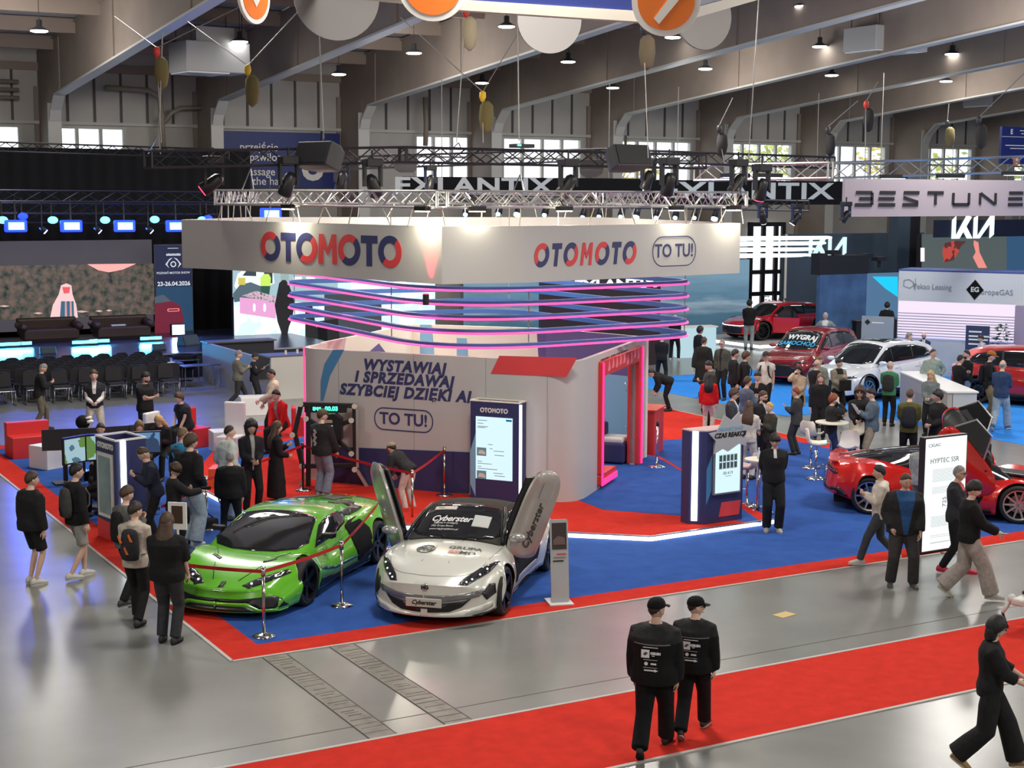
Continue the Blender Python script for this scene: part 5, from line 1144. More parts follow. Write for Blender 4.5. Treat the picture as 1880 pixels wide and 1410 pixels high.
# ---------------------------------------------------------------- silver white open-door roadster
M_silver = paint('paint_silver_white', (.68, .69, .62), .08, .2); M_soft = mat('soft_top', (.035, .033, .026), .9, bump=.3, bscale=80)
T = dict(L=4.50, r=.35, ra=.395, ax=(-1.36, 1.33), tuck=.94, sp=2.4, sweep=(.3, .52), rake=(.1, .12), flare=.03, tp=2.2, und=.5,
  x=[-2.25, -2.0, -1.7, -1.36, -.8, -.3, .3, .8, 1.33, 1.75, 2.05, 2.25],
  W=[.80, .89, .94, .955, .93, .91, .91, .93, .955, .945, .90, .80],
  zs=[.80, .88, .93, .94, .90, .86, .85, .86, .86, .80, .70, .56],
  ys=[.62, .72, .78, .80, .80, .79, .78, .79, .81, .78, .73, .62],
  zh=[.88, .95, 1.0, 1.01, .97, .93, .93, .94, .90, .82, .72, .60],
  zl=[.34, .26, .22, .2, .18, .16, .16, .16, .18, .2, .17, .16],
  cab=dict(x=[-1.35, -1.1, -.7, -.3, 0, .3, .6, .85], zt=[1.0, 1.12, 1.25, 1.32, 1.33, 1.26, 1.10, .96], yb=[.62, .68, .73, .76, .78, .78, .77, .70], yt=[.42, .5, .54, .56, .57, .6, .66, .64], zb=[.86]*8, mat=M_soft, name='soft_top'))
mg = Car('convertible', 'silver white convertible with black soft top and both doors swung up', (10.63, 20.12, .008), radians(-134.2), M_silver, T)
mg.wheels(M_rimd, 5, True, .25, .78)
mg.patch('z', [(.88, 0), (.86, .3), (.78, .58), (.70, .67), (.45, .605), (.12, .53), (.08, .25), (.07, 0), (.08, -.25), (.12, -.53), (.45, -.605), (.70, -.67), (.78, -.58), (.86, -.3)], M_cglass, 'windscreen')
for sd in (1, -1):
    P = [(.83, .74, .93), (.55, .69, 1.10), (.3, .64, 1.20), (.07, .57, 1.285)]; MB().tube([(x, sd*y, z) for x, y, z in P], .028, 7, M_cblack).build('windscreen_pillar', mg.t, smooth=True)
mg.patch('y+', [(.62, .98), (.3, 1.14), (.0, 1.22), (-.35, 1.2), (-.75, 1.08), (-.6, .97)], M_cglass, 'side_opening', both=True)
mg.patch('y+', [(.66, .87), (.78, .6), (.7, .32), (-.55, .30), (-.72, .6), (-.68, .87)], M_blkm, 'door_opening', both=True, off=.004)
mg.patch('y+', [(.62, .30), (.58, .40), (-.5, .40), (-.6, .30)], mat('sill_plate', (.55, .55, .53), .3, .3), 'door_sill', both=True, off=.012)
for sd in (1, -1):
    MB().loft([[(-.1, sd*.42, .42), (.35, sd*.42, .42), (.35, sd*.8, .42), (-.1, sd*.8, .42)], [(-.1, sd*.42, .56), (.35, sd*.44, .58), (.35, sd*.8, .58), (-.1, sd*.8, .56)]], mat('seat_grey', (.3, .28, .26), .6)).build('seat', mg.t, bevel=.03)
mg.patch('y+', [(1.0, .17), (1.0, .22), (0, .19), (-.95, .22), (-.95, .17), (0, .15)], M_cblack, 'side_skirt', both=True, off=.02)
mg.patch('x+', [(.44, .60), (.56, .585), (.78, .70), (.865, .80), (.82, .815), (.66, .76), (.5, .665)], M_hl, 'headlamp', both=True, step=.03)
for sd in (1, -1):
    for y, z in ((.60, .645), (.68, .69), (.75, .745), (.54, .62)):
        h = mg.hit('x+', sd*y, z)
        if h: MB().sph(h[0]+h[1]*.008, .014, 8, 6, M_hle).build('lamp_spot', mg.t)
mg.patch('x+', [(0, .36), (.28, .36), (.62, .40), (.5, .29), (.35, .235), (.05, .22), (.05, .27), (0, .27)], M_cblack, 'lower_grille', both=True)
mg.patch('x+', [(.80, .56), (.86, .55), (.88, .42), (.80, .36), (.74, .46)], M_cblack, 'side_vent', both=True, step=.03)
M_bump = paint('paint_grey_bumper', (.22, .22, .225), .4, .25)
mg.patch('x+', [(0, .455), (.4, .465), (.80, .52), (.72, .42), (.64, .405), (.28, .37), (0, .37)], M_bump, 'bumper_panel', both=True, off=.004)
mg.patch('x+', [(.05, .2), (.35, .215), (.62, .27), (.84, .33), (.84, .24), (.5, .17), (.05, .165)], paint('paint_silver_white', (.5, .5, .5)), 'front_lip', both=True, off=.02)
mg.patch('x+', [(0, .165), (.5, .165), (.84, .22), (.84, .19), (.5, .14), (0, .13)], M_cblack, 'splitter', both=True, off=.04)
h = mg.hit('x+', 0, .36); pl_ = thing('t', 't', 't'); bpy.data.objects.remove(pl_)
MB().box((h[0].x+.03, 0, .36), (.02, .52, .125), M_plate).build('number_plate', mg.t, bevel=.008)
text('lettering', 'Cyberster', (h[0].x+.045, 0, .362), (0, 1, 0), uz, .085, M_black, mg.t, shear=.35, bold=.002)
mg.lettering('x+', 'MG', (0, .56), .07, M_cblack, bold=.004)
mg.patch('x+', [(.055*cos(2*pi*i/8+.39), .56+.055*sin(2*pi*i/8+.39)) for i in range(8)], mat('badge_silver', (.6, .6, .6), .2, .9), 'badge', step=.02, off=.004)
# bonnet lettering (seen from the front: right is -y... reads along +y), windscreen lettering
M_dg = mat('print_darkgrey', (.05, .055, .05), .5); M_wh = mat('print_white', (.75, .75, .75), .5); M_prd = mat('print_soft_red', (.7, .3, .26), .5)
mg.lettering('z', 'MG', (1.36, -.26), .2, M_dg, rot=pi/2, bold=.01, sx=.7); mg.lettering('z', 'GRUPA', (1.25, .30), .14, M_dg, rot=pi/2, bold=.003, sx=1.1); mg.lettering('z', 'MO', (1.42, .38), .14, M_dg, rot=pi/2, bold=.003, sx=1.1); mg.lettering('z', 'BE', (1.42, .17), .14, M_prd, rot=pi/2, bold=.004, sx=1.1)
oc = [(1.36+.14*sin(2*pi*i/24), -.26+.13*cos(2*pi*i/24)) for i in range(25)]
MB().tube([tuple(mg.hit('z', x, y)[0]+Vector((0, 0, .006))) for x, y in oc], .006, 5, M_dg).build('badge_print', mg.t)
for sd in (1, -1): MB().tube([tuple(mg.hit('z', x, sd*y)[0]+Vector((0, 0, .002))) for x, y in ((.86, .16), (1.3, .13), (1.75, .2))], .004, 5, M_dg).build('bonnet_crease', mg.t)
bl = [(.9, -.76), (1.35, -.75), (1.75, -.66), (1.97, -.45), (2.05, -.2), (2.07, 0), (2.05, .2), (1.97, .45), (1.75, .66), (1.35, .75), (.9, .76)]
MB().tube([tuple(mg.hit('z', x, y)[0]+Vector((0, 0, .001))) for x, y in catmull(bl, 3)], .0035, 5, M_dg).build('bonnet_gap', mg.t)
mg.lettering('z', 'Cyberster', (.50, -.14), .15, M_wh, rot=pi/2, bold=.004, shear=.35, off=.014)
for i, (x, y, st) in enumerate(((.58, -.2, 'Zapytaj o szczegóły'), (.64, -.24, 'MG Grupa Bemo'), (.70, -.2, 'www.mg.grupabemo.pl'))): mg.lettering('z', st, (x, y), .048, M_wh, rot=pi/2, off=.014)
mg.patch('z', [(.22, -.46), (.22, -.12), (.31, -.12), (.31, -.46)], M_plate, 'sticker', off=.012, step=.03); mg.lettering('z', 'MG', (.265, -.36), .06, M_dg, rot=pi/2, off=.02)
mg.patch('z', [(.40, .2), (.40, .46), (.62, .46), (.62, .2)], mat('sticker_pale', (.55, .56, .54), .5), 'sticker', off=.012, step=.03)
# upswung doors
def updoor(c, sd, hx, hy, hz, u, L, hgt, m, shape=None, inner=M_cblack, name='door', th=None):
    u = Vector(u); u.y *= sd; u.normalize(); v = Vector((sin(th), -sd*cos(th), 0)) if th is not None else Vector((1, 0, 0)); v = (v-u*v.dot(u)).normalized(); n = u.cross(v) if sd > 0 else v.cross(u)
    sh_ = shape or [(0, -.30), (.05, .20), (.15, .30), (L*.75, .30), (L*.93, .2), (L, .0), (L*.97, -.22), (L*.8, -.30), (.3, -.34)]
    o = Vector((hx, sd*hy, hz)); rings = []
    for (dd, k) in ((0, 1.0), (.03, .985), (.055, .90), (-.10, .97)): pass
    cx = sum(p[0] for p in sh_)/len(sh_); cy = sum(p[1] for p in sh_)/len(sh_); P = catmull([(a, b) for a, b in sh_], 4, True)
    rs = [[tuple(o+u*(cx+(a-cx)*k)+v*(cy+(b-cy)*k)+n*dd) for a, b in P] for dd, k in ((0, .97), (.02, 1.0), (.05, .96), (.07, .7), (.078, .3), (.08, .02))]
    d = MB().loft(rs, m).build(name, c.t, auto=45)
    rs = [[tuple(o+u*(cx+(a-cx)*k)+v*(cy+(b-cy)*k)+n*dd) for a, b in P] for dd, k in ((.005, .955), (-.05, .95), (-.09, .88))]
    MB().loft(rs, inner).build('door_lining', d, auto=45)
    MB().prism([(.15, .2), (L*.9, .18), (L*.86, .36), (.4, .38)], o-n*.03, u, v, .03, inner).build('window_seal', d)
    return d, o, u, v, n
for sd in (1, -1):
    d, o, u_, v_, n_ = updoor(mg, sd, .62, .90, .72, (-.12, .34, .93), 1.32, .6, mat('door_silver', (.42, .40, .37), .28, .2, coat=.8), th=.86, shape=[(0, -.26), (-.04, .08), (.1, .26), (.5, .29), (1.0, .28), (1.25, .2), (1.33, 0), (1.27, -.2), (1.05, -.29), (.5, -.31), (.15, -.31)])
    e = MB().sph((0, 0, 0), (.08, .13, .07), 14, 8, mat('mirror_silver', (.38, .38, .37), .25, .4, coat=.8)).build('side_mirror', d, smooth=True); e.location = o+u_*.28+v_*.26+n_*.17
    if sd > 0:
        uu = u_; vv = n_.cross(uu)
        text('lettering', 'Cyberster', o+u_*.47+v_*-.02+n_*.087, u_, n_.cross(u_), .17, M_dg, d, shear=.35, bold=.003)
        MB().prism(rrect(.24, .19, .02, 3), o+u_*1.02+v_*-.02+n_*.083, u_, n_.cross(u_), .004, mat('sticker_grey', (.42, .42, .41), .5)).build('sticker', d)
# ---------------------------------------------------------------- red electric supercar behind the glowing board
M_redcar = paint('paint_red', (.62, .012, .008), .1, .22)
T = dict(L=4.55, r=.35, ra=.40, ax=(-1.33, 1.33), tuck=.93, sp=2.0, sweep=(.42, .5), rake=(.15, .2), flare=.035, tp=2.4, und=.45,
  x=[-2.27, -2.0, -1.7, -1.33, -.8, -.3, .3, .8, 1.33, 1.75, 2.05, 2.27],
  W=[.84, .93, .97, .985, .95, .92, .92, .94, .97, .95, .89, .76],
  zs=[.84, .92, .95, .95, .86, .76, .72, .74, .80, .70, .58, .44],
  ys=[.70, .78, .82, .83, .82, .78, .76, .78, .82, .78, .72, .6],
  zh=[.90, .95, .98, 1.0, .94, .86, .76, .72, .70, .62, .52, .42],
  zl=[.34, .28, .22, .18, .15, .13, .13, .13, .16, .16, .14, .13],
  cab=dict(x=[-1.9, -1.5, -1.0, -.5, -.1, .25, .6, .9, 1.2], zt=[.94, 1.04, 1.13, 1.19, 1.2, 1.13, 1.0, .86, .72], yb=[.5, .58, .64, .70, .74, .75, .75, .72, .64], yt=[.35, .42, .48, .53, .55, .57, .60, .62, .58], zb=[.84, .82, .76, .68, .64, .62, .62, .62, .62], mat=M_cglass, name='cabin_canopy'))
hy = Car('sports_car', 'red electric sports car with raised doors behind the glowing board', (21.32, 20.92, .008), atan2(-.73, .684), M_redcar, T)
hy.wheels(M_rims, 10, False, .27, .78)
hy.patch('x-', [(0, .84), (.5, .845), (.76, .80), (.8, .72), (.72, .70), (.45, .76), (0, .77)], M_cblack, 'tail_lamp_band', both=True, step=.04)
hy.patch('x-', [(.42, .80), (.74, .77), (.76, .75), (.42, .775)], M_tail, 'tail_lamp', both=True, step=.03, off=.012)
hy.patch('x-', [(0, .5), (.35, .5), (.62, .42), (.84, .5), (.88, .3), (.7, .2), (0, .16)], M_cblack, 'rear_diffuser', both=True)
hy.patch('y+', [(.86, .16), (.84, .24), (0, .22), (-.84, .24), (-.86, .16), (0, .13)], M_cblack, 'side_skirt', both=True, off=.02)
hy.patch('y+', [(.66, .72), (.72, .5), (.62, .3), (-.45, .28), (-.58, .5), (-.5, .74)], M_blkm, 'door_opening', both=True)
hy.patch('x+', [(.35, .5), (.8, .62), (.84, .58), (.5, .45)], M_hl, 'headlamp', both=True, step=.03)
MB().loft([[(-1.95-.06*(s_ == 0), s_*.7, .925+.03*(s_ == 0)), (-2.12-.06*(s_ == 0), s_*.7, .955+.03*(s_ == 0)), (-2.12-.06*(s_ == 0), s_*.7, .965+.03*(s_ == 0)), (-1.95-.06*(s_ == 0), s_*.7, .94+.03*(s_ == 0))] for s_ in (-1, 0, 1)], M_redcar).build('rear_spoiler', hy.t)
hs = MB().loft([[(.75, -.05, .78), (1.5, -.05, .72), (1.5, .45, .72), (.75, .45, .78)], [(.78, -.02, .83), (1.45, -.02, .77), (1.45, .42, .77), (.78, .42, .83)]], M_cblack).build('engine_detail', hy.t, bevel=.02)
for sd in (1, -1):
    d, o, u_, v_, n_ = updoor(hy, sd, .74, .92, .60, (-.62, .30, .85), 1.45, .6, M_redcar, th=1.45, shape=[(-.12, .05), (.15, .28), (.8, .30), (1.3, .26), (1.45, .12), (1.42, -.08), (1.2, -.22), (.75, -.40), (.3, -.50), (.02, -.3)])
    MB().prism([(.5, .24), (1.35, .24), (1.25, .62), (.85, .66)], o+n_*.0, u_, v_, .03, M_cglass).build('door_glass', d)
    MB().tube([tuple(o+u_*a+v_*b+n_*.01) for a, b in ((.5, .26), (.85, .67), (1.27, .63), (1.37, .24))], .02, 6, mat('edge_silver', (.5, .5, .5), .3, .8)).build('glass_rail', d)
    e = MB().sph((0, 0, 0), (.07, .12, .06), 12, 8, M_cblack).build('side_mirror', hy.t, smooth=True); e.location = (.72, sd*.98, .98); MB().bar((0, -sd*.02, -.04), (.02, -sd*.12, -.22), .02, .03, M_cblack).build('mirror_arm', e)
# ---------------------------------------------------------------- road cars farther back
def suv(name, label, loc, yaw, pt, H=1.68, L=4.75, W=.95, roof_black=False, rims=M_rims, sunroof=True, hoodz=1.02, spk=10, ov=0.0, group=None):
    k = H/1.68
    T = dict(L=L, r=.37, ra=.43, ax=(-L/2+.98, L/2-.93), tuck=.94, sp=2.4, sweep=(.25, .35), rake=(.05, .05), flare=.02, tp=2.2, und=.6, crease=.006,
      x=[-L/2, -L/2+.25, -L/2+.6, -1.2, -.6, 0, .6, 1.1, L/2-.7, L/2-.3, L/2-.1, L/2],
      W=[.84*W/.95, .91*W/.95, W-.01, W, W, W, W, W, W-.01, .91*W/.95, .86*W/.95, .80*W/.95],
      zs=[1.0*k, 1.07*k, 1.08*k, 1.06*k, 1.03*k, 1.0*k, .98*k, .97*k, .92*k, .84*k, .78*k, .70*k],
      ys=[.74, .80, .84, .85, .85, .85, .85, .84, .82, .76, .72, .66],
      zh=[1.04*k, 1.1*k, 1.12*k, 1.1*k, 1.08*k, 1.06*k, 1.05*k, 1.03*k, .98*k, .90*k, .84*k, .76*k],
      zl=[.4, .34, .28, .25, .24, .24, .24, .24, .26, .28, .26, .25],
      cab=dict(x=[-L/2+.22, -L/2+.4, -L/2+.75, -1.0, -.4, .1, .4, .8, 1.25], zt=[1.12*k, 1.38*k, 1.57*k, 1.64*k, 1.68*k, 1.66*k, 1.58*k, 1.32*k, 1.0*k], yb=[.70, .76, .80, .83, .84, .84, .84, .82, .76], yt=[.56, .60, .62, .64, .65, .65, .66, .70, .72], zb=[.98*k]*9, rr=1.0))
    c = Car(name, label, loc, yaw, pt, T, group=group); c.wheels(rims, spk, False, .24, .74)
    c.patch('z', [(1.2, 0), (1.15, .45), (1.02, .72), (.8, .68), (.42, .60), (.38, .3), (.37, 0), (.38, -.3), (.42, -.60), (.8, -.68), (1.02, -.72), (1.15, -.45)], M_cglass, 'windscreen', step=.09)
    c.patch('y+', [(.98, 1.08*k), (.62, 1.33*k), (.35, 1.50*k), (-.1, 1.565*k), (-.9, 1.54*k), (-L/2+.85, 1.42*k), (-L/2+.55, 1.2*k), (-L/2+.9, 1.14*k)], M_cglass, 'side_window', both=True, step=.09)
    for x in (.28, -.72): MB().bar((x, .0, 0), (x, 0, 0.01), .01, .01) if False else None
    c.patch('y+', [(.18, 1.1*k), (.2, 1.52*k), (.24, 1.52*k), (.22, 1.1*k)], M_cblack, 'window_pillar', both=True, off=.012, step=.06); c.patch('y+', [(-.78, 1.14*k), (-.8, 1.54*k), (-.74, 1.54*k), (-.72, 1.14*k)], M_cblack, 'window_pillar', both=True, off=.012, step=.06)
    if sunroof: c.patch('z', [(.15, -.45), (.15, .45), (-1.3, .45), (-1.3, -.45)], M_cglass, 'sunroof', step=.12)
    c.patch('y+', [(L/2-1.4, .26), (L/2-1.42, .38), (0, .34), (-L/2+1.45, .38), (-L/2+1.43, .26), (0, .24)], M_cblack, 'side_skirt', both=True, off=.012, step=.09)
    c.patch('x+', [(0, .68*k), (.35, .68*k), (.6, .60*k), (.55, .34*k), (0, .30*k)], M_cblack, 'front_grille', both=True, step=.09); c.patch('x+', [(.42, .74*k), (.80, .80*k), (.84, .75*k), (.5, .67*k)], M_hl, 'headlamp', both=True, step=.05)
    c.patch('x-', [(.45, .98*k), (.80, 1.0*k), (.82, .9*k), (.5, .86*k)], M_tail, 'tail_lamp', both=True, step=.05); c.patch('x-', [(0, .5), (.7, .5), (.74, .34), (0, .34)], M_cblack, 'rear_bumper', both=True, step=.09)
    for sd in (1, -1):
        for x in (.95, -.05, -.98):
            P = [c.hit('y+' if sd > 0 else 'y-', x-(.04 if x > .5 else 0), z) for z in np.linspace(.42, 1.02*k, 7)]
            MB().tube([tuple(h[0]) for h in P if h], .006, 4, M_cblack).build('door_gap', c.t)
        for x in (.1, -.85):
            h = c.hit('y+' if sd > 0 else 'y-', x, .93*k); MB().box(tuple(h[0]), (.18, .03, .03), pt).build('door_handle', c.t, bevel=.008)
    mirror(c, .86, .84, 1.06*k, pt); c.arch_trim(M_cblack, .05); return c
M_wcar = paint('paint_white', (.72, .76, .80), .0, .22)
gF = Vector(G(1556, 733)); gR = Vector(G(1678, 718)); dd = (gF-gR).normalized(); ang = atan2(dd.y, dd.x); side = Vector((-dd.y, dd.x, 0)); mid = (gF+gR)/2; away = side if side.dot(Vector((mid.x, mid.y, 0))) > 0 else -side
def seat_car(gF, gR): 
    gF, gR = Vector(gF), Vector(gR); dd = (gF-gR).normalized(); sd = Vector((-dd.y, dd.x, 0)); mid = (gF+gR)/2; aw = sd if sd.dot(mid) > 0 else -sd; return mid+aw*.8, atan2(dd.y, dd.x)
c_, a_ = seat_car(G(1556, 731), G(1676, 716)); suv('suv', 'white suv with black glass roof parked on the light blue carpet at the right', (c_.x-.35, c_.y-1.0, .008), a_, M_wcar)
c_, a_ = seat_car(G(1420, 706), G(1500, 683)); r2 = suv('suv', 'dark red suv with white and blue words on its windscreen, behind the white suv', (c_.x+.75, c_.y-1.0, .009), a_-.12, paint('paint_wine', (.28, .008, .012), .2, .25), rims=M_rimd, sunroof=False)
r2.lettering('z', 'WYGRAJ', (.72, .05), .26, M_wh, rot=pi/2, bold=.012, off=.02); r2.lettering('z', 'SAMOCHÓD', (.96, -.02), .22, mat('print_cyan', (.05, .45, .8), .5), rot=pi/2, bold=.004, off=.02)
pl = thing('car_platform', 'low grey platform with glowing white edge under the red fastback', 'platform', (39.5, 49, 0), 0)
gF = G(1390, 628, .25); gR = G(1478, 618, .25); c_, a_ = seat_car(gF, gR); c_ = Vector(G(1424, 628)); a_ = radians(183)
pc = Vector((c_.x-39.5, c_.y-49, 0)); MB().box(pc+Vector((0, 0, .1)), (5.6, 4.4, .2), M_grey, rz=a_).build('deck', pl)
b = MB(); ca, sa2 = cos(a_), sin(a_)
def rr_(x, y, z): return (pc.x+x*ca-y*sa2, pc.y+x*sa2+y*ca, z)
for p, q in (((2.8, -2.2), (2.8, 2.2)), ((-2.8, -2.2), (2.8, -2.2)), ((-2.8, 2.2), (2.8, 2.2))): b.bar(rr_(*p, .14), rr_(*q, .14), .06, .10, M_ledw)
b.build('led_edge', pl)
r3 = suv('fastback', 'bright red fastback car with an open door on the glowing platform far back', (c_.x, c_.y, .21), a_, paint('paint_magenta_red', (.62, .012, .03), .1, .22), H=1.46, L=4.85, rims=M_rimd, sunroof=False)
r3.patch('x+', [(0, .60), (.5, .60), (.8, .64), (.8, .61), (.5, .57), (0, .57)], M_hle, 'light_bar', both=True, step=.06, off=.01)
# open front door of the fastback
sdn = 1 if Vector((-sin(a_), cos(a_), 0)).dot(Vector(CAM0)-Vector((c_.x, c_.y, 0))) > 0 else -1
e = MB().prism([(0, .3), (1.0, .3), (1.05, .9), (0, .92)], (0, 0, 0), (-.62, sdn*.78, 0), uz, .06, r3.pt); e.prism([(.05, .92), (1.0, .92), (.75, 1.3), (.5, 1.34)], (0, 0, 0), (-.62, sdn*.78, 0), uz, .03, M_cglass); e = e.build('open_door', r3.t, bevel=.01); e.location = (.98, sdn*.92, 0)
c_, a_ = seat_car(G(1905, 800), G(1812, 742)); suv('suv', 'red suv cut off by the right edge of the picture', (34.6, 30.6, .008), radians(-62), paint('paint_red_b', (.5, .012, .012), .15, .25), rims=M_rimd, sunroof=False)
# ================================================================= STAGE, SCREENS AND SEATING AT THE LEFT REAR
M_drape = mat('drape_black', (.006, .006, .008), .95, bump=.5, bscale=1.2)
def drape(x0, x1, y, z0, z1, name, label, fold=.12, depth=.10):
    m = MB(); N = int((x1-x0)/.12); vs = []; fs = []
    for i in range(N+1):
        x = x0+(x1-x0)*i/N; o = fold*sin(i*1.35)+.03*sin(i*.4)
        vs += [(x, y+o*.5, z0), (x, y+o*.5, z1)]
    m.add(vs, [(2*i, 2*i+2, 2*i+3, 2*i+1) for i in range(N)], M_drape); o = m.build(name, smooth=True); sd = o.modifiers.new('t', 'SOLIDIFY'); sd.thickness = .03
    return tag(o, label, 'drape')
YS = 56.5
drape(4, 20.6, 57.4, 0, 7.55, 'stage_drape', 'tall black drapes behind the stage screen reaching up to the thin truss')
drape(18.9, 21.1, 54.6, 0, 5.6, 'stage_drape', 'narrow black drape between the event banner and the bright trade show screen')
sg = thing('stage', 'low black stage with blue lit front under the big screen', 'stage', (12, 52, 0))
MB().box((0, 0, .4), (17, 8, .8), mat('stage_floor', (.03, .035, .05), .25)).build('deck', sg); MB().box((0, -4.03, .79), (17, .05, .05), M_alu).build('front_edge', sg)
# big screen
def pic(nm, cols, sc, st=1.0): m = game_mat(nm, cols, sc); m.node_tree.nodes['Principled BSDF'].inputs['Emission Strength'].default_value = st; return m
a = PL(0, 443, (0, YS, 0), (0, 1, 0)); b = PL(282, 578, (0, YS, 0), (0, 1, 0)); zt1 = a[2]; zb1 = .95; x1 = b[0]; x0 = 4.5
sc = thing('led_screen', 'wide stage screen showing a hooded hiker with a blue backpack before a forest', 'screen', (x1, YS, 0))
Wd = x1-x0
MB().box((-Wd/2, .12, (zt1+zb1)/2), (Wd, .2, zt1-zb1), M_black).build('casing', sc)
def S(px, py): p = PL(px, py, (0, YS, 0), (0, 1, 0)); return (p[0]-x1, p[2])
def flat(pts, m, off, nm='picture', par=None, yy=0): return MB().prism(pts, (0, -off, 0), (1, 0, 0), uz, .004, m).build(nm, par or sc)
MB().prism([(-Wd, zb1), (0, zb1), (0, zt1), (-Wd, zt1)], (0, .02, 0), (1, 0, 0), uz, .01, glow('screen_dusk', (.055, .05, .062), 1)).build('dark_band', sc)
p1 = S(0, 486); p2 = S(282, 484); p3 = S(284, 577); p4 = S(0, 587)
flat([(-Wd, p4[1]), p3, p2, (-Wd, p1[1])], pic('forest_picture', [(.018, .024, .026), (.06, .065, .055), (.12, .09, .075), (.16, .11, .095)], 4.2), .0)
flat([S(160, 485), S(250, 484), S(225, 495), S(200, 500), S(180, 496)], glow('pic_pink', (.9, .4, .38), 1), .006)
flat([S(92, 583), S(97, 560), S(108, 540), S(112, 524), S(122, 520), S(131, 524), S(133, 540), S(140, 560), S(143, 583)], glow('pic_hiker', (.85, .55, .55), 1), .006)
flat([S(114, 527), S(129, 527), S(127, 538), S(117, 539)], glow('pic_red', (.75, .1, .12), 1), .011); flat([S(112, 553), S(135, 553), S(136, 582), S(110, 582)], glow('pic_blue', (.04, .12, .2), 1), .011)
for px in (119, 128): flat([S(px, 553), S(px+3, 553), S(px+4, 582), S(px, 582)], glow('pic_strap', (.6, .3, .32), 1), .016)
for px, py, w in ((70, 575, 9), (150, 572, 12), (182, 571, 7), (200, 570, 6), (8, 562, 10)): flat([S(px-w, py), S(px, py-2), S(px+w, py), S(px, py+2)], glow('pic_pale', (.6, .4, .38), 1), .006)
# event banner
YBn = 55.2
a = PL(283, 449, (0, YBn, 0), (0, 1, 0)); b = PL(356, 617, (0, YBn, 0), (0, 1, 0)); bn = thing('event_banner', 'dark blue event banner with date and a red car right of the stage screen', 'banner', (a[0], YBn, 0)); bw_, bt_ = b[0]-a[0], a[2]
MB().box((bw_/2, .06, (bt_+.8)/2), (bw_, .1, bt_-.8), mat('banner_frame', (.08, .09, .12), .5)).build('frame', bn)
def Bn(px, py): p = PL(px, py, (0, YBn, 0), (0, 1, 0)); return (p[0]-a[0], p[2])
def bflat(pts, m, off, nm='picture'): return MB().prism(pts, (0, -off, 0), (1, 0, 0), uz, .004, m).build(nm, bn)
bflat([(.03, .85), (bw_-.03, .85), (bw_-.03, bt_-.04), (.03, bt_-.04)], glow('banner_navy', (.007, .011, .045), 1), .0)
bflat([(.03, .85), (bw_-.03, .85), (bw_-.03, Bn(0, 535)[1]), (.03, Bn(0, 535)[1])], glow('banner_blue', (.012, .05, .11), 1), .006)
bflat([Bn(284, 618), Bn(284, 545), Bn(300, 541), Bn(316, 553), Bn(332, 562), Bn(337, 585), Bn(336, 618)], glow('banner_car', (.14, .01, .03), 1), .011); bflat([Bn(284, 545), Bn(300, 541), Bn(314, 553), Bn(284, 557)], glow('banner_car2', (.06, .09, .12), 1), .016)
m = MB(); ringpoly(m, [(q[0]*1, q[1]) for q in rrect(.46, .12, .055, 4, *Bn(318, 569))], rrect(.38, .06, .028, 4, *Bn(318, 569)), (0, -.018, 0), (1, 0, 0), uz, .004, glow('banner_lamp', (.8, .2, .22), 1)); m.build('picture', bn)
M_btx = glow('banner_text', (.55, .6, .65), 1)
text('lettering', '23-26.04.2026', (*(Bn(319, 521)[0], -.02), Bn(319, 521)[1]), (1, 0, 0), uz, .215, M_btx, bn, bold=.006); text('lettering', 'POZNAŃ MOTOR SHOW', (Bn(318, 501)[0], -.02, Bn(318, 501)[1]), (1, 0, 0), uz, .11, M_btx, bn, bold=.001); text('lettering', 'otomoto', (Bn(318, 467)[0], -.02, Bn(318, 467)[1]), (1, 0, 0), uz, .15, M_btx, bn, bold=.006)
cxb, czb = Bn(318, 485); m = MB(); ringpoly(m, [(cxb+.11*cos(2*pi*i/20), czb+.11*sin(2*pi*i/20)) for i in range(20)], [(cxb+.07*cos(2*pi*i/20), czb+.07*sin(2*pi*i/20)) for i in range(20)], (0, -.012, 0), (1, 0, 0), uz, .004, M_btx); m.build('emblem', bn)
for s_ in (-1, 1): bflat([(cxb+s_*.3, czb), (cxb+s_*.14, czb+.2), (cxb+s_*.02, czb+.24), (cxb+s_*.16, czb+.12), (cxb+s_*.23, czb), (cxb+s_*.16, czb-.14)], M_btx, .012, 'emblem_wing')
bflat([(cxb-.2, Bn(0, 461)[1]), (cxb+.2, Bn(0, 461)[1]), (cxb+.2, Bn(0, 460)[1]), (cxb-.2, Bn(0, 460)[1])], M_btx, .012, 'line')
# bright trade show screen
YL = 53.0; a = PL(427, 488, (0, YL, 0), (0, 1, 0)); L0 = a[0]
ls = thing('led_screen', 'bright video screen showing cars and a worker in a yellow vest', 'screen', (L0, YL, 0)); xe = PL(800, 500, (0, YL, 0), (0, 1, 0))[0]-L0; zl1 = a[2]+.25
MB().box((xe/2, .12, (zl1+.1)/2), (xe, .2, zl1-.1), M_black).build('casing', ls)
def V(px, py): p = PL(px, py, (0, YL, 0), (0, 1, 0)); return (p[0]-L0, p[2])
def vflat(pts, m, off, nm='picture'): return MB().prism([V(*p) for p in pts], (0, -off, 0), (1, 0, 0), uz, .003, m).build(nm, ls)
MB().prism([(.02, .12), (xe-.02, .12), (xe-.02, zl1-.02), (.02, zl1-.02)], (0, .018, 0), (1, 0, 0), uz, .01, pic('video_floor', [(.75, .88, 1.0), (.6, .78, .92), (.9, .97, 1)], 1.1, 1.15)).build('picture', ls)
vflat([(427, 480), (620, 480), (620, 560), (427, 545)], glow('vid_far', (.35, .5, .55), 1), .0)
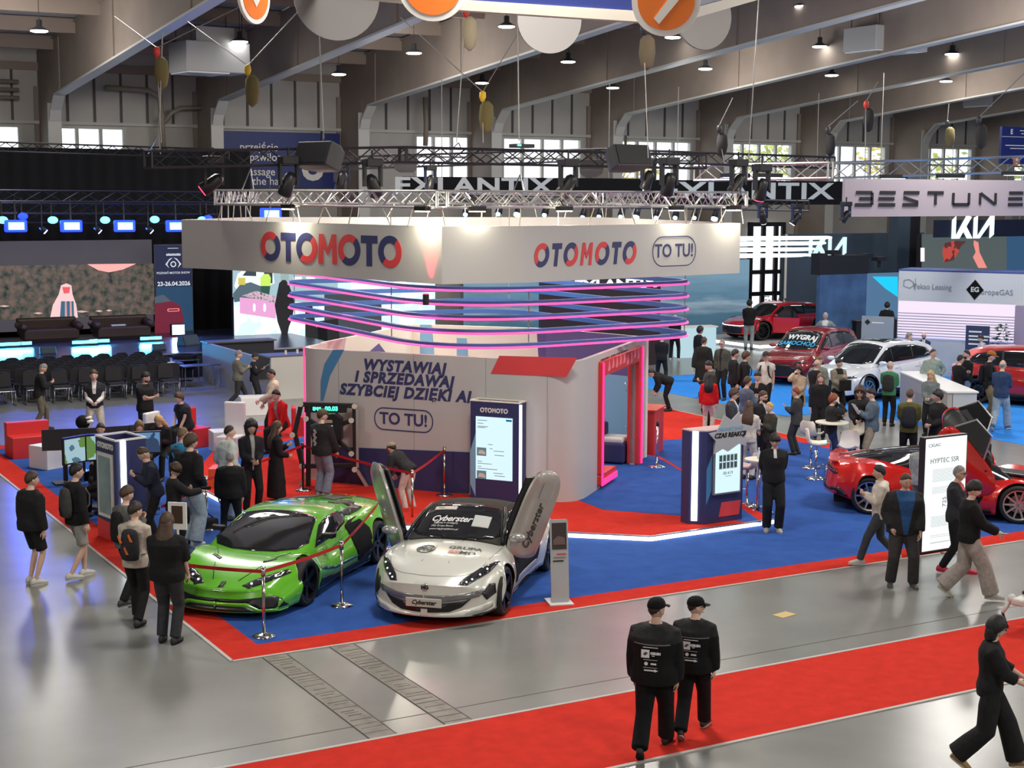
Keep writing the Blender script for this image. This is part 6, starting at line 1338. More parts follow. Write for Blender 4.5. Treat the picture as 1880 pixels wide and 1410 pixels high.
vflat([(430, 525), (436, 503), (452, 491), (500, 491), (504, 520), (470, 535), (440, 540)], glow('vid_white_car', (.8, .88, .9), 1), .006); vflat([(445, 506), (455, 494), (470, 493), (470, 507)], glow('vid_dark', (.03, .05, .06), 1), .011); vflat([(484, 494), (500, 494), (500, 520), (486, 520)], glow('vid_dark', (.03, .05, .06), 1), .011)
vflat([(427, 540), (440, 523), (460, 518), (490, 530), (494, 545), (430, 555)], glow('vid_grey', (.08, .13, .16), 1), .012)
vflat([(437, 510), (450, 510), (450, 523), (437, 523)], glow('vid_yellow', (.6, .5, .08), 1), .016)
vflat([(440, 546), (508, 552), (506, 585), (440, 575)], glow('vid_pink', (.75, .35, .62), 1), .016); vflat([(444, 543), (470, 534), (508, 545), (506, 557)], pic('vid_table', [(.1, .08, .1), (.7, .5, .6), (.05, .05, .05)], 7), .018)
for px in (466, 485): vflat([(px-2, 560), (px, 556), (px+3, 560), (px+3, 570), (px, 573), (px-2, 570)], glow('vid_white', (.9, .9, .95), 1), .021)
vflat([(478, 510), (484, 503), (493, 503), (497, 510), (496, 525), (478, 525)], glow('vid_vest', (.55, .8, .12), 1), .016); vflat([(478, 525), (496, 525), (494, 541), (479, 541)], glow('vid_green', (.02, .09, .06), 1), .016)
M_sil = glow('vid_black', (.012, .012, .014), 1)
vflat([(512, 520), (518, 514), (524, 514), (530, 522), (536, 540), (541, 556), (536, 585), (530, 600), (524, 632), (520, 652), (514, 652), (516, 610), (509, 590), (504, 560), (508, 540)], M_sil, .022)
vflat([(560, 560), (572, 556), (580, 600), (600, 600), (602, 648), (560, 648)], M_sil, .022); vflat([(582, 590), (620, 585), (626, 660), (585, 655)], M_sil, .022)
vflat([(515, 501), (530, 501), (530, 516), (515, 516)], glow('vid_frame', (.3, .4, .4), 1), .01)
for px in (538, 562): vflat([(px, 508), (px+16, 508), (px+16, 520), (px, 520)], glow('vid_white', (.9, .9, .95), 1), .01)
vflat([(595, 535), (700, 540), (700, 640), (595, 650)], glow('vid_dusk', (.05, .06, .07), 1), .02)
# sofas on the stage
M_leather = mat('leather_brown', (.05, .028, .016), .4)
def sofa(x, y, label):
    t = thing('sofa', label, 'sofa', (x, y, .8)); MB().box((0, 0, .25), (1.9, .8, .4), M_leather).build('seat', t, bevel=.06)
    b = MB().loft([[(u_, .25+.1, .2), (u_, .5, .2), (u_*1.03, .52, .78), (u_*1.03, .42, .8), (u_*1.0, .33, .75)] for u_ in (-1.0, 1.0)], M_leather); b.build('backrest', t, bevel=.05)
    for s_ in (-1, 1): MB().cyl((s_*.95, -.4, .5), (s_*.95, .45, .55), .14, n=12, m=M_leather).build('armrest', t, smooth=True)
    for i in range(7):
        for j in range(2): MB().sph((-.75+i*.25, .34, .5+j*.14), .018, 6, 4, M_black).build('button', t)
p = G(95, 627, .8); sofa(p[0], p[1]+.3, 'left brown button-backed sofa on the stage'); p = G(228, 622, .8); sofa(p[0], p[1]+.3, 'right brown button-backed sofa on the stage')
tag(MB().box((0, 0, .02), (.5, .2, .04), M_white).build('paper_stack', loc=(p[0]-.15, p[1]+.2, 1.26)), 'white papers lying on the right brown sofa', 'papers')
# blue washes, footlights and truss spots (lamps of the stage show)
M_cy = glow('lens_cyan', (.05, .62, 1.0), 9); M_bl = glow('lens_blue', (.01, .03, 1.0), 4); M_core = glow('lens_core', (.12, .55, 1.0), 7)
def bar(px, py, L, label, nm='led_bar'):
    p = G(px, py, .95); t = thing(nm, label, 'led bar', (p[0], p[1], .8), 0, 'cyan led bars on the stage floor'); MB().box((0, 0, .1), (L, .14, .16), M_black).build('housing', t, bevel=.01); MB().box((0, -.075, .12), (L*.94, .01, .1), M_cy).build('lens', t)
    area('bar_light', (p[0], p[1]-.12, 1.0), (p[0], p[1]-2.5, .4), 45, L, (.05, .5, 1.0), .08)
for px, py, L, w in ((10, 630, 1.0, 'far left'), (28, 629, 1.1, 'left'), (155, 626, .9, 'left of the middle pair, between the sofas'), (182, 624, .7, 'right of the middle pair, between the sofas'), (276, 619, .8, 'right of the second sofa')): bar(px, py, L, 'glowing cyan led bar on the stage floor, '+w)
p = G(326, 610, .95); t = thing('stage_blinder', 'bright white-blue floor lamp in front of the event banner', 'spot lamp', (p[0], p[1], .8)); MB().box((0, 0, .25), (.5, .2, .4), M_black).build('housing', t); MB().box((0, -.11, .25), (.44, .01, .34), glow('lens_white_blue', (.5, .7, 1.0), 12)).build('lens', t); area('blinder_light', (p[0], p[1]-.3, 1.2), (p[0], p[1]-5, .5), 60, .5, (.2, .4, 1.0))
YT = 52.0
for j, (py, yy) in enumerate(((362, 51), (385, 53), (402, 55))):
    t = thing('stage_truss', ('highest and nearest', 'middle', 'lowest and farthest')[j]+' of the dark blue lit stage trusses', 'truss', (0, 0, 0), 0, 'stage trusses'); a = PL(-30, py-3, (0, yy, 0), (0, 1, 0)); b = PL(405-j*4, py, (0, yy, 0), (0, 1, 0)); m = MB(); truss(m, a, b, .35, .35, mat('truss_blue_black', (.05, .055, .09), .4, .5), .6, .03, .014); m.build('truss_section', t)
for i, px in enumerate((30, 132, 230, 325, 499)):
    p = PL(px, 415 if px < 400 else 393, (0, YT if px < 400 else 48, 0), (0, 1, 0)); t = thing('wash_light', 'rectangular glowing blue wash lamp, '+('far left', 'second from the left', 'third from the left', 'fourth, above the event banner', 'alone behind the left end of the white fascia')[i], 'wash lamp', p, 0, 'blue wash lamps')
    MB().box((0, .1, 0), (.72, .2, .4), M_bl).build('glow_frame', t, bevel=.05); MB().box((0, -.01, 0), (.5, .03, .24), M_core).build('lens', t); MB().bar((0, .15, .15), (0, .2, .9), .05, .05, M_black).build('bracket', t)
    area('wash_beam', (p[0], p[1]-.1, p[2]-.1), (p[0], p[1]-6, 0), 110, .5, (.04, .12, 1.0))
for i, (px, py) in enumerate(((5, 404), (42, 397), (97, 404), (193, 404), (284, 403), (371, 404), (382, 401))):
    p = PL(px, py, (0, 52.4, 0), (0, 1, 0)); t = thing('stage_spot', nth[i]+' round cyan spot lamp from the left under the stage truss', 'spot lamp', p, 0, 'round cyan spots over the stage'); MB().sph((0, 0, 0), (.17, .08, .12), 12, 8, M_cy if i not in (1, 6) else M_bl).build('lens', t, smooth=True); MB().cyl((0, .05, 0), (0, .35, .1), .15, .1, 10, M_black).build('housing', t, smooth=True); MB().bar((0, .2, .1), (0, .2, .6), .04, .04, M_black).build('bracket', t)
for i, px in enumerate((80, 180, 275)):
    p = PL(px, 422, (0, 51.5, 0), (0, 1, 0)); t = thing('profile_spot', ('left', 'middle', 'right')[i]+' small white profile spot hanging below the stage truss', 'spot lamp', p, 0, 'white profile spots'); MB().cyl((-.1, 0, .1), (.05, -.05, -.06), .07, .09, 10, M_black).build('housing', t, smooth=True); MB().cyl((.05, -.05, -.06), (.06, -.055, -.07), .085, n=10, m=glow('lens_white', (.9, .9, 1), 4)).build('lens', t); MB().bar((-.05, 0, .1), (-.05, 0, 1.0), .03, .03, M_black).build('bracket', t)
def wedge(px, py, z, s, label, rz=0):
    p = G(px, py, z); t = thing('stage_monitor', label, 'loudspeaker', (p[0], p[1], z), rz); MB().loft([[(-s, -s*.6, 0), (-s, s*.7, 0), (-s, s*.5, s*.9), (-s, -s*.1, s)], [(s, -s*.6, 0), (s, s*.7, 0), (s, s*.5, s*.9), (s, -s*.1, s)]], mat('speaker_black', (.035, .036, .04), .6)).build('cabinet', t, bevel=.03); MB().add([(-s*.9, -s*.56, .05), (s*.9, -s*.56, .05), (s*.9, -s*.15, s*.93), (-s*.9, -s*.15, s*.93)], [(0, 1, 2, 3)], mat('grille_blue', (.03, .06, .08), .6)).build('grille', t)
wedge(347, 634, .8, .36, 'wedge monitor at the right front corner of the stage', .5); wedge(292, 643, .8, .22, 'small monitor at the stage edge in front of the banner'); wedge(88, 650, .8, .25, 'small dark monitor at the stage edge left of centre')
# counters right of the seating
M_cgrey = mat('counter_grey', (.30, .31, .33), .6); M_coff = mat('counter_offwhite', (.55, .54, .49), .6)
cw = thing('counter', 'grey counter wall with dark top where two people stand writing', 'counter', (15.2, 44.6, 0)); MB().box((0, 0, .62), (.12, 4.6, 1.24), M_cgrey).build('side_panel', cw); MB().box((1.1, 2.0, .62), (2.1, .5, 1.24), mat('counter_dark', (.03, .03, .032), .6)).build('rear_block', cw); MB().box((1.05, 2.0, 1.26), (2.3, .7, .04), mat('top_grey', (.12, .12, .12), .5)).build('top', cw)
ow = thing('counter', 'off-white counter front behind the young man in the beige hoodie', 'counter', (16.6, 41.6, 0)); MB().box((.35, .0, .62), (3.0, .1, 1.24), M_coff).build('front', ow); MB().box((.35, .35, 1.26), (3.2, .8, .05), mat('top_grey', (.12, .12, .12), .5)).build('top', ow)
for i in range(5): tag(MB().cyl((0, 0, 0), (0, 0, .12), .035, n=8, m=M_white).build('paper_cup', loc=(16.0+i*.4, 41.8+.1*(i % 2), 1.286)), nth[i]+' white cup from the left on the off-white counter', 'cup', 'cups on the counter')
# audience chairs
M_cf = mat('chair_frame', (.35, .36, .4), .25, .9); M_cu = mat('chair_black', (.018, .018, .022), .8)
def chair0(m=M_cu):
    t = thing('conference_chair', 'x', 'chair', (0, 0, 0), 0)
    MB().box((0, 0, .45), (.48, .46, .06), m).build('seat', t, bevel=.02)
    P = [(-.24, .22, .5), (.24, .22, .5), (.22, .27, .86), (.12, .29, .93), (-.12, .29, .93), (-.22, .27, .86)]; MB().loft([P, [(x, y+.04, z) for x, y, z in P]], m).build('backrest', t, bevel=.012)
    for s_ in (-1, 1): MB().tube([(s_*.23, .22, .45), (s_*.25, .25, .03), (s_*.25, .23, .012), (s_*.25, -.22, .012), (s_*.25, -.24, .03), (s_*.23, -.22, .43)], .012, 6, M_cf).build('leg_frame', t, smooth=True)
    MB().cyl((-.23, -.22, .42), (.23, -.22, .42), .012, n=6, m=M_cf).build('stretcher', t); return t
NTH = nth+['thirteenth', 'fourteenth', 'fifteenth', 'sixteenth', 'seventeenth']
c0 = chair0(); first = True; CL = []
# rows run along the stage; the audience faces the stage (+y), so the backrest is on the near side
for r in range(8):
    y = 43.95+r*.60
    n0 = 6.9+(r % 2)*.3; k = 0; x = n0
    while x < 13.4+.1*r:
        if not (8.6 < x < 8.9): CL.append((x, y, pi, (NTH[k], NTH[r]), ''))
        x += .56 if r else .78; k += 1
for i, (x, y, rz, lab, gr) in enumerate(CL):
    lab, near = 'black audience chair %s from the left, %s row counted from the viewer' % lab, lab[1] == 'first'
    gr = 'audience chairs'
    if first: c0.location = (x, y, 0); c0.rotation_euler = (0, 0, 0); c0['label'] = lab; c0['group'] = gr; first = False
    else: dup(c0, (x, y, 0), (0 if near else rz)+.03*sin(i), lab, gr)
M_dt = mat('desk_dark', (.05, .06, .09), .3)
for i, (px, py, rz) in enumerate(((268, 698, .1), (292, 704, .0), (335, 705, .1), (305, 712, -.1), (372, 715, .1))):
    p = G(px, py); t = thing('folding_table', ('dark low table with blue reflections', 'dark table carrying papers', 'dark table with thin chrome legs', 'long dark table', 'small dark table')[i]+' near the right end of the audience chairs, '+('farthest', 'second farthest', 'middle', 'left of middle', 'nearest the grey counter')[i], 'table', (p[0], p[1]+.3, 0), rz, 'dark tables beside the audience')
    MB().box((0, 0, .72), (1.2, .55, .03), M_dt).build('table_top', t, bevel=.005)
    for sx in (-1, 1):
        for sy in (-1, 1): MB().cyl((sx*.55, sy*.23, 0), (sx*.55, sy*.23, .71), .014, n=6, m=M_cf).build('leg', t)
    if i in (1, 3): tag(MB().box((0, 0, .01), (.3, .21, .02), M_white).build('paper_stack', loc=(p[0]+.2, p[1]+.3, .737), rz=.3), 'white papers on the '+('table carrying papers' if i == 1 else 'long dark table'), 'papers')
p = G(245, 690); t = thing('lounge_chair', 'round black lounge chair right of the bearded man with folded arms', 'chair', (p[0]+1.05, p[1]-2.2, 0)); MB().lathe([(.25, .38), (.36, .45), (.40, .7), (.38, .85), (.33, .86), (.30, .55), (.1, .5)], n=20, m=M_blkm).build('shell', t, smooth=True); MB().cyl((0, 0, .02), (0, 0, .4), .03, n=8, m=M_chrome).cyl((0, 0, 0), (0, 0, .02), .25, n=20, m=M_chrome).build('base', t)
# ================================================================= OTHER STANDS BEHIND AND AT THE RIGHT
M_bblack = mat('banner_black', (.004, .004, .005), .8, spec=.15); M_bgrey = mat('letter_grey', (.42, .45, .47), .6)
def hang_banner(px0, px1, pyt, pyb, y, m, name, label, hang=True, th=.12):
    a = PL(px0, pyt[0], (0, y, 0), (0, 1, 0)); b = PL(px1, pyt[1], (0, y, 0), (0, 1, 0)); c = PL(px0, pyb, (0, y, 0), (0, 1, 0)); zt, zb_ = (a[2]+b[2])/2, c[2]; w = b[0]-a[0]
    t = thing(name, label, 'banner', (a[0], y, zb_)); MB().box((w/2, th/2, (zt-zb_)/2), (w, th, zt-zb_), m).build('panel', t)
    if hang:
        for f_ in (.15, .85): MB().cyl((w*f_, th/2, zt-zb_), (w*f_, th/2, zt-zb_+3.2), .015, n=5, m=M_wire).build('hanging_wire', t)
    return t, w, zt-zb_
def at_(t, px, py): y = t.location.y; p = PL(px, py, (0, y, 0), (0, 1, 0)); return (p[0]-t.location.x, p[2]-t.location.z)
def exl(t, px, py, h, st='EXLANTIX', sx=1.75, m=None): q = at_(t, px, py); text('lettering', st, (q[0], -.012, q[1]), (1, 0, 0), uz, h, m or M_bgrey, t, bold=.02, sx=sx, space=1.05)
t, w, h = hang_banner(742, 1180, (324, 328), 352, 44, M_bblack, 'name_banner', 'black hanging banner with grey capital letters left of centre, behind the trusses'); exl(t, 872, 342, .68)
t, w, h = hang_banner(1186, 1552, (330, 333), 376, 43.9, M_bblack, 'name_banner', 'black hanging banner with grey capital letters next to the pinkish banner'); exl(t, 1375, 352, .82, sx=1.95)
t, w, h = hang_banner(1552, 1960, (330, 330), 398, 35.5, mat('banner_pinkish', (.42, .36, .385), .7), 'name_banner', 'wide pinkish grey hanging banner with thin black letters at the right')
M_bl2 = mat('letter_black', (.015, .012, .015), .6)
def bst(ch, px, py, s):
    q = at_(t, px, py); L = s*.55; k = s*.3; b = .11*s; o = Vector((q[0], -.012, q[1])); m = MB()
    def st(x0, z0, x1, z1, wd=b*1.6): m.bar(o+Vector((x0*L, 0, z0*k)), o+Vector((x1*L, 0, z1*k)), .012, wd, M_bl2, up=(0, 1, 0)) if False else m.prism([(x0*L, z0*k-wd/2), (x1*L, z1*k-wd/2), (x1*L, z1*k+wd/2), (x0*L, z0*k+wd/2)] if abs(x1-x0) > .1 else [(x0*L-wd/2, z0*k), (x0*L+wd/2, z0*k), (x1*L+wd/2, z1*k), (x1*L-wd/2, z1*k)], o, (1, 0, 0), uz, .008, M_bl2)
    for sg_ in {'B': ((-.9, 1, 1, 1), (-.5, 0, 1, 0), (-1, -1, 1, -1), (1, 1, 1.01, -1)), 'E': ((-.9, 1, 1, 1), (-1, 0, .9, 0), (-1, -1, 1, -1)), 'S': ((-.9, 1, 1, 1), (-.9, .2, .9, -.6), (-1, -1, .9, -1)), 'T': ((-1, 1, 1, 1), (0, .8, 0.01, -1)), 'U': ((-1, 1, -1.01, -1), (-1, -1, 1, -1), (1, 1, 1.01, -1)), 'N': ((-1, 1, -1.01, -1), (-.9, .9, .9, -.9), (1, 1, 1.01, -1))}[ch]: st(*sg_)
    m.build('letter', t)
for ch, px in zip('BESTUNE', (1585, 1628, 1672, 1717, 1764, 1813, 1864)): bst(ch, px, 365, .62)
rt = thing('silver_truss', 'silver lighting truss running above the pinkish banner', 'truss', (0, 0, 0)); m = MB(); truss(m, DP(1525, 313, 40), DP(1920, 300, 40.5), .4, .4, M_alu, .5, .035, .016); truss(m, DP(1525, 313, 40), DP(1280, 318, 42), .4, .4, M_alu, .5, .035, .016); m.build('truss_section', rt)
for i, (px, py, d) in enumerate(((1350, 322, 40), (1410, 322, 40), (1640, 324, 40), (1745, 323, 40), (1865, 318, 40))):
    p = DP(px, py, d); MB().box((0, 0, 0), (.75, .3, .1), M_black).box((0, 0, -.055), (.65, .22, .01), glow('panel_light', (.75, .9, 1.0), 3)).build('panel_lamp', rt).location = p
for i, (px, py, lab) in enumerate(((1400, 398, 'left of the other one below the dark banner'), (1462, 400, 'right one of the two below the dark banner'), (1553, 396, 'at the left lower corner of the pinkish banner'))):
    head(px, py, 41, 'dark spotlight '+lab, .5*(1 if i else -1), glow('lens_white', (.9, .9, 1), 4) if i < 2 else None, .75)
# sea view led wall and dark banner behind the booth
YW = 51.6; a = PL(1030, 500, (0, YW, 0), (0, 1, 0)); b = PL(1376, 500, (0, YW, 0), (0, 1, 0)); x0w = PL(850, 500, (0, YW, 0), (0, 1, 0))[0]
sw_ = thing('led_wall', 'long led wall with a blue grey sea picture behind the booth', 'screen', (x0w, YW, 0)); Ww = b[0]-x0w; hz = a[2]+.35
def sea():
    m = bpy.data.materials.new('sea_picture'); m.use_nodes = True; nt = m.node_tree; b = nt.nodes['Principled BSDF']; b.inputs['Base Color'].default_value = (0, 0, 0, 1)
    tc = nt.nodes.new('ShaderNodeTexCoord'); mp = nt.nodes.new('ShaderNodeMapping'); mp.inputs['Scale'].default_value = (.25, 1, 2.2); n = nt.nodes.new('ShaderNodeTexNoise'); n.inputs['Scale'].default_value = 1.6; n.inputs['Detail'].default_value = 7
    sp = nt.nodes.new('ShaderNodeSeparateXYZ'); mr = nt.nodes.new('ShaderNodeMapRange'); mr.inputs[1].default_value = .2; mr.inputs[2].default_value = hz; ad = nt.nodes.new('ShaderNodeMath'); ad.operation = 'MULTIPLY_ADD'; ad.inputs[1].default_value = .38; r = nt.nodes.new('ShaderNodeValToRGB'); el = r.color_ramp.elements
    el[0].position = .1; el[0].color = (.02, .05, .08, 1); el[1].position = 1.1; el[1].color = (.16, .27, .36, 1); e = el.new(.45); e.color = (.05, .12, .18, 1); e = el.new(.6); e.color = (.22, .30, .36, 1); e = el.new(.68); e.color = (.08, .17, .25, 1)
    L = nt.links.new; L(tc.outputs['Object'], mp.inputs[0]); L(mp.outputs[0], n.inputs['Vector']); L(tc.outputs['Object'], sp.inputs[0]); L(sp.outputs['Z'], mr.inputs['Value']); L(n.outputs['Fac'], ad.inputs[0]); L(mr.outputs[0], ad.inputs[2]); L(ad.outputs[0], r.inputs['Fac']); L(r.outputs['Color'], b.inputs['Emission Color']); b.inputs['Emission Strength'].default_value = 1.0; return m
MB().box((Ww/2, .12, hz/2), (Ww, .22, hz), M_black).build('casing', sw_); MB().box((Ww/2, -.0, hz/2+.05), (Ww-.04, .02, hz-.12), sea()).build('picture', sw_)
YX = 44.0; a = PL(995, 516, (0, YX, 0), (0, 1, 0)); b = PL(1212, 590, (0, YX, 0), (0, 1, 0)); t = thing('name_wall', 'dark purple wall with white capital letters seen between the neon rings', 'wall panel', (a[0], YX, 0)); w = b[0]-a[0]
MB().box((w/2, .1, (a[2]+.2)/2), (w, .2, a[2]+.2), mat('wall_purple_black', (.025, .01, .02), .5)).build('panel', t); q = PL(1130, 522, (0, YX, 0), (0, 1, 0)); text('lettering', 'EXLANTIX', (q[0]-a[0], -.012, q[2]), (1, 0, 0), uz, .42, glow('letters_white', (.9, .85, .95), 1.5), t, bold=.015, sx=1.7)
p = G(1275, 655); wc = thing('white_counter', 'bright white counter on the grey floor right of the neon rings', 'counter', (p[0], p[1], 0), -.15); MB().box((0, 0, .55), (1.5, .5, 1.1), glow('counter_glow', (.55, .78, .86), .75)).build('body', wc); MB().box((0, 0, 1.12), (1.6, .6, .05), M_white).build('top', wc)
for i, (px, py, m_, lab) in enumerate(((1190, 585, M_wcar, 'white car roof seen between the neon rings'), )):
    p = G(px+10, py+32); suv('suv', 'white suv mostly hidden behind the booth, seen between the neon rings', (p[0]-1.2, p[1]+1.5, 0), radians(200), M_wcar, H=1.6)
# KIA stand
M_kia = mat('kia_wall', (.055, .085, .13), .6, noise=.2, nscale=.4); M_kdk = mat('kia_dark', (.008, .009, .016), .6); M_kl = glow('kia_letters', (.55, .72, .78), 1.2)
def kia(t, o, s, m):
    K = [[(0, 0), (.22, 0), (.30, .95), (.22, 1), (0, .8)], ]
    for poly in ([(0, 0), (.2, .12), (.62, 1), (.28, 1), (.2, .92)] and [(0, 0), (.2, 0), (.2, 1), (0, .82)], [(.14, .0), (.4, 0), (1.0, .95), (.86, 1), (.72, 1)], [(.45, .55), (.66, .66), (1.08, .0), (.8, 0)], [(1.12, 0), (1.32, 0), (1.32, 1), (1.12, .92)], [(1.26, 0), (1.46, 0), (2.1, .8), (2.1, 1), (1.98, 1)], [(1.98, 0), (2.2, .16), (2.2, 1), (1.98, 1)]):
        MB().prism([((x-1.1)*s, (z-.5)*s*.85) for x, z in poly], o, (1, 0, 0), uz, .02, m).build('letter', t)
YK = 53; a = PL(1444, 430, (0, YK, 0), (0, 1, 0)); b = PL(1690, 600, (0, YK, 0), (0, 1, 0)); kt = thing('kia_stand_wall', 'tall dark blue grey stand wall with pale letters behind the red fastback', 'wall panel', (a[0], YK, 0)); w = b[0]-a[0]
MB().box((w/2, .15, a[2]/2), (w, .3, a[2]), M_kia).build('panel', kt); MB().box((-.02, -.02, a[2]/2), (.1, .05, a[2]), M_white).build('edge_strip', kt)
q = PL(1519, 453, (0, YK, 0), (0, 1, 0)); kia(kt, Vector((q[0]-a[0], -.02, q[2])), 1.0, M_kl)
YK2 = 50; a = PL(1650, 395, (0, YK2, 0), (0, 1, 0)); t = thing('stand_tower', 'blue grey stand tower with black side rising between the two white logos', 'wall panel', (a[0], YK2, 0)); wA = PL(1672, 395, (0, YK2, 0), (0, 1, 0))[0]-a[0]; wB = PL(1690, 395, (0, YK2, 0), (0, 1, 0))[0]-a[0]
MB().box((wA/2, .3, (a[2]+.2)/2), (wA, .6, a[2]+.2), M_kia).build('blue_side', t); MB().box(((wA+wB)/2, .3, (a[2]+.2)/2), (wB-wA, .6, a[2]+.2), M_kdk).build('black_side', t)
t, w, h = hang_banner(1718, 1900, (402, 405), 436, 47, mat('kia_banner', (.012, .018, .045), .5), 'logo_banner', 'dark banner with a bright white logo under the pinkish banner'); q = at_(t, 1786, 417); kia(t, Vector((q[0], -.012, q[1])), 1.12, glow('kia_bright', (.75, .95, 1.0), 1.6))
YP = 48; a = PL(1690, 430, (0, YP, 0), (0, 1, 0)); b = PL(1855, 520, (0, YP, 0), (0, 1, 0)); t = thing('led_screen', 'grey green video screen with red swirl and raised hand under the bright logo', 'screen', (a[0], YP, 0)); w = b[0]-a[0]
MB().box((w/2, .1, (a[2]+2.6)/2), (w, .2, a[2]-2.6), M_black).build('casing', t)
def kf(pts, m, off): return MB().prism([(PL(x, y, (0, YP, 0), (0, 1, 0))[0]-a[0], PL(x, y, (0, YP, 0), (0, 1, 0))[2]) for x, y in pts], (0, -off, 0), (1, 0, 0), uz, .004, m).build('picture', t)
kf([(1692, 430), (1850, 430), (1850, 500), (1692, 500)], glow('video_grey', (.075, .095, .095), 1), 0); kf([(1848, 430), (1895, 430), (1895, 500), (1848, 500)], glow('video_blue', (.03, .08, .16), 1), .006); kf([(1690, 455), (1697, 455), (1697, 480), (1690, 480)], glow('video_pale', (.9, .75, .85), 1.4), .006)
kf([(1735, 446), (1752, 442), (1774, 443), (1764, 452), (1758, 466), (1750, 478), (1732, 482), (1730, 460)], pic('video_red', [(.09, .03, .03), (.45, .06, .05), (.2, .05, .05)], 1.5), .006); kf([(1788, 441), (1796, 445), (1798, 463), (1812, 492), (1796, 492), (1786, 472), (1791, 463), (1787, 448)], glow('video_hand', (.75, .25, .22), 1), .006)
# glass entrance of the hall
ge = thing('glass_doors', 'tall glazed hall entrance, bright behind the white fascia end', 'door', (0, 0, 0)); YG = 60.8
def g_(px, py): return PL(px, py, (0, YG, 0), (0, 1, 0))
m = MB()
for x in (1374, 1397, 1420, 1433): p0, p1 = g_(x, 590), g_(x, 408); m.box((p0[0], YG, p1[2]/2), (.22, .2, p1[2]), M_kdk)
for py in (412, 500, 540): p0, p1 = g_(1374, py), g_(1433, py); m.box(((p0[0]+p1[0])/2, YG-.02, p0[2]), (p1[0]-p0[0], .2, .2), M_kdk)
m.build('frame', ge); p0, p1 = g_(1376, 412), g_(1432, 590); MB().box(((p0[0]+p1[0])/2, YG+.06, p0[2]/2), (p1[0]-p0[0], .04, p0[2]), glow('daylight_pane', (.9, .93, 1.0), 1.0)).build('pane', ge)
wr = thing('neon_ring', 'thin white light rings hanging in front of the glass entrance', 'neon ring', DP(1420, 450, 50))
for k, (x0, x1, py) in enumerate(((1330, 1526, 436), (1320, 1515, 446), (1300, 1495, 457), (1290, 1485, 468))):
    o = wr.location; P = [Vector(DP(x, y, d))-o for x, y, d in ((x0, py, 49), (x1-6, py-1, 49), (x1, py, 49.5), (x1-20, py+2, 51), (x0, py+5, 53), (x0-6, py+2, 51))]
    MB().tube(P, .032, 6, glow('neon_white', (.7, 1.0, .95), 4.5), closed=True).build('light_tube', wr)
# blue curtain with projectors
YC = 46; a = PL(1506, 505, (0, YC, 0), (0, 1, 0)); t = thing('exhibit_booth', 'box stand with blue curtain, black top with projectors and a cyan triangle', 'booth', (a[0], YC, 0)); b = PL(1592, 505, (0, YC, 0), (0, 1, 0)); w = b[0]-a[0]
MB().box((w/2, .1, a[2]/2), (w, .2, a[2]), mat('curtain_blue', (.05, .12, .28), .8, noise=.3, nscale=1.2)).build('curtain', t); w2 = PL(1660, 505, (0, YC, 0), (0, 1, 0))[0]-a[0]
MB().box(((w+w2)/2, .15, a[2]/2), (w2-w, .1, a[2]), glow('screen_dim_blue', (.07, .15, .26), 1)).build('side_screen', t); zt = PL(1506, 470, (0, YC, 0), (0, 1, 0))[2]; MB().box((w/2, .25, (a[2]+zt)/2), (w+.1, .5, zt-a[2]), M_kdk).build('top_box', t)
q0 = [(PL(x, y, (0, YC, 0), (0, 1, 0))[0]-a[0], PL(x, y, (0, YC, 0), (0, 1, 0))[2]) for x, y in ((1604, 508), (1650, 508), (1650, 545), (1628, 530))]; MB().prism(q0, (0, .08, 0), (1, 0, 0), uz, .03, glow('tri_cyan', (.01, .55, .85), 1)).build('lit_triangle', t)
for i, (px, py) in enumerate(((1545, 464), (1605, 470), (1630, 476), (1520, 470))): q = PL(px, py, (0, YC, 0), (0, 1, 0)); MB().box((q[0]-a[0], .5, q[2]), (.5, .4, .16), M_kdk).box((q[0]-a[0], .5, q[2]-.2), (.1, .1, .3), M_black).build('projector', t)
p = G(1560, 640); t = thing('bar_counter', 'long black counter with blue glowing things on top behind the white suv', 'counter', (p[0]+3.6, p[1]+.6, 0), -.1); MB().box((0, 0, .5), (5.5, .6, 1.0), M_kdk).build('body', t); MB().box((0, 0, 1.02), (5.6, .7, .04), mat('top_grey', (.12, .12, .12), .5)).build('top', t)
for i in range(4): MB().sph((.6+i*.45, 0, 1.12), (.14, .1, .07), 10, 6, glow('item_blue', (.1, .45, 1), 2)).build('glowing_item', t)
p = G(1487, 628); t = thing('potted_plant', 'small plant standing beside the red fastback', 'plant', (p[0]+.6, p[1]+3, 0)); MB().lathe([(.15, 0), (.2, .4), (.18, .42)], n=12, m=M_kdk).build('pot', t)
c = MB(); random.seed(2)
for k in range(60):
    a_ = random.uniform(0, 6.28); r_ = random.uniform(.1, .45); z = random.uniform(.9, 1.7); v_ = Vector((cos(a_)*r_, sin(a_)*r_, z)); c.add([v_, v_+Vector((.08, .05, .05)), v_+Vector((.14*cos(a_), .14*sin(a_), .02)), v_+Vector((-.02, -.06, .05))], [(0, 1, 2, 3)], mat('leaf_dark', (.03, .07, .03), .6))
c.build('leaves', t); MB().cyl((0, 0, .4), (0, 0, 1.2), .02, n=6, m=M_purl).build('stem', t)
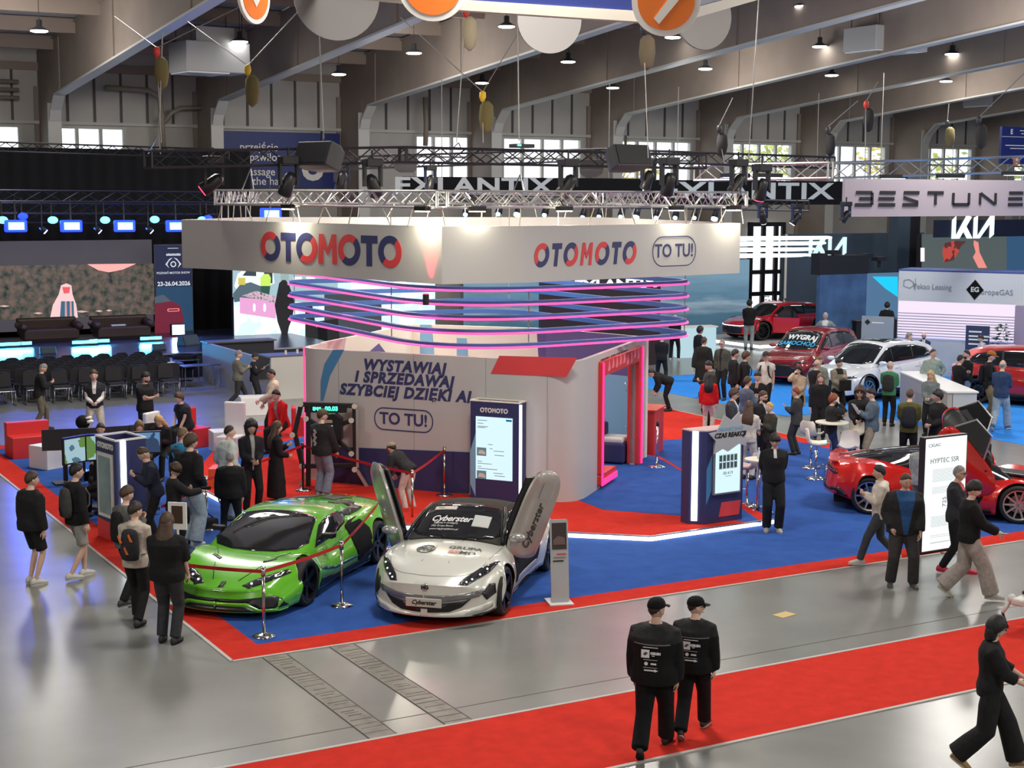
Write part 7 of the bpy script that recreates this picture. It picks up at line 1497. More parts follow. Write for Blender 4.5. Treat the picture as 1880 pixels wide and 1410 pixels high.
# white pavilion with sponsor names
YE = 38.0
pa = G(1649, 668); e0 = Vector((PL(1647, 600, (0, YE, 0), (0, 1, 0))[0], YE, 0)); e1p = PL(1880, 640, (0, 34.5, 0), (0, 1, 0)); e1 = Vector((e1p[0], 34.5, 0)); pd = (e1-e0).normalized(); pn = Vector((pd.y, -pd.x, 0)); PLn = tuple(pn)
pv = thing('pavilion', 'white stand pavilion with sponsor names and glowing striped wall at the right', 'booth', e0)
def pp(px, py): p = PL(px, py, tuple(e0), PLn); return ((Vector(p)-e0).dot(pd), p[2])
def pf_(pts, m, off, nm, th=.01): return MB().prism([pp(*p) for p in pts], pn*off, pd, uz, th, m).build(nm, pv)
Lp = pp(1960, 560)[0]; M_pw = mat('pavilion_white', (.50, .54, .57), .6); ztp = pp(1647, 497)[1]
MB().prism([(0, 0), (Lp, 0), (Lp, ztp), (0, ztp)], -pn*.3, pd, uz, .3, M_pw).build('wall', pv)
s0, s1 = pp(1649, 552), pp(1866, 592); sb0 = pp(1649, 606)[1]; sb1 = pp(1860, 640)[1]; M_pg = glow('stripe_glow', (.78, .66, .80), 1.05); M_pg2 = glow('stripe_blue', (.42, .45, .78), 1.0)
xr = pp(1865, 600)[0]; zA, zB = pp(1649, 552)[1], pp(1649, 617)[1]
MB().prism([(.02, zB), (xr, zB), (xr, zA), (.02, zA)], pn*.002, pd, uz, .01, M_pg).build('glow_panel', pv)
for k in range(9): z = zB+(zA-zB)*(k+.4)/13; MB().prism([(.02, z), (xr, z), (xr, z+.035), (.02, z+.035)], pn*.014, pd, uz, .01, mat('strip_slat', (.45, .42, .55), .5)).build('slat', pv)
MB().prism([(.05, zB-.04), (xr, zB-.04), (xr, zB), (.05, zB)], pn*.014, pd, uz, .01, M_pg2).build('glow_edge', pv)
MB().prism([(xr, 0), (Lp, 0), (Lp, zA), (xr, zA)], pn*.01, pd, uz, .25, mat('pavilion_lilac', (.30, .25, .34), .6)).build('side_box', pv)
MB().prism([(-.02, ztp), (Lp, ztp), (Lp, ztp+.05), (-.02, ztp+.05)], -pn*1.6, pd, uz, 1.6, mat('roof_blue', (.03, .06, .22), .6)).build('roof', pv)
M_pt = mat('print_slate', (.16, .2, .24), .6)
q = pp(1712, 527); text('lettering', 'Pekao Leasing', pd*q[0]+uz*q[1]+pn*.008, pd, uz, .27, M_pt, pv, sx=.82); q = pp(1827, 537); text('lettering', 'EuropeGAS', pd*q[0]+uz*q[1]+pn*.008, pd, uz, .25, M_pt, pv, sx=.95)
q = pp(1790, 532); MB().prism([(q[0]-.28, q[1]), (q[0], q[1]-.33), (q[0]+.28, q[1]), (q[0], q[1]+.33)], pn*.004, pd, uz, .008, M_bblack).build('emblem', pv); text('lettering', 'EG', pd*q[0]+uz*q[1]+pn*.016, pd, uz, .22, M_pw, pv, bold=.008)
q = pp(1668, 521); m = MB(); o_ = [(q[0]-.17, q[1]-.08), (q[0]+.05, q[1]-.16), (q[0]+.18, q[1]-.06), (q[0]+.17, q[1]+.06), (q[0]+.02, q[1]+.16), (q[0]-.16, q[1]+.12)]; ringpoly(m, o_, [(q[0]+(x-q[0])*.86, q[1]+(z-q[1])*.84) for x, z in o_], pn*.004, pd, uz, .006, M_pt); m.build('emblem', pv); q = pp(1680, 522); MB().prism([(q[0], q[1]-.2), (q[0]+.02, q[1]-.2), (q[0]+.02, q[1]+.2), (q[0], q[1]+.2)], pn*.004, pd, uz, .005, M_pt).build('divider', pv)
q0 = pp(1790, 594); q1 = pp(1831, 640); t = thing('roll_up_banner', 'dark blue upright banner with white lines in front of the glowing striped wall', 'banner', e0+pn*.8); MB().prism([(q0[0]-.1, .05), (q1[0]-.1, .05), (q1[0]-.1, q0[1]), (q0[0]-.1, q0[1])], (0, 0, 0), pd, uz, .06, mat('rollup_navy', (.02, .035, .09), .5)).build('panel', t)
for z, l in ((.88, .5), (.80, .8), (.74, .75), (.66, .6)): MB().prism([(q0[0]+.0, q0[1]*z), (q0[0]+l*.8, q0[1]*z), (q0[0]+l*.8, q0[1]*z+.05), (q0[0], q0[1]*z+.05)], pn*.062, pd, uz, .004, M_white).build('text_line', t)
q = pp(1633, 600); t = thing('info_board', 'pale blue grey information board left of the white pavilion', 'board', e0+pn*.5); MB().prism([(-1.05, .1), (.02, .1), (.02, 1.95), (-1.05, 1.95)], (0, 0, 0), pd, uz, .06, mat('board_bluegrey', (.28, .34, .40), .5)).build('panel', t); MB().prism([(-.95, 1.75), (-.85, 1.65), (-.75, 1.75), (-.85, 1.85)], pn*.062, pd, uz, .004, M_kdk).prism([(-.7, 1.72), (-.3, 1.72), (-.3, 1.76), (-.7, 1.76)], pn*.062, pd, uz, .004, M_white).build('print', t)
p = pp(1838, 660); t = thing('potted_plant', 'green plant beside the dark blue upright banner', 'plant', e0+pd*(q1[0]+.25)+pn*.6); MB().lathe([(.15, 0), (.2, .35), (.18, .37)], n=12, m=M_white).build('pot', t); c = MB()
for k in range(110): a_ = random.uniform(0, 6.28); z = random.uniform(.5, 1.85); r_ = random.uniform(.05, .3)*(1.9-z+.3); v_ = Vector((cos(a_)*r_, sin(a_)*r_, z)); c.add([v_, v_+Vector((.07, .05, .05)), v_+Vector((.13*cos(a_), .13*sin(a_), .03)), v_+Vector((-.02, -.06, .05))], [(0, 1, 2, 3)], mat('leaf_mid', (.04, .12, .05), .6))
c.build('leaves', t)
# white information desk in the aisle
da = Vector(G(1652, 755)); db = Vector(G(1738, 800)); dd_ = (db-da).normalized(); dn = Vector((dd_.y, -dd_.x, 0))
if dn.dot(Vector((-1, -1, 0))) < 0: dn = -dn
t = thing('info_desk', 'white information desk between the man with the grey backpack and the smiling man in black', 'counter', da); Ld = (db-da).length; M_dsk = mat('desk_beige', (.45, .42, .37), .55)
MB().prism([(0, 0), (Ld, 0), (Ld, 1.08), (0, 1.08)], dn*-.1, dd_, uz, .12, M_dsk).build('front', t); MB().prism([(-.05, 1.08), (Ld+.05, 1.08), (Ld+.05, 1.12), (-.05, 1.12)], dn*-.75, dd_, uz, .8, M_brightw).build('top', t); MB().prism([(Ld-.05, 0), (Ld, 0), (Ld, 1.08), (Ld-.05, 1.08)], dn*-.72, dd_, uz, .6, M_pw).build('side', t)
MB().prism([(Ld*.35, .35), (Ld*.6, .35), (Ld*.6, .75), (Ld*.35, .75)], dn*.021, dd_, uz, .004, mat('print_beige', (.36, .33, .29), .6)).build('print', t)
# robot dog at the right edge on the red aisle
rd = thing('robot_dog', 'white and black four-legged robot walking at the right edge of the red aisle', 'robot', G(1893, 1150, .008), .2); M_rw = mat('robot_white', (.6, .58, .55), .35)
MB().loft([[(-.42, -.1, .36), (-.42, .1, .36), (-.42, .08, .46), (-.42, -.08, .46)], [(.35, -.12, .38), (.35, .12, .38), (.35, .1, .49), (.35, -.1, .49)]], M_rw).build('torso', rd, bevel=.03)
for sx in (-1, 1):
    for sy in (-1, 1):
        hx, hy_ = sx*.3, sy*.14; l = MB().sph((hx, hy_, .42), (.07, .06, .07), 10, 8, M_rw).tube([(hx, hy_*1.15, .40), (hx-.16, hy_*1.25, .24)], [.035, .025], 8, M_rw).tube([(hx-.16, hy_*1.25, .24), (hx-.02, hy_*1.25, .03)], [.018, .013], 8, M_black).sph((hx-.02, hy_*1.25, .022), .022, 8, 6, M_black); l.build('leg', rd, smooth=True)
MB().box((-.02, 0, .5), (.3, .14, .05), M_black).build('back_unit', rd, bevel=.015); MB().sph((.42, 0, .44), (.08, .09, .06), 12, 8, M_rw).build('head', rd, smooth=True)
# ================================================================= PEOPLE
SK = dict(a=(.66, .43, .33), b=(.56, .35, .26), c=(.45, .27, .19)); M_brow = mat('eyebrow', (.05, .03, .02), .7); M_lip = mat('lips', (.42, .16, .13), .5); M_eye = mat('eye_dark', (.02, .015, .012), .2); M_eyew = mat('eye_white', (.6, .57, .54), .3)
HC_ = dict(k=(.008, .007, .007), d=(.022, .014, .009), b=(.06, .032, .016), l=(.16, .095, .045), y=(.50, .33, .13), g=(.22, .21, .2), w=(.42, .41, .4), r=(.22, .05, .015))
def skin(k): return mat('skin_'+k, SK[k], .5, noise=.06, nscale=9)
def hairm(k): return mat('hair_'+k, HC_[k], .55, noise=.3, nscale=30, bump=.25, bscale=60)
def remesh(mb, vox, sm=2):
    me = mb.mesh('tmp'); o = bpy.data.objects.new('tmp', me); COL.objects.link(o)
    r = o.modifiers.new('r', 'REMESH'); r.mode = 'VOXEL'; r.voxel_size = vox; r.use_smooth_shade = True
    s = o.modifiers.new('s', 'SMOOTH'); s.iterations = sm; s.factor = .5
    dg = bpy.context.evaluated_depsgraph_get(); dg.update(); m2 = bpy.data.meshes.new_from_object(o.evaluated_get(dg)); bpy.data.objects.remove(o); bpy.data.meshes.remove(me); return m2
def headpt(u_, el, k=1.0):
    """surface point of the head; u_ azimuth (0 = face), el elevation"""
    x = .074*sin(u_)*cos(el); y = .094*cos(u_)*cos(el); z = .118*sin(el)
    if z < 0: t = -z/.118; x *= 1-.34*t**1.3; y = y*(1-.12*t) if y > 0 else y*(1-.45*t)
    if y > 0: y *= .94; y += .006*math.exp(-(x/.03)**2-((z+.105)/.02)**2)
    if y > 0: y += .024*math.exp(-(x/.012)**2)*(math.exp(-((z+.028)/.017)**2)+.35*math.exp(-((z+.005)/.02)**2)); y -= .006*math.exp(-((abs(x)-.03)/.014)**2-((z-.004)/.014)**2); y += .004*math.exp(-(x/.022)**2-((z+.062)/.009)**2)
    return Vector((x*k, y*k, z*k))
def head_mb(sk, n=28, beard=None):
    m = MB(); N, M_ = n, n*2//3; vs = [headpt(0, -pi/2)]; 
    for j in range(1, M_):
        for i in range(N): vs.append(headpt(2*pi*i/N, -pi/2+pi*j/M_))
    vs.append(headpt(0, pi/2)); T_ = len(vs)-1; fs = []
    for i in range(N): fs.append((0, 1+i, 1+(i+1) % N)); fs.append((T_, T_-N+(i+1) % N, T_-N+i))
    for j in range(M_-2):
        for i in range(N): a = 1+j*N; fs.append((a+i, a+N+i, a+N+(i+1) % N, a+(i+1) % N))
    m.add(vs, fs, sk)
    for s in (-1, 1):
        m.sph((s*.074, -.004, -.008), (.010, .018, .03), 8, 6, sk); m.sph((s*.029, .0745, .006), (.013, .009, .006), 8, 5, M_eyew); m.sph((s*.029, .0805, .006), (.006, .005, .006), 6, 5, M_eye); m.sph((s*.03, .082, .022), (.017, .005, .004), 6, 4, M_brow)
    m.sph((0, .085, -.062), (.022, .007, .006), 8, 5, M_lip); return m
def hair_mb(style, hm):
    m = MB(); th, front, side, back = dict(buzz=(.005, .062, .01, -.05), short=(.016, .052, .012, -.055), full=(.026, .038, -.012, -.075), curly=(.046, .034, -.02, -.09), long=(.018, .050, -.03, -.10), bob=(.022, .040, -.05, -.1), cap=(.010, .03, .005, -.04), rim=(.004, .3, .012, -.05), fringe=(.022, .028, -.004, -.06), bun=(.012, .055, .005, -.05)).get(style, (.016, .052, .012, -.055))
    N, M_ = 26, 18; vs = []; fs = []
    for j in range(M_+1):
        el = -pi/2+pi*j/M_
        for i in range(N):
            u_ = 2*pi*i/N; p = headpt(u_, el); c = cos(u_); line = side+(front-side)*max(0, c)**1.2+(back-side)*max(0, -c)
            if style == 'rim': line = side+(back-side)*max(0, -c)+(.3 if c > .3 else 0)
            t = sstep(line-.012, line+.012, p.z)
            if style == 'rim': t *= 1-sstep(.03, .055, p.z)
            bumpy = (.25*sin(7*u_+5*el)*sin(9*el) if style == 'curly' else .12*sin(11*u_)*sin(6*el)); d = -.012+(th*(1+bumpy)+.012)*t; d *= 1 if p.length < 1 else 1
            vs.append(p+Vector((p.x, p.y, p.z*.9)).normalized()*d)
    for j in range(M_):
        for i in range(N): fs.append((j*N+i, j*N+(i+1) % N, (j+1)*N+(i+1) % N, (j+1)*N+i))
    m.add(vs, fs, hm)
    def drop(zs): m.loft([[(rx*cos(2*pi*k/16), cy+ry*sin(2*pi*k/16), z) for k in range(16)] for z, rx, ry, cy in zs], hm)
    if style == 'long': drop([(.05, .075, .07, -.03), (-.02, .090, .075, -.042), (-.1, .105, .078, -.06), (-.18, .125, .075, -.105), (-.28, .13, .06, -.13), (-.36, .11, .045, -.135), (-.42, .06, .025, -.13)])
    if style == 'bob': drop([(.04, .08, .072, -.028), (-.04, .088, .072, -.036), (-.12, .082, .062, -.04), (-.15, .06, .045, -.04)])
    if style == 'curly': drop([(.02, .10, .075, -.03), (-.06, .11, .075, -.04), (-.13, .09, .06, -.045), (-.16, .05, .03, -.045)])
    if style == 'bun': m.sph((0, -.10, .03), .036, 10, 8, hm)
    return m
def ik(a, b, l1, l2, hint):
    a = Vector(a); b = Vector(b); d = b-a; L = d.length
    if L > (l1+l2)*.995: b = a+d*((l1+l2)*.995/L); d = b-a; L = d.length
    x = (l1*l1-l2*l2+L*L)/(2*L); h = sqrt(max(l1*l1-x*x, 0)); dn = d.normalized(); hv = Vector(hint); hv = (hv-dn*hv.dot(dn)).normalized(); return a+dn*x+hv*h, b
def hand_mb(m, w, d, nrm, sk, s, side, curl=.35, n=6):
    """palm + five fingers; w wrist, d direction, nrm palm facing"""
    d = Vector(d).normalized(); z = (Vector(nrm)-d*Vector(nrm).dot(d)).normalized(); x = d.cross(z)*side
    M = Matrix.Identity(4)
    for i in range(3): M[i][0] = x[i]; M[i][1] = d[i]; M[i][2] = z[i]; M[i][3] = w[i]
    m.sph((0, .045*s, 0), (.040*s, .054*s, .017*s), 10, 6, sk, M)
    for k, (fx, L) in enumerate(((-.029, .066), (-.010, .074), (.010, .070), (.028, .055))):
        p = Vector((fx*s, .085*s, 0)); a = curl*.6; pts = [p-Vector((0, .015*s, 0)), p]
        for seg in (.45, .32, .25): a += curl*(1+.12*k); p = p+Vector((0, cos(a), sin(a)))*L*seg*s; pts.append(p)
        m.tube([M @ q for q in pts], [.0088*s, .0088*s, .0082*s, .0075*s, .006*s], n, sk)
    pts = [Vector((-.030, .025, .004))*s, Vector((-.050, .050, .014))*s, Vector((-.052, .074, .024))*s, Vector((-.044, .092, .032))*s]; m.tube([M @ q for q in pts], [.011*s, .010*s, .009*s, .007*s], n, sk)
ARM = dict(d=(.235, .04, .475), f=(.045, .25, .585), p=(.07, .27, .70), c=(-.11, .20, .675), u=(.07, .15, .875), k=(.19, .09, .535), b=(.03, -.17, .53), r=(.16, .46, .70), h=(.20, .03, .585), w=(.21, .20, .50), v=(.21, -.16, .49), s=(.10, .42, .44), t=(.16, .36, .585))
def person(hx, hy, foot, face, label, top, bot, hair='short:d', arms='dd', legs='stand', H=1.78, lean=0, look=(0, 0), sk='a', shoe=(.02, .02, .02), sole=None, build=1.0, loose=.0, flare=0.0, inner=None, sleeves=1.0, short=False, cap=None, glasses=False, hood=False, hem=None, seat=.46, z0=0.0, beard=False, belt=None, yoke=None, skirt=False):
    if foot: g = G(foot[0], foot[1], z0); H = min(max(HZ(hx, hy, g)-z0+(.0 if lean < 20 else .25), 1.55), 1.95)
    else:
        hh = H if legs != 'sit' else H-(.53*H-seat)+.06; g = G(hx, hy, z0+hh*(1 if lean < 20 else .97))
    az = atan2(g[0], g[1]); dist = sqrt(g[0]**2+g[1]**2); rz = -(az+radians(face)); s = H/1.75; vox = .0135 if dist < 24 else (.018 if dist < 34 else .024); fn = 7 if dist < 22 else 5
    t = thing('person', label, 'person', (g[0], g[1], z0), rz); skm = skin(sk)
    pz = .53*H if legs != 'sit' else seat+.11; th = radians(lean); P = Vector((0, 0, pz)); sp = Vector((0, sin(th), cos(th))); fw = Vector((0, cos(th), -sin(th))); X = Vector((1, 0, 0))
    def T(u_, x=0, y=0): return P+sp*(u_*s)+X*x*s+fw*y*s
    def ring(u_, rx, ry, cy=0, n=18, e=0): return [tuple(T(u_, (rx+e)*build**.8*cos(2*pi*k/n), cy+(ry+e)*build*sin(2*pi*k/n))) for k in range(n)]
    TR = [(-.10, .115, .085, 0), (-.05, .16, .115, -.01), (.03, .165, .12, -.01), (.12, .148, .108, 0), (.20, .145, .105, 0), (.30, .165, .118, 0), (.41, .178, .116, -.005), (.465, .172, .098, -.012), (.505, .125, .078, -.014), (.53, .078, .065, -.008), (.55, .058, .056, 0)]
    sh = {sd: T(.452, sd*.168*build**.5, -.01) for sd in (-1, 1)}; hp = {sd: P+Vector((sd*.088*s, 0, -.03*s)) for sd in (-1, 1)}
    hand, elb = {}, {}
    for k_, sd in ((0, -1), (1, 1)):
        a = ARM[arms[k_]]; base = Vector((0, 0, 0)) if lean < 20 and legs != 'sit' else None
        tg = Vector((sd*a[0]*s, a[1]*s, a[2]*H)) if base is not None else T((a[2]-.53)*1.75, sd*a[0], a[1])
        if base is not None: tg += sp*0+Vector((0, sin(th)*(a[2]-.53)*H, 0))
        hint = {'u': (sd*.6, .1, -1), 'h': (sd*1, -.8, 0), 'b': (sd*.9, -.8, 0), 'c': (sd*.7, -.1, -1)}.get(arms[k_], (sd*.45, -.8, -.5)); elb[sd], hand[sd] = ik(sh[sd], tg, .285*s, .255*s, hint)
    ank, kne, fdir = {}, {}, {}
    LG = dict(stand=((.10, .02, .0), (.10, -.03, .0)), wide=((.16, .03, 0), (.16, -.04, 0)), walk=((.07, .33, 0), (.08, -.34, .09)), walk2=((.08, -.34, .09), (.07, .33, 0)), step=((.08, .16, 0), (.09, -.16, .02)), sit=((.11, .44, 0), (.13, .40, 0)))[legs]
    for (x, y, z), sd in zip(LG, (-1, 1)):
        A = Vector((sd*x*s, y*s, (z+.085)*s)); fdir[sd] = (sd*.15, z); kne[sd], ank[sd] = ik(hp[sd], A, .43*s, .42*s, (sd*.12, 1, .15 if legs != 'sit' else .9))
        if legs in ('walk', 'walk2', 'step'): pass
    if legs in ('walk', 'walk2'): pass
    # body: one continuous skin surface
    m = MB(); m.loft([ring(u_, rx*.9, ry*.9, cy) for u_, rx, ry, cy in TR], skm); nk = T(.49, 0, -.01); hd = T(.60, 0, .028)+Vector((0, .0, 0)); m.tube([nk, T(.55, 0, .005), hd], [.058*s, .052*s, .05*s], 12, skm)
    for sd in (-1, 1):
        m.tube([sh[sd]+X*(-sd*.03*s), sh[sd], (sh[sd]+elb[sd])/2, elb[sd], elb[sd].lerp(hand[sd], .4), hand[sd]], [.05*s, .048*s, .042*s, .036*s, .037*s, .024*s], 10, skm)
        m.tube([hp[sd]+Vector((0, 0, .03)), (hp[sd]*.6+kne[sd]*.4), kne[sd], kne[sd].lerp(ank[sd], .35), ank[sd], ank[sd]-Vector((0, 0, .05*s))], [.078*s, .07*s, .05*s, .05*s, .033*s, .03*s], 10, skm)
        m.sph(hand[sd], .026*s, 8, 6, skm)
    me = remesh(m, vox); me.materials.clear(); me.materials.append(skm)
    h = MB()
    for sd in (-1, 1):
        d = (hand[sd]-elb[sd]).normalized(); k_ = arms[0 if sd < 0 else 1]; nr = Vector((-sd, 0, .1)) if k_ in 'dwvb' else (Vector((-sd*.5, -.6, .4)) if k_ in 'pucf' else Vector((-sd*.6, 0, -.6))); hand_mb(h, hand[sd]-d*.005, d, nr, skm, s, sd, .55 if k_ in 'pfcrt' else .3, fn)
    hm = head_mb(skm); ly, lp = radians(look[0]), radians(look[1]); HM = Matrix.Translation(T(.58, 0, .035)+Vector((0, 0, .098*s))) @ Matrix.Rotation(-ly, 4, 'Z') @ Matrix.Rotation(-(lp+th*.45), 4, 'X') @ Matrix.Scale(s*1.06, 4)
    h.v += [tuple(HM @ Vector(v)) for v in hm.v]; o_ = len(h.v)-len(hm.v); h.f += [tuple(i+o_ for i in f) for f in hm.f]
    for k_, i in enumerate(hm.m): h.m.append(h.mi(hm.mats[i]))
    bm = bmesh.new(); bm.from_mesh(me); n0 = len(bm.faces); m2 = h.mesh('x', True); mats = list(h.mats); bm.from_mesh(m2); bm.faces.ensure_lookup_table()
    for i, f in enumerate(bm.faces):
        f.smooth = True
        if i >= n0: f.material_index = h.m[i-n0]
        else: f.material_index = mats.index(skm)
    ix = [f.material_index for f in bm.faces]; bm.to_mesh(me); bm.free(); me.materials.clear(); [me.materials.append(x) for x in mats]; me.polygons.foreach_set('material_index', ix); me.name = 'body'; bo_ = bpy.data.objects.new('body', me); COL.objects.link(bo_); bo_.parent = t
    # clothes
    cut = []
    def planes(mesh):
        bm = bmesh.new(); bm.from_mesh(mesh); PS = []
        if inner: k = 1.8*inner[1]; PS += [(P+X*(sd*.44*inner[1]*s), X*sd-sp*k) for sd in (-1, 1)]+[(P+sp*((-.1 if len(inner) < 3 else inner[2])*s), sp), (P+fw*.03*s, fw)]
        if yoke: PS += [(P+sp*(.35*s), sp), (P+sp*(.362*s), sp)]
        for c_, n_ in PS: bmesh.ops.bisect_plane(bm, geom=bm.verts[:]+bm.edges[:]+bm.faces[:], plane_co=c_, plane_no=n_)
        bm.to_mesh(mesh); bm.free()
    def put(mesh, mt, name, extra=None):
        mesh.materials.clear(); mesh.materials.append(mt); mesh.name = name; o = bpy.data.objects.new(name, mesh); COL.objects.link(o); o.parent = t
        for x_, test in (extra or []):
            if name[:3] != 'shi' and not cut: planes(mesh); cut.append(1)
            mesh.materials.append(x_); k_ = len(mesh.materials)-1
            for p in mesh.polygons:
                c = p.center-P; lx, lu, ly_ = c.x/s, c.dot(sp)/s, c.dot(fw)/s
                if test(lx, lu, ly_): p.material_index = k_
        return o
    tn, tc = top; e = .026+loose; m = MB(); bot_u = {'jacket': -.10, 'coat': -.36, 'sweater': -.08, 'tee': -.07, 'vest': -.05, 'blazer': -.16, 'shirt': -.05, 'hoodie': -.10}[tn]
    rs = [(bot_u, .158+(.03 if bot_u < -.15 else 0), .112, -.01)]+[r for r in TR if r[0] > max(bot_u, -.06)+.03][:-1]+[(.535, .07, .064, -.002)]
    m.loft([ring(u_, rx, ry, cy, e=e if u_ < .43 else e*.6) for u_, rx, ry, cy in rs], None)
    sl = 1.0 if tn not in ('tee', 'vest') else (.42 if tn == 'tee' else .12)
    if tn == 'vest': sl = 1.0 if False else .12
    sl *= sleeves if tn not in ('vest',) else 1
    def sleeve(mm, sl, e):
        for sd in (-1, 1):
            L1, L2 = (elb[sd]-sh[sd]).length, (hand[sd]-elb[sd]).length; tot = L1+L2; pts, rr = [sh[sd]+X*(-sd*.05*s), sh[sd]], [.062*s+e*.5, .062*s+e*.5]
            for f_, r_ in ((.25, .058), (.5, .050), (.53, .05), (.75, .046), (.97, .036)):
                if f_ > sl+.05: break
                dd = f_*tot; q = sh[sd].lerp(elb[sd], dd/L1) if dd < L1 else elb[sd].lerp(hand[sd], (dd-L1)/L2); pts.append(q); rr.append(r_*s+e*.75)
            mm.tube(pts, rr, 12)
    sleeve(m, max(sl, .26), e)
    if hood or tn == 'hoodie': m.sph(T(.49, 0, -.08), (.085*s, .06*s, .05*s), 12, 8); m.tube([T(.52, .07*cos(a), .0+.07*sin(a)) for a in [2*pi*k/12 for k in range(12)]], .028*s, 8, closed=True)
    elif tn in ('jacket', 'coat', 'blazer', 'shirt'): m.tube([T(.53, .064*cos(a), .0+.062*sin(a)) for a in [2*pi*k/12 for k in range(12)]], .017*s, 8, closed=True)
    g_ = remesh(m, vox); ex = []
    if inner: iw = inner[1]; ex.append((cloth(inner[0]), lambda x, u_, y: y > .03 and abs(x) < iw*(.44+1.8*u_) and u_ > (-.1 if len(inner) < 3 else inner[2])))
    if yoke: ex.append((cloth(yoke), lambda x, u_, y: u_ > .362)); ex.append((cloth((.2, .2, .2)), lambda x, u_, y: .35 < u_ < .362 and y < 0 and abs(x) < .2))
    put(g_, cloth(tc), {'tee': 't_shirt'}.get(tn, tn), ex)
    if tn == 'vest': m = MB(); sleeve(m, 1.0, .006); put(remesh(m, vox), cloth(inner[0] if inner else (.6, .6, .6)), 'shirt_sleeves')
    # trousers / shorts
    m = MB(); e = .014; m.loft([ring(u_, rx, ry, cy, e=e) for u_, rx, ry, cy in TR[:4]], None)
    for sd in (-1, 1):
        a, k_, an = hp[sd], kne[sd], ank[sd]; q = [a+Vector((0, 0, .05*s)), a.lerp(k_, .35), k_]; r_ = [.094*s*build**.6, (.094*build**.5+flare*.4)*s, (.074+flare*.6)*s]
        if short: q = [q[0], q[1], a.lerp(k_, .88)]; r_[2] = .088*s
        else: q += [k_.lerp(an, .5), an.lerp(k_, .0)+Vector((0, 0, .0))]; r_ += [(.068+flare*.8)*s, (.062+flare)*s]
        m.tube(q, r_, 14)
    if skirt: m.loft([ring(u_, rx, ry, 0, e=.02) for u_, rx, ry in ((.1, .15, .11), (-.2, .19, .15), (-.55, .21, .17), (-.74, .22, .18))], None)
    put(remesh(m, vox), cloth(bot), 'skirt' if skirt else ('shorts' if short else 'trousers'))
    # shoes
    so_ = mat('sole_%d' % int(sum(sole)*100), sole, .6) if sole else None
    for sd in (-1, 1):
        a = ank[sd]; tilt = radians(35) if fdir[sd][1] > .05 else 0; M = Matrix.Translation(a-Vector((0, 0, .085*s))+Vector((0, 0, 0))) @ Matrix.Rotation(-sd*.14, 4, 'Z') @ Matrix.Rotation(-tilt, 4, 'X') @ Matrix.Scale(s, 4); sm_ = mat('shoe_%02x%02x%02x' % tuple(int(c*255) for c in shoe), shoe, .6); m = MB()
        def R_(y, w, z0_, z1): return [(w*cos(2*pi*k/12)*(.92 if sin(2*pi*k/12) > 0 else 1), y, z0_+(z1-z0_)*(.5+.5*sin(2*pi*k/12))) for k in range(12)]
        m.loft([[tuple(M @ Vector(p)) for p in R_(*r_)] for r_ in ((-.085, .025, .01, .07), (-.07, .038, .006, .10), (-.02, .042, .004, .115), (.04, .042, .004, .095), (.10, .047, .004, .075), (.155, .043, .006, .06), (.19, .02, .012, .045))], sm_)
        s_ = m.build('shoe', t, smooth=True)
        sl_ = [(.043*cos(a_)*1.05 if abs(cos(a_)) < 2 else 0, .055+.14*sin(a_)) for a_ in [2*pi*k/16 for k in range(16)]]; MB().loft([[tuple(M @ Vector((x, y, z))) for x, y in sl_] for z in (.0, .022)], so_ or M_blkm).build('sole', s_)
    # hair and headwear
    st, hk = hair.split(':')
    def hp_(mb, name, mt=None):
        o = mb.build(name, t, smooth=True); o.data.transform(HM); return o
    if st != 'bald': hp_(hair_mb(st, hairm(hk)), 'hair')
    if beard: m = MB(); m.loft([[tuple(headpt(u_, el)*1.035) for u_ in np.linspace(-1.25, 1.25, 13)] for el in (-.45, -.75, -1.0, -1.25)], hairm(hk), caps=False, closed_u=False); o = hp_(m, 'beard'); md = o.modifiers.new('t', 'SOLIDIFY'); md.thickness = .006
    if cap:
        cm = cloth(cap); m = MB(); m.loft([[(.084*r_*cos(a), -.004+.104*r_*sin(a), z) for a in [2*pi*k/20 for k in range(20)]] for z, r_ in ((.028, .98), (.05, 1.0), (.08, .93), (.105, .76), (.123, .45), (.128, .1))], cm)
        m.loft([[(.07*sin(a), .07+.10*cos(a) if k_ else .07, .036-.02*k_) for a in np.linspace(-1.2, 1.2, 9)]+[(.07*sin(a), .07+.10*cos(a) if k_ else .07, .043-.02*k_) for a in np.linspace(1.2, -1.2, 9)] for k_ in (0, 1)], cm); hp_(m, 'cap')
    if glasses:
        m = MB()
        for sd in (-1, 1): m.box((sd*.03, .094, .006), (.042, .006, .026), mat('glasses_dark', (.01, .01, .012), .1)); m.box((sd*.066, .05, .012), (.004, .09, .006), M_black)
        hp_(m, 'glasses')
    t['_s'] = s; PI_ = dict(t=t, T=T, s=s, hand=hand, elb=elb, HM=HM, face=rz, M=Matrix.Translation((g[0], g[1], z0)) @ Matrix.Rotation(rz, 4, 'Z')); del t['_s']; return PI_
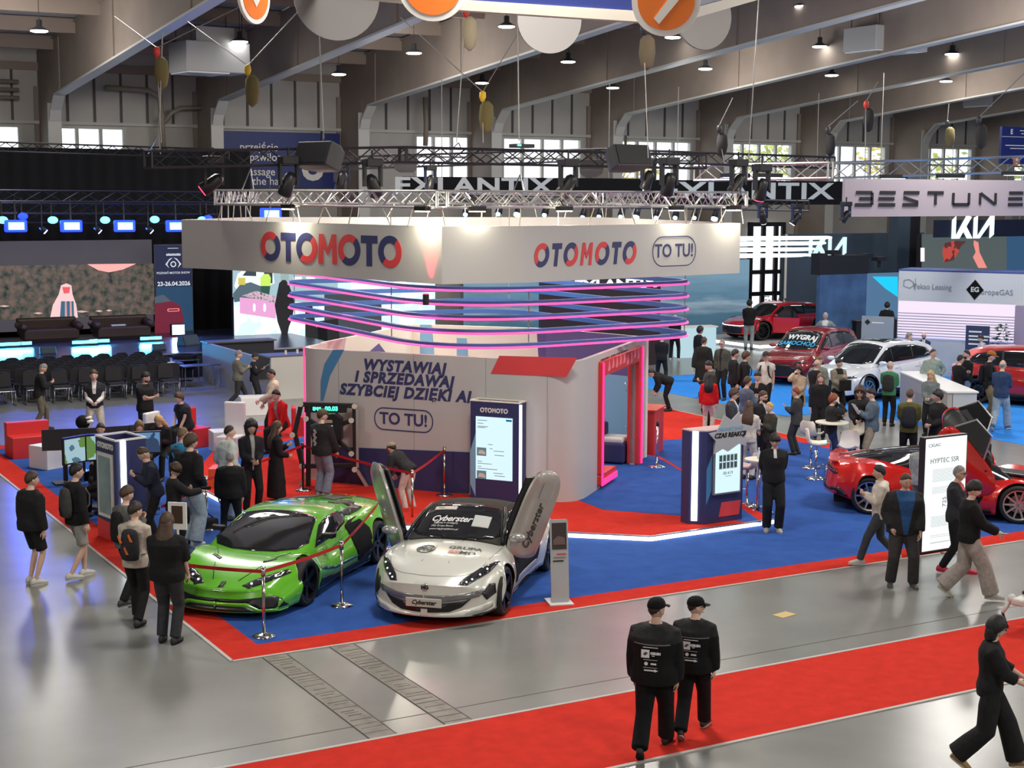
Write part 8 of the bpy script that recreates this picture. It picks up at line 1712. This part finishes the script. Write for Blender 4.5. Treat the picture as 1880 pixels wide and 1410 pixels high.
def backpack(p, label, col, accent=None, front=False, straps=(.03, .03, .03), sc=1.0):
    T, s = p['T'], p['s']; o = p['M'] @ T(.24, 0, -.165); t = thing('backpack', label, 'backpack', o, p['face']); q = lambda u_, x, y: T(u_, x, y)-T(.24, 0, -.165); m = MB(); c = cloth(col)
    m.loft([[tuple(q(u_, sc*w*cos(2*pi*k/14)**1*(1 if True else 1), -.165-.0+d*sin(2*pi*k/14))) for k in range(14)] for u_, w, d in ((.02, .08, .03), (.04, .125, .065), (.14, .14, .08), (.28, .135, .075), (.40, .12, .06), (.45, .09, .04), (.465, .03, .015))], c); m.build('bag', t, smooth=True)
    if accent: m = MB(); [m.prism([(-.035, 0), (.0, -.0), (.035, .09), (.02, .11)], q(u_, x, -.252), (-1, 0, 0), uz, .012, cloth(accent)) for u_, x in ((.30, .04), (.12, -.02), (.28, -.11))]; m.build('accent_panel', t)
    for sd in (-1, 1): MB().loft([[tuple(q(u_, sd*(x-.022), y)), tuple(q(u_, sd*(x+.022), y)), tuple(q(u_, sd*(x+.022), y+dy)), tuple(q(u_, sd*(x-.022), y+dy))] for u_, x, y, dy in ((.44, .08, -.12, .02), (.475, .09, -.03, .015), (.44, .10, .09, .02), (.34, .12, .148, .015), (.2, .145, .13, .015), (.1, .165, .02, .015), (.1, .15, -.1, .015))], cloth(straps)).build('strap', t, smooth=True)
    return t
def held(p, sd, name, label, cat, dims, m, off=(0, .06, 0), rot=(0, 0, 0)):
    d = (p['hand'][sd]-p['elb'][sd]).normalized(); w = p['M'] @ (p['hand'][sd]+d*.085*p['s']+Vector((0, 0, .02))); t = tag(MB().box((0, 0, 0), dims, m).build(name, bevel=.003), label, cat); t.location = w; t.rotation_euler = (rot[0], rot[1], p['face']+rot[2]); return t
K = (.012, .012, .013); NV = (.018, .022, .04); GR = (.14, .14, .145); WH = (.62, .60, .56); BG = (.45, .39, .30); JN = (.16, .22, .29); LJ = (.30, .37, .42); WS = (.6, .58, .54)
M_phone = mat('phone_black', (.02, .02, .025), .2)
# --- foreground
A = person(1203, 1096, (1200, 1385), 12, 'man in black cap and black work jacket walking away, left of the two', ('jacket', (.006, .006, .007)), (.006, .006, .007), 'buzz:d', 'dd', 'walk2', sk='b', cap=(.006, .006, .007), look=(35, 0), yoke=(.02, .02, .021), loose=.03, build=1.3, flare=.03)
B = person(1280, 1094, (1272, 1352), 12, 'man in black cap and glasses walking away, right of the two', ('jacket', (.006, .006, .007)), (.006, .006, .007), 'buzz:d', 'dd', 'walk2', cap=(.006, .006, .007), glasses=True, look=(60, 0), yoke=(.02, .02, .021), loose=.025, flare=.022, sole=(.3, .3, .3), build=1.15)
def backprint(p):
    T, s = p['T'], p['s']; ux_ = Vector((-1, 0, 0)); y0 = -.172*1.0; m1 = mat('print_white', (.75, .75, .75), .5); par = [c for c in p['t'].children if c.name.startswith('jacket')][0]
    def o(u_, x): return T(u_, -x, -(.233 if p is A else .200))
    def bx(x, u_, w, h_, mm=m1): MB().prism([(-w/2, -h_/2), (w/2, -h_/2), (w/2, h_/2), (-w/2, h_/2)], o(u_, x), Vector((1, 0, 0)), uz, .012 if False else -.0 or .01, mm)
    def q(poly, x, u_, mm=m1, dz=0): n = MB(); O = o(u_, x)-Vector((0, .012, 0)); n.prism([(-a, b) for a, b in poly], O, ux_*-1, uz, .003, mm) if False else n.prism(poly, O, Vector((1, 0, 0)), uz, .003, mm); return n.build('back_print', par)
    r = lambda w, h_: [(-w/2, -h_/2), (w/2, -h_/2), (w/2, h_/2), (-w/2, h_/2)]
    q(r(.16, .007), 0, .335); q(r(.088, .088), .055, .265); q([(-.025, -.01), (0, -.02), (.03, .01), (.0, .022), (-.012, .006)], .055, .265, M_blkm)
    text('lettering', 'ORLEN', o(.272, -.055)-Vector((0, .014, 0)), (1, 0, 0), uz, .034, m1, par, bold=.003); q(r(.03, .008), -.03, .245); q(r(.15, .003), 0, .2); q(r(.15, .003), 0, .115)
    q([(.02*cos(k), .02*sin(k)) for k in np.linspace(0, 5.8, 10)], .045, .157); q(r(.06, .018), -.035, .157); q(r(.11, .014), .01, .085); q([(-.02, -.016), (.02, 0), (-.02, .016)], -.065, .085)
backprint(A); backprint(B)
W_ = person(1840, 1128, (1812, 1412), 84, 'person with black bobbed hair in black clothes striding right at the lower right corner', ('sweater', (.013, .013, .014)), (.012, .012, .013), 'bob:k', 'tt', 'walk', flare=.06, shoe=(.30, .17, .07), sole=(.5, .45, .35), look=(0, 10), glasses=True, sleeves=.86)
L1 = person(68, 864, (62, 1072), 55, 'man in black sweatshirt and black shorts with white sneakers at the far left', ('sweater', K), K, 'short:b', 'dd', 'stand', short=True, shoe=WS, sole=WS, look=(20, 0), loose=.035, build=1.1)
L2 = person(124, 849, (143, 1062), 60, 'man in black hoodie and pale grey shorts with a grey backpack', ('hoodie', K), (.30, .29, .27), 'short:k', 'dd', 'step', short=True, shoe=WS, sole=WS, look=(15, 0)); backpack(L2, 'dark grey backpack worn by the man in pale grey shorts', (.06, .06, .058), straps=(.13, .13, .12))
L3 = person(262, 890, (235, 1110), 50, 'man in grey sweater and dark trousers behind the orange backpack wearer', ('sweater', (.11, .115, .11)), K, 'short:b', 'pp', 'step', shoe=(.05, .05, .05), sole=(.3, .3, .3), look=(10, 15)); backpack(L3, 'small black bag with round mesh on the back of the grey sweater', K, sc=.8)
L4 = person(268, 920, (252, 1146), 25, 'man in beige sweatshirt and black trousers wearing the black and orange backpack', ('hoodie', (.48, .42, .35)), K, 'short:d', 'pf', 'step', shoe=(.03, .03, .03), look=(35, 10)); backpack(L4, 'black backpack with orange pads on the beige sweatshirt', (.03, .03, .035), (.75, .16, .03))
L5 = person(312, 940, (310, 1180), 22, 'long brown-haired visitor in black top and dark jeans beside the green car', ('tee', (.01, .01, .011)), (.035, .037, .042), 'long:b', 'pw', 'stand', sleeves=1.45, build=1.15, loose=.03, flare=.01)
held(L5, 1, 'shoulder_bag', 'large black bag hanging beside the long-haired visitor', 'bag', (.12, .3, .38), cloth(K), rot=(0, 0, .3)).location += Vector((-.12, .1, .02))
tg_ = thing('price_sign', 'white framed sign held up on a stand behind the long-haired visitor', 'sign', (*G(326, 948, 1.3)[:2], .008), -.7); MB().box((0, 0, 1.3), (.28, .03, .40), M_white).box((0, -.018, 1.32), (.17, .004, .26), mat('sign_dark', (.06, .03, .02), .3)).build('panel', tg_); MB().cyl((0, 0, .02), (0, 0, 1.1), .02, n=8, m=M_white).cyl((0, 0, 0), (0, 0, .02), .16, n=20, m=M_white).build('stand', tg_)
person(283, 813, None, 262, 'man in navy black sweatshirt bowing over a red tablet by the blue kiosk', ('sweater', NV), K, 'buzz:b', 'pp', H=1.78, look=(0, 40), lean=14)
q_ = G(262, 868, 1.1); tag(MB().box((0, 0, 0), (.02, .2, .28), glow('tablet_red', (1, .08, .1), 1.2)).build('tablet', loc=G(254, 860, 1.2)), 'glowing red tablet at the right side of the blue kiosk', 'tablet')
V_ = person(316, 848, (322, 1025), 75, 'young man with black headset band and dark sweater holding a controller', ('sweater', (.02, .02, .021)), K, 'full:b', 'pr', 'stand', look=(45, 25), sk='b')
m = MB(); m.tube([(.088*sin(a), .104*cos(a), .02) for a in [2*pi*k/20 for k in range(20)]], .02, 8, M_blkm, closed=True); o = m.build('headband', V_['t'], smooth=True); o.data.transform(V_['HM'])
held(V_, 1, 'game_controller', 'black game controller in the hand of the young man with headset', 'controller', (.05, .16, .05), M_blkm)
person(352, 793, (352, 1002), 42, 'brown-haired man in black jacket and wide pale jeans behind the barrier', ('jacket', K), LJ, 'full:b', 'kk', 'stand', flare=.05, shoe=WS, sole=WS, look=(25, 5), hood=True, loose=.02)
Q_ = person(333, 783, None, 45, 'man with cropped fair hair and blue hooded jacket behind the black jacket', ('hoodie', (.03, .22, .38)), JN, 'buzz:l', 'pp', H=1.82, look=(10, 0)); backpack(Q_, 'dark backpack with blue pocket on the blue hooded jacket', (.03, .035, .045), (.03, .25, .5))
person(418, 779, None, 60, 'man in pale hoodie with short dark hair in the standing group', ('hoodie', (.50, .54, .50)), JN, 'buzz:d', 'kk', H=1.78, look=(20, 0), loose=.03)
person(427, 848, (425, 990), 4, 'broad man in black jacket seen from behind the green car', ('jacket', (.01, .01, .011)), K, 'buzz:g', 'dd', 'wide', build=1.2, loose=.03, hood=True, shoe=(.4, .4, .4))
person(460, 770, None, 165, 'dark curly-haired visitor in black facing the camera beside the long-haired woman', ('jacket', (.014, .014, .018)), K, 'curly:k', 'ff', H=1.8, sk='c', inner=((.3, .29, .28), .03))
person(490, 772, (508, 928), 80, 'woman with long straight brown hair in long black clothes', ('jacket', K), K, 'long:b', 'pf', 'stand', skirt=True)
person(494, 676, (503, 812), 258, 'young man in beige hoodie with dark glasses walking left', ('hoodie', (.50, .43, .34)), K, 'buzz:k', 'tw', 'step', glasses=True, look=(0, 8), sk='b')
person(517, 713, None, 215, 'seated young man in a red jacket beside the black speaker', ('jacket', (.62, .02, .025)), K, 'short:k', 'ss', 'sit', H=1.8, seat=.55, z0=PLH, lean=18, inner=((.3, .28, .25), .03))
MC = person(588, 750, (592, 912), 38, 'man in olive cap, black printed sweatshirt and grey blue jeans at the black frame', ('sweater', (.02, .02, .02)), (.17, .20, .26), 'short:b', 'pw', 'stand', z0=PLH, cap=(.10, .085, .05), look=(35, 0), flare=.03, loose=.03, shoe=(.3, .3, .3))
m = MB(); random.seed(3); T_ = MC['T']
for k in range(9): m.prism([(0, 0), (.05, .02), (.03, .06), (-.02, .04)], T_(.1+.035*k, -.05+.02*math.sin(k*2), -.175), (1, 0, 0), uz, .004, mat('print_palegrey', (.35, .35, .34), .6))
m.build('back_print', MC['t'])
person(745, 862, (752, 940), 310, 'person in pale trousers and dark jacket bending into the white car', ('jacket', (.03, .03, .028)), (.55, .50, .44), 'short:d', 'rr', 'stand', lean=55, cap=(.35, .28, .2))
# --- left rear
person(77, 665, (74, 790), 88, 'man in black with brown trousers looking at his phone at the far left', ('jacket', K), (.12, .105, .08), 'buzz:g', 'pp', 'step', look=(10, 35), lean=8)
person(172, 677, None, 182, 'man in black vest, white shirt and beige trousers', ('vest', (.02, .022, .028)), (.55, .50, .40), 'short:b', 'ff', 'wide', H=1.86, inner=(WH, .035, .28))
person(265, 681, None, 140, 'bearded man in black t-shirt with folded arms', ('tee', K), K, 'short:k', 'cc', 'step', H=1.84, beard=True, look=(-30, 15), sk='b', build=1.15)
person(341, 719, None, 235, 'seated brown-haired man in dark t-shirt with clasped hands', ('tee', (.02, .022, .03)), K, 'full:b', 'ss', 'sit', H=1.8, build=1.15, seat=.5, lean=15)
BW = person(298, 761, None, 200, 'seated blond woman with long hair looking at a phone', ('sweater', K), K, 'long:y', 'pp', 'sit', H=1.7, seat=.52, lean=20, look=(0, 20)); held(BW, 1, 'phone', 'phone held by the seated blond woman', 'phone', (.075, .15, .01), mat('phone_red', (.5, .08, .1), .3))
person(254, 772, None, 175, 'brown-haired gamer whose head shows above the monitor backs', ('sweater', (.05, .05, .05)), K, 'bob:l', 'tt', 'sit', H=1.75, seat=.5, lean=10)
person(187, 776, None, 190, 'dark-haired gamer whose crown shows above the monitor backs', ('sweater', (.05, .05, .06)), K, 'short:d', 'tt', 'sit', H=1.72, seat=.46, lean=12)
q_ = Vector(G(152, 775, 1.2)); t = thing('racing_helmet', 'black and white helmet shape above the black monitor wall', 'helmet', q_); MB().sph((0, 0, 0), (.15, .17, .15), 18, 12, M_blkm).build('shell', t, smooth=True); MB().tube([(.05, -.16, .02), (.17, -.1, .02), (.2, .05, 0)], .035, 8, M_white).tube([(.03, -.15, .1), (.14, -.1, .1), (.17, .03, .09)], .025, 8, M_white).build('white_stripe', t, smooth=True); MB().cyl((0, 0, -.15), (0, 0, -1.19), .03, n=8, m=M_black).build('stand', t)
person(197, 832, None, 285, 'driver in black sitting in the racing simulator behind the blue kiosk', ('sweater', K), K, 'short:d', 'tt', 'sit', H=1.78, seat=.32, lean=-8, shoe=(.2, .2, .2))
person(432, 642, (438, 752), 82, 'elderly man in grey sweater at the grey counter', ('sweater', (.13, .125, .105)), (.03, .03, .03), 'short:g', 'rp', 'walk', look=(10, 10), build=1.1)
PP = person(462, 650, (468, 748), 100, 'shadowy dark-dressed person holding papers at the grey counter', ('jacket', (.015, .015, .016)), (.015, .015, .016), 'short:d', 'pp', 'stand', sk='c', look=(0, 20)); held(PP, 1, 'paper', 'white sheet in the hands of the shadowy dark-dressed person', 'paper', (.2, .28, .006), M_white, rot=(.6, 0, 0))
# --- right rear crowd
def C(*a, **k): return person(*a, **k)
C(1251, 577, (1238, 662), 8, 'bald man in black coat and white sneakers standing by the white counter', ('jacket', K), K, 'bald:d', 'ff', 'wide', shoe=WS, sole=WS)
C(1214, 612, (1214, 706), 5, 'dark figure in black jacket right below the neon ring tips', ('jacket', K), K, 'short:k', 'ff', 'wide')
C(1215, 690, (1228, 755), 262, 'person in black bending deep over the red counter', ('jacket', K), K, 'short:k', 'rr', 'stand', lean=68, build=1.15)
R1 = C(1284, 598, None, 60, 'man with dark curly hair and black jacket turning right', ('jacket', K), K, 'full:k', 'dd', 'step', H=1.8, sk='c')
C(1292, 617, None, 25, 'bald man in a long black coat seen from behind', ('coat', (.016, .015, .014)), K, 'buzz:b', 'vd', 'walk', H=1.86, loose=.02)
C(1327, 622, None, 205, 'man in grey olive jacket with glasses looking left', ('jacket', (.07, .07, .055)), K, 'buzz:g', 'dd', H=1.8, glasses=True, inner=((.02, .02, .02), .03))
C(1304, 661, None, 245, 'dark-haired man in a plaid jacket', ('jacket', (.05, .045, .04)), K, 'short:k', 'dp', H=1.78, look=(0, 20), sk='b')
C(1301, 684, (1300, 796), 8, 'woman in red jacket and white trousers seen from behind', ('jacket', (.60, .012, .015)), (.60, .56, .50), 'long:k', 'dd', 'stand')
C(1348, 640, None, 75, 'man in black jacket in the crowd, looking right at the red car', ('jacket', K), K, 'short:d', 'dd', H=1.84)
S1 = C(1368, 644, None, 75, 'brown-haired young man in black with a rucksack by the red suv', ('jacket', K), K, 'full:b', 'dd', H=1.8); backpack(S1, 'black rucksack of the brown-haired young man by the red suv', (.02, .02, .022))
S2 = C(1407, 644, None, 200, 'man in white t-shirt, dark cap and rucksack straps', ('tee', WH), K, 'short:b', 'dd', H=1.8, cap=(.06, .055, .05), sk='b'); backpack(S2, 'black rucksack worn over the white t-shirt', K)
C(1371, 549, (1374, 642), 4, 'man in black top and pale grey jeans in front of the red fastback', ('sweater', K), (.28, .31, .31), 'full:k', 'ff', 'stand')
C(1461, 670, (1464, 782), 200, 'woman in beige blazer with a hand on her cheek', ('coat', (.50, .40, .28)), K, 'long:k', 'fu', 'stand', look=(0, 10))
C(1479, 653, (1500, 775), 165, 'man in grey sweater beside the woman in beige', ('sweater', (.24, .27, .24)), K, 'short:l', 'kk', 'stand', look=(-25, 0), shoe=(.3, .3, .3))
C(1499, 659, None, 40, 'balding man in black jacket beside the white suv bonnet', ('jacket', (.015, .015, .017)), K, 'rim:g', 'ff', H=1.78)
C(1507, 684, None, 180, 'woman in black with long reddish brown hair', ('sweater', K), K, 'long:l', 'dd', H=1.68)
S3 = C(1540, 657, None, 150, 'woman in padded beige grey jacket with black scarf', ('jacket', (.28, .25, .2)), K, 'bun:k', 'pf', H=1.68, look=(-30, 10), inner=((.02, .02, .02), .08, .38)); held(S3, -1, 'handbag', 'black handbag in front of the woman with black scarf', 'bag', (.3, .12, .28), cloth(K)).location.z -= .25
C(1579, 708, None, 182, 'man with long curly hair and dark glasses in black', ('sweater', (.018, .018, .02)), K, 'curly:b', 'ff', H=1.8, glasses=True, sk='b')
S4 = C(1603, 711, None, 262, 'man in blue denim jacket reading a leaflet', ('jacket', (.09, .13, .17)), (.30, .26, .19), 'short:k', 'pp', H=1.82, look=(0, 12)); held(S4, -1, 'leaflet', 'white leaflet held by the man in denim jacket', 'leaflet', (.2, .28, .006), M_white, rot=(1.0, 0, .3))
S5 = C(1528, 722, None, 80, 'red-haired woman in black at the round bar table', ('jacket', (.02, .02, .022)), (.02, .035, .1), 'full:r', 'pu', H=1.68, shoe=WS); held(S5, 1, 'paper_cup', 'white paper cup held by the red-haired woman', 'cup', (.07, .07, .1), M_white)
S6 = C(1636, 662, (1630, 782), 12, 'white-haired man in green jacket before the white suv', ('jacket', (.05, .22, .11)), K, 'rim:w', 'pp', 'stand', look=(30, 0), inner=((.5, .5, .5), .02)); backpack(S6, 'dark grey backpack on the green jacket', (.035, .035, .035), sc=1.15)
S7 = C(1671, 713, None, 2, 'man in olive jacket at the white desk seen from behind', ('jacket', (.09, .085, .02)), K, 'buzz:b', 'pp', H=1.82); backpack(S7, 'black backpack on the olive jacket', (.02, .022, .028), sc=1.15)
C(1724, 714, None, 225, 'smiling young man in black shirt at the end of the desk', ('shirt', K), K, 'full:k', 'ff', H=1.84, look=(20, 0), sk='b')
C(1713, 639, None, 165, 'man in pale green shirt behind the desk', ('shirt', (.30, .38, .33)), K, 'buzz:b', 'hk', H=1.82, look=(-25, 0), sk='b')
C(1710, 679, None, 195, 'long blond-haired woman in grey behind the desk', ('sweater', (.16, .2, .2)), K, 'long:y', 'ff', H=1.66, look=(0, 10))
C(1762, 650, None, 50, 'short-haired man in black talking face to face, left one', ('sweater', K), K, 'buzz:d', 'pp', H=1.78)
C(1777, 641, None, 240, 'bearded man in black talking face to face, right one', ('sweater', K), JN, 'buzz:k', 'cc', H=1.8, beard=True, shoe=(.4, .42, .42))
S8 = C(1815, 643, (1812, 775), 95, 'man in orange brown cap, black jacket and khaki trousers', ('jacket', K), (.20, .15, .07), 'short:k', 'pp', 'stand', cap=(.42, .15, .03), look=(0, 10)); backpack(S8, 'black bag with pink toy patch beside the orange brown cap', K, (.6, .1, .25))
C(1839, 660, (1835, 792), 18, 'bald man in navy blue jacket and light blue jeans', ('jacket', (.03, .055, .12)), LJ, 'rim:g', 'pp', 'walk2', flare=.03, shoe=(.1, .1, .15), sole=WS)
C(1803, 614, None, 262, 'man in pale grey hooded top before the dark blue upright banner', ('hoodie', (.32, .36, .40)), K, 'short:d', 'dd', H=1.60, look=(0, 15))
C(1668, 609, None, 125, 'fair-haired woman in red top by the striped glowing wall', ('sweater', (.3, .02, .03)), K, 'long:g', 'dd', H=1.72)
C(1697, 609, None, 190, 'bald bearded man in navy blazer with folded arms', ('blazer', (.015, .03, .09)), NV, 'bald:d', 'cc', H=1.6, beard=True, inner=(WH, .04), glasses=True)
C(1516, 573, None, 188, 'white-haired man in grey jacket with hands on hips', ('jacket', (.24, .27, .25)), K, 'short:w', 'hh', H=1.78, inner=((.6, .62, .62), .08), sk='b')
C(1590, 580, None, 110, 'man in dark suit and white shirt by the info board', ('blazer', (.01, .01, .013)), K, 'full:k', 'dd', H=1.78, inner=(WH, .03))
C(1607, 590, None, 30, 'woman in pale top with crossed dark straps', ('sweater', (.45, .42, .38)), K, 'full:b', 'pp', H=1.66)
C(1629, 554, None, 5, 'tall man in black coat before the blue side screen', ('coat', K), K, 'full:k', 'kk', H=1.86)
C(1345, 712, None, 105, 'man in grey suit with brown hair and glasses', ('blazer', (.05, .055, .065)), K, 'full:b', 'ff', H=1.76, glasses=True, inner=(WH, .04))
C(1371, 690, None, 50, 'man in blue grey sweatshirt seen from behind in the crowd', ('sweater', (.11, .14, .19)), K, 'short:b', 'pp', H=1.76)
C(1392, 680, None, 195, 'smiling man in black v-neck sweater', ('sweater', K), K, 'short:d', 'ff', H=1.8, look=(-15, 15), inner=((.3, .2, .15), .03, .42))
C(1399, 716, None, 125, 'man with glasses and beard in black cardigan', ('jacket', K), NV, 'short:b', 'fp', H=1.78, glasses=True, beard=True, inner=((.4, .45, .5), .03))
C(1358, 735, (1372, 880), 15, 'woman with straight brown hair in a white jacket', ('jacket', (.55, .51, .46)), (.5, .47, .44), 'long:b', 'pp', 'stand')
S9 = C(1415, 737, (1412, 872), 240, 'blond woman in olive black blazer holding a cup', ('blazer', (.04, .04, .03)), K, 'bun:y', 'pf', 'stand', H=1.72, look=(-20, 0)); held(S9, -1, 'paper_cup', 'white cup held by the blond woman in blazer', 'cup', (.07, .07, .1), M_white)
C(1439, 710, (1460, 835), 285, 'reddish-haired man with glasses in dark grey suit', ('blazer', (.045, .045, .048)), (.035, .035, .04), 'short:r', 'pd', 'stand', glasses=True, inner=((.6, .6, .58), .03))
C(1434, 794, (1418, 976), 172, 'young man in black with hands behind his back and pale shoes', ('shirt', K), K, 'fringe:k', 'bb', 'stand', shoe=(.38, .35, .3), sole=(.5, .48, .42), inner=((.55, .53, .52), .02, .4), look=(10, 15), sk='b', flare=.02, loose=.015)
# --- right foreground
P1_ = person(1612, 852, (1612, 1038), 262, 'man in white jumper walking left with white sneakers', ('hoodie', (.60, .55, .46)), (.05, .055, .065), 'short:k', 'pp', 'walk', sk='b', shoe=WS, sole=WS)
person(1646, 865, (1655, 1078), 170, 'heavy man in open black jacket and blue t-shirt', ('jacket', (.02, .02, .021)), (.04, .04, .04), 'buzz:b', 'wk', 'wide', sk='b', build=1.3, look=(-15, 15), inner=((.02, .07, .19), .10), flare=.02, loose=.02, shoe=(.05, .045, .04), sole=(.25, .24, .22))
person(1696, 802, (1690, 972), 12, 'man in light grey jumper and grey trousers behind the glowing board', ('sweater', (.33, .345, .345)), (.17, .155, .14), 'short:k', 'ff', 'stand', look=(15, 0), shoe=(.08, .08, .08), sole=WS, loose=.03)
person(1764, 852, (1750, 1052), 105, 'man with glasses and dark hooded jacket and red shoes beside the glowing board', ('jacket', (.03, .032, .038)), K, 'buzz:g', 'cc', 'step', sk='b', shoe=(.55, .02, .06), sole=(.5, .03, .06), glasses=True, inner=((.6, .12, .12), .05, .42))
PG = person(1782, 880, (1775, 1100), 78, 'young man in black jumper and wide pale grey trousers walking right', ('sweater', (.008, .008, .009)), (.33, .30, .27), 'fringe:k', 'dt', 'walk2', flare=.06, shoe=(.45, .42, .36), sole=(.5, .47, .4), look=(10, 20), loose=.015); held(PG, 1, 'phone', 'phone in the hand of the young man with wide pale trousers', 'phone', (.075, .15, .01), M_phone)
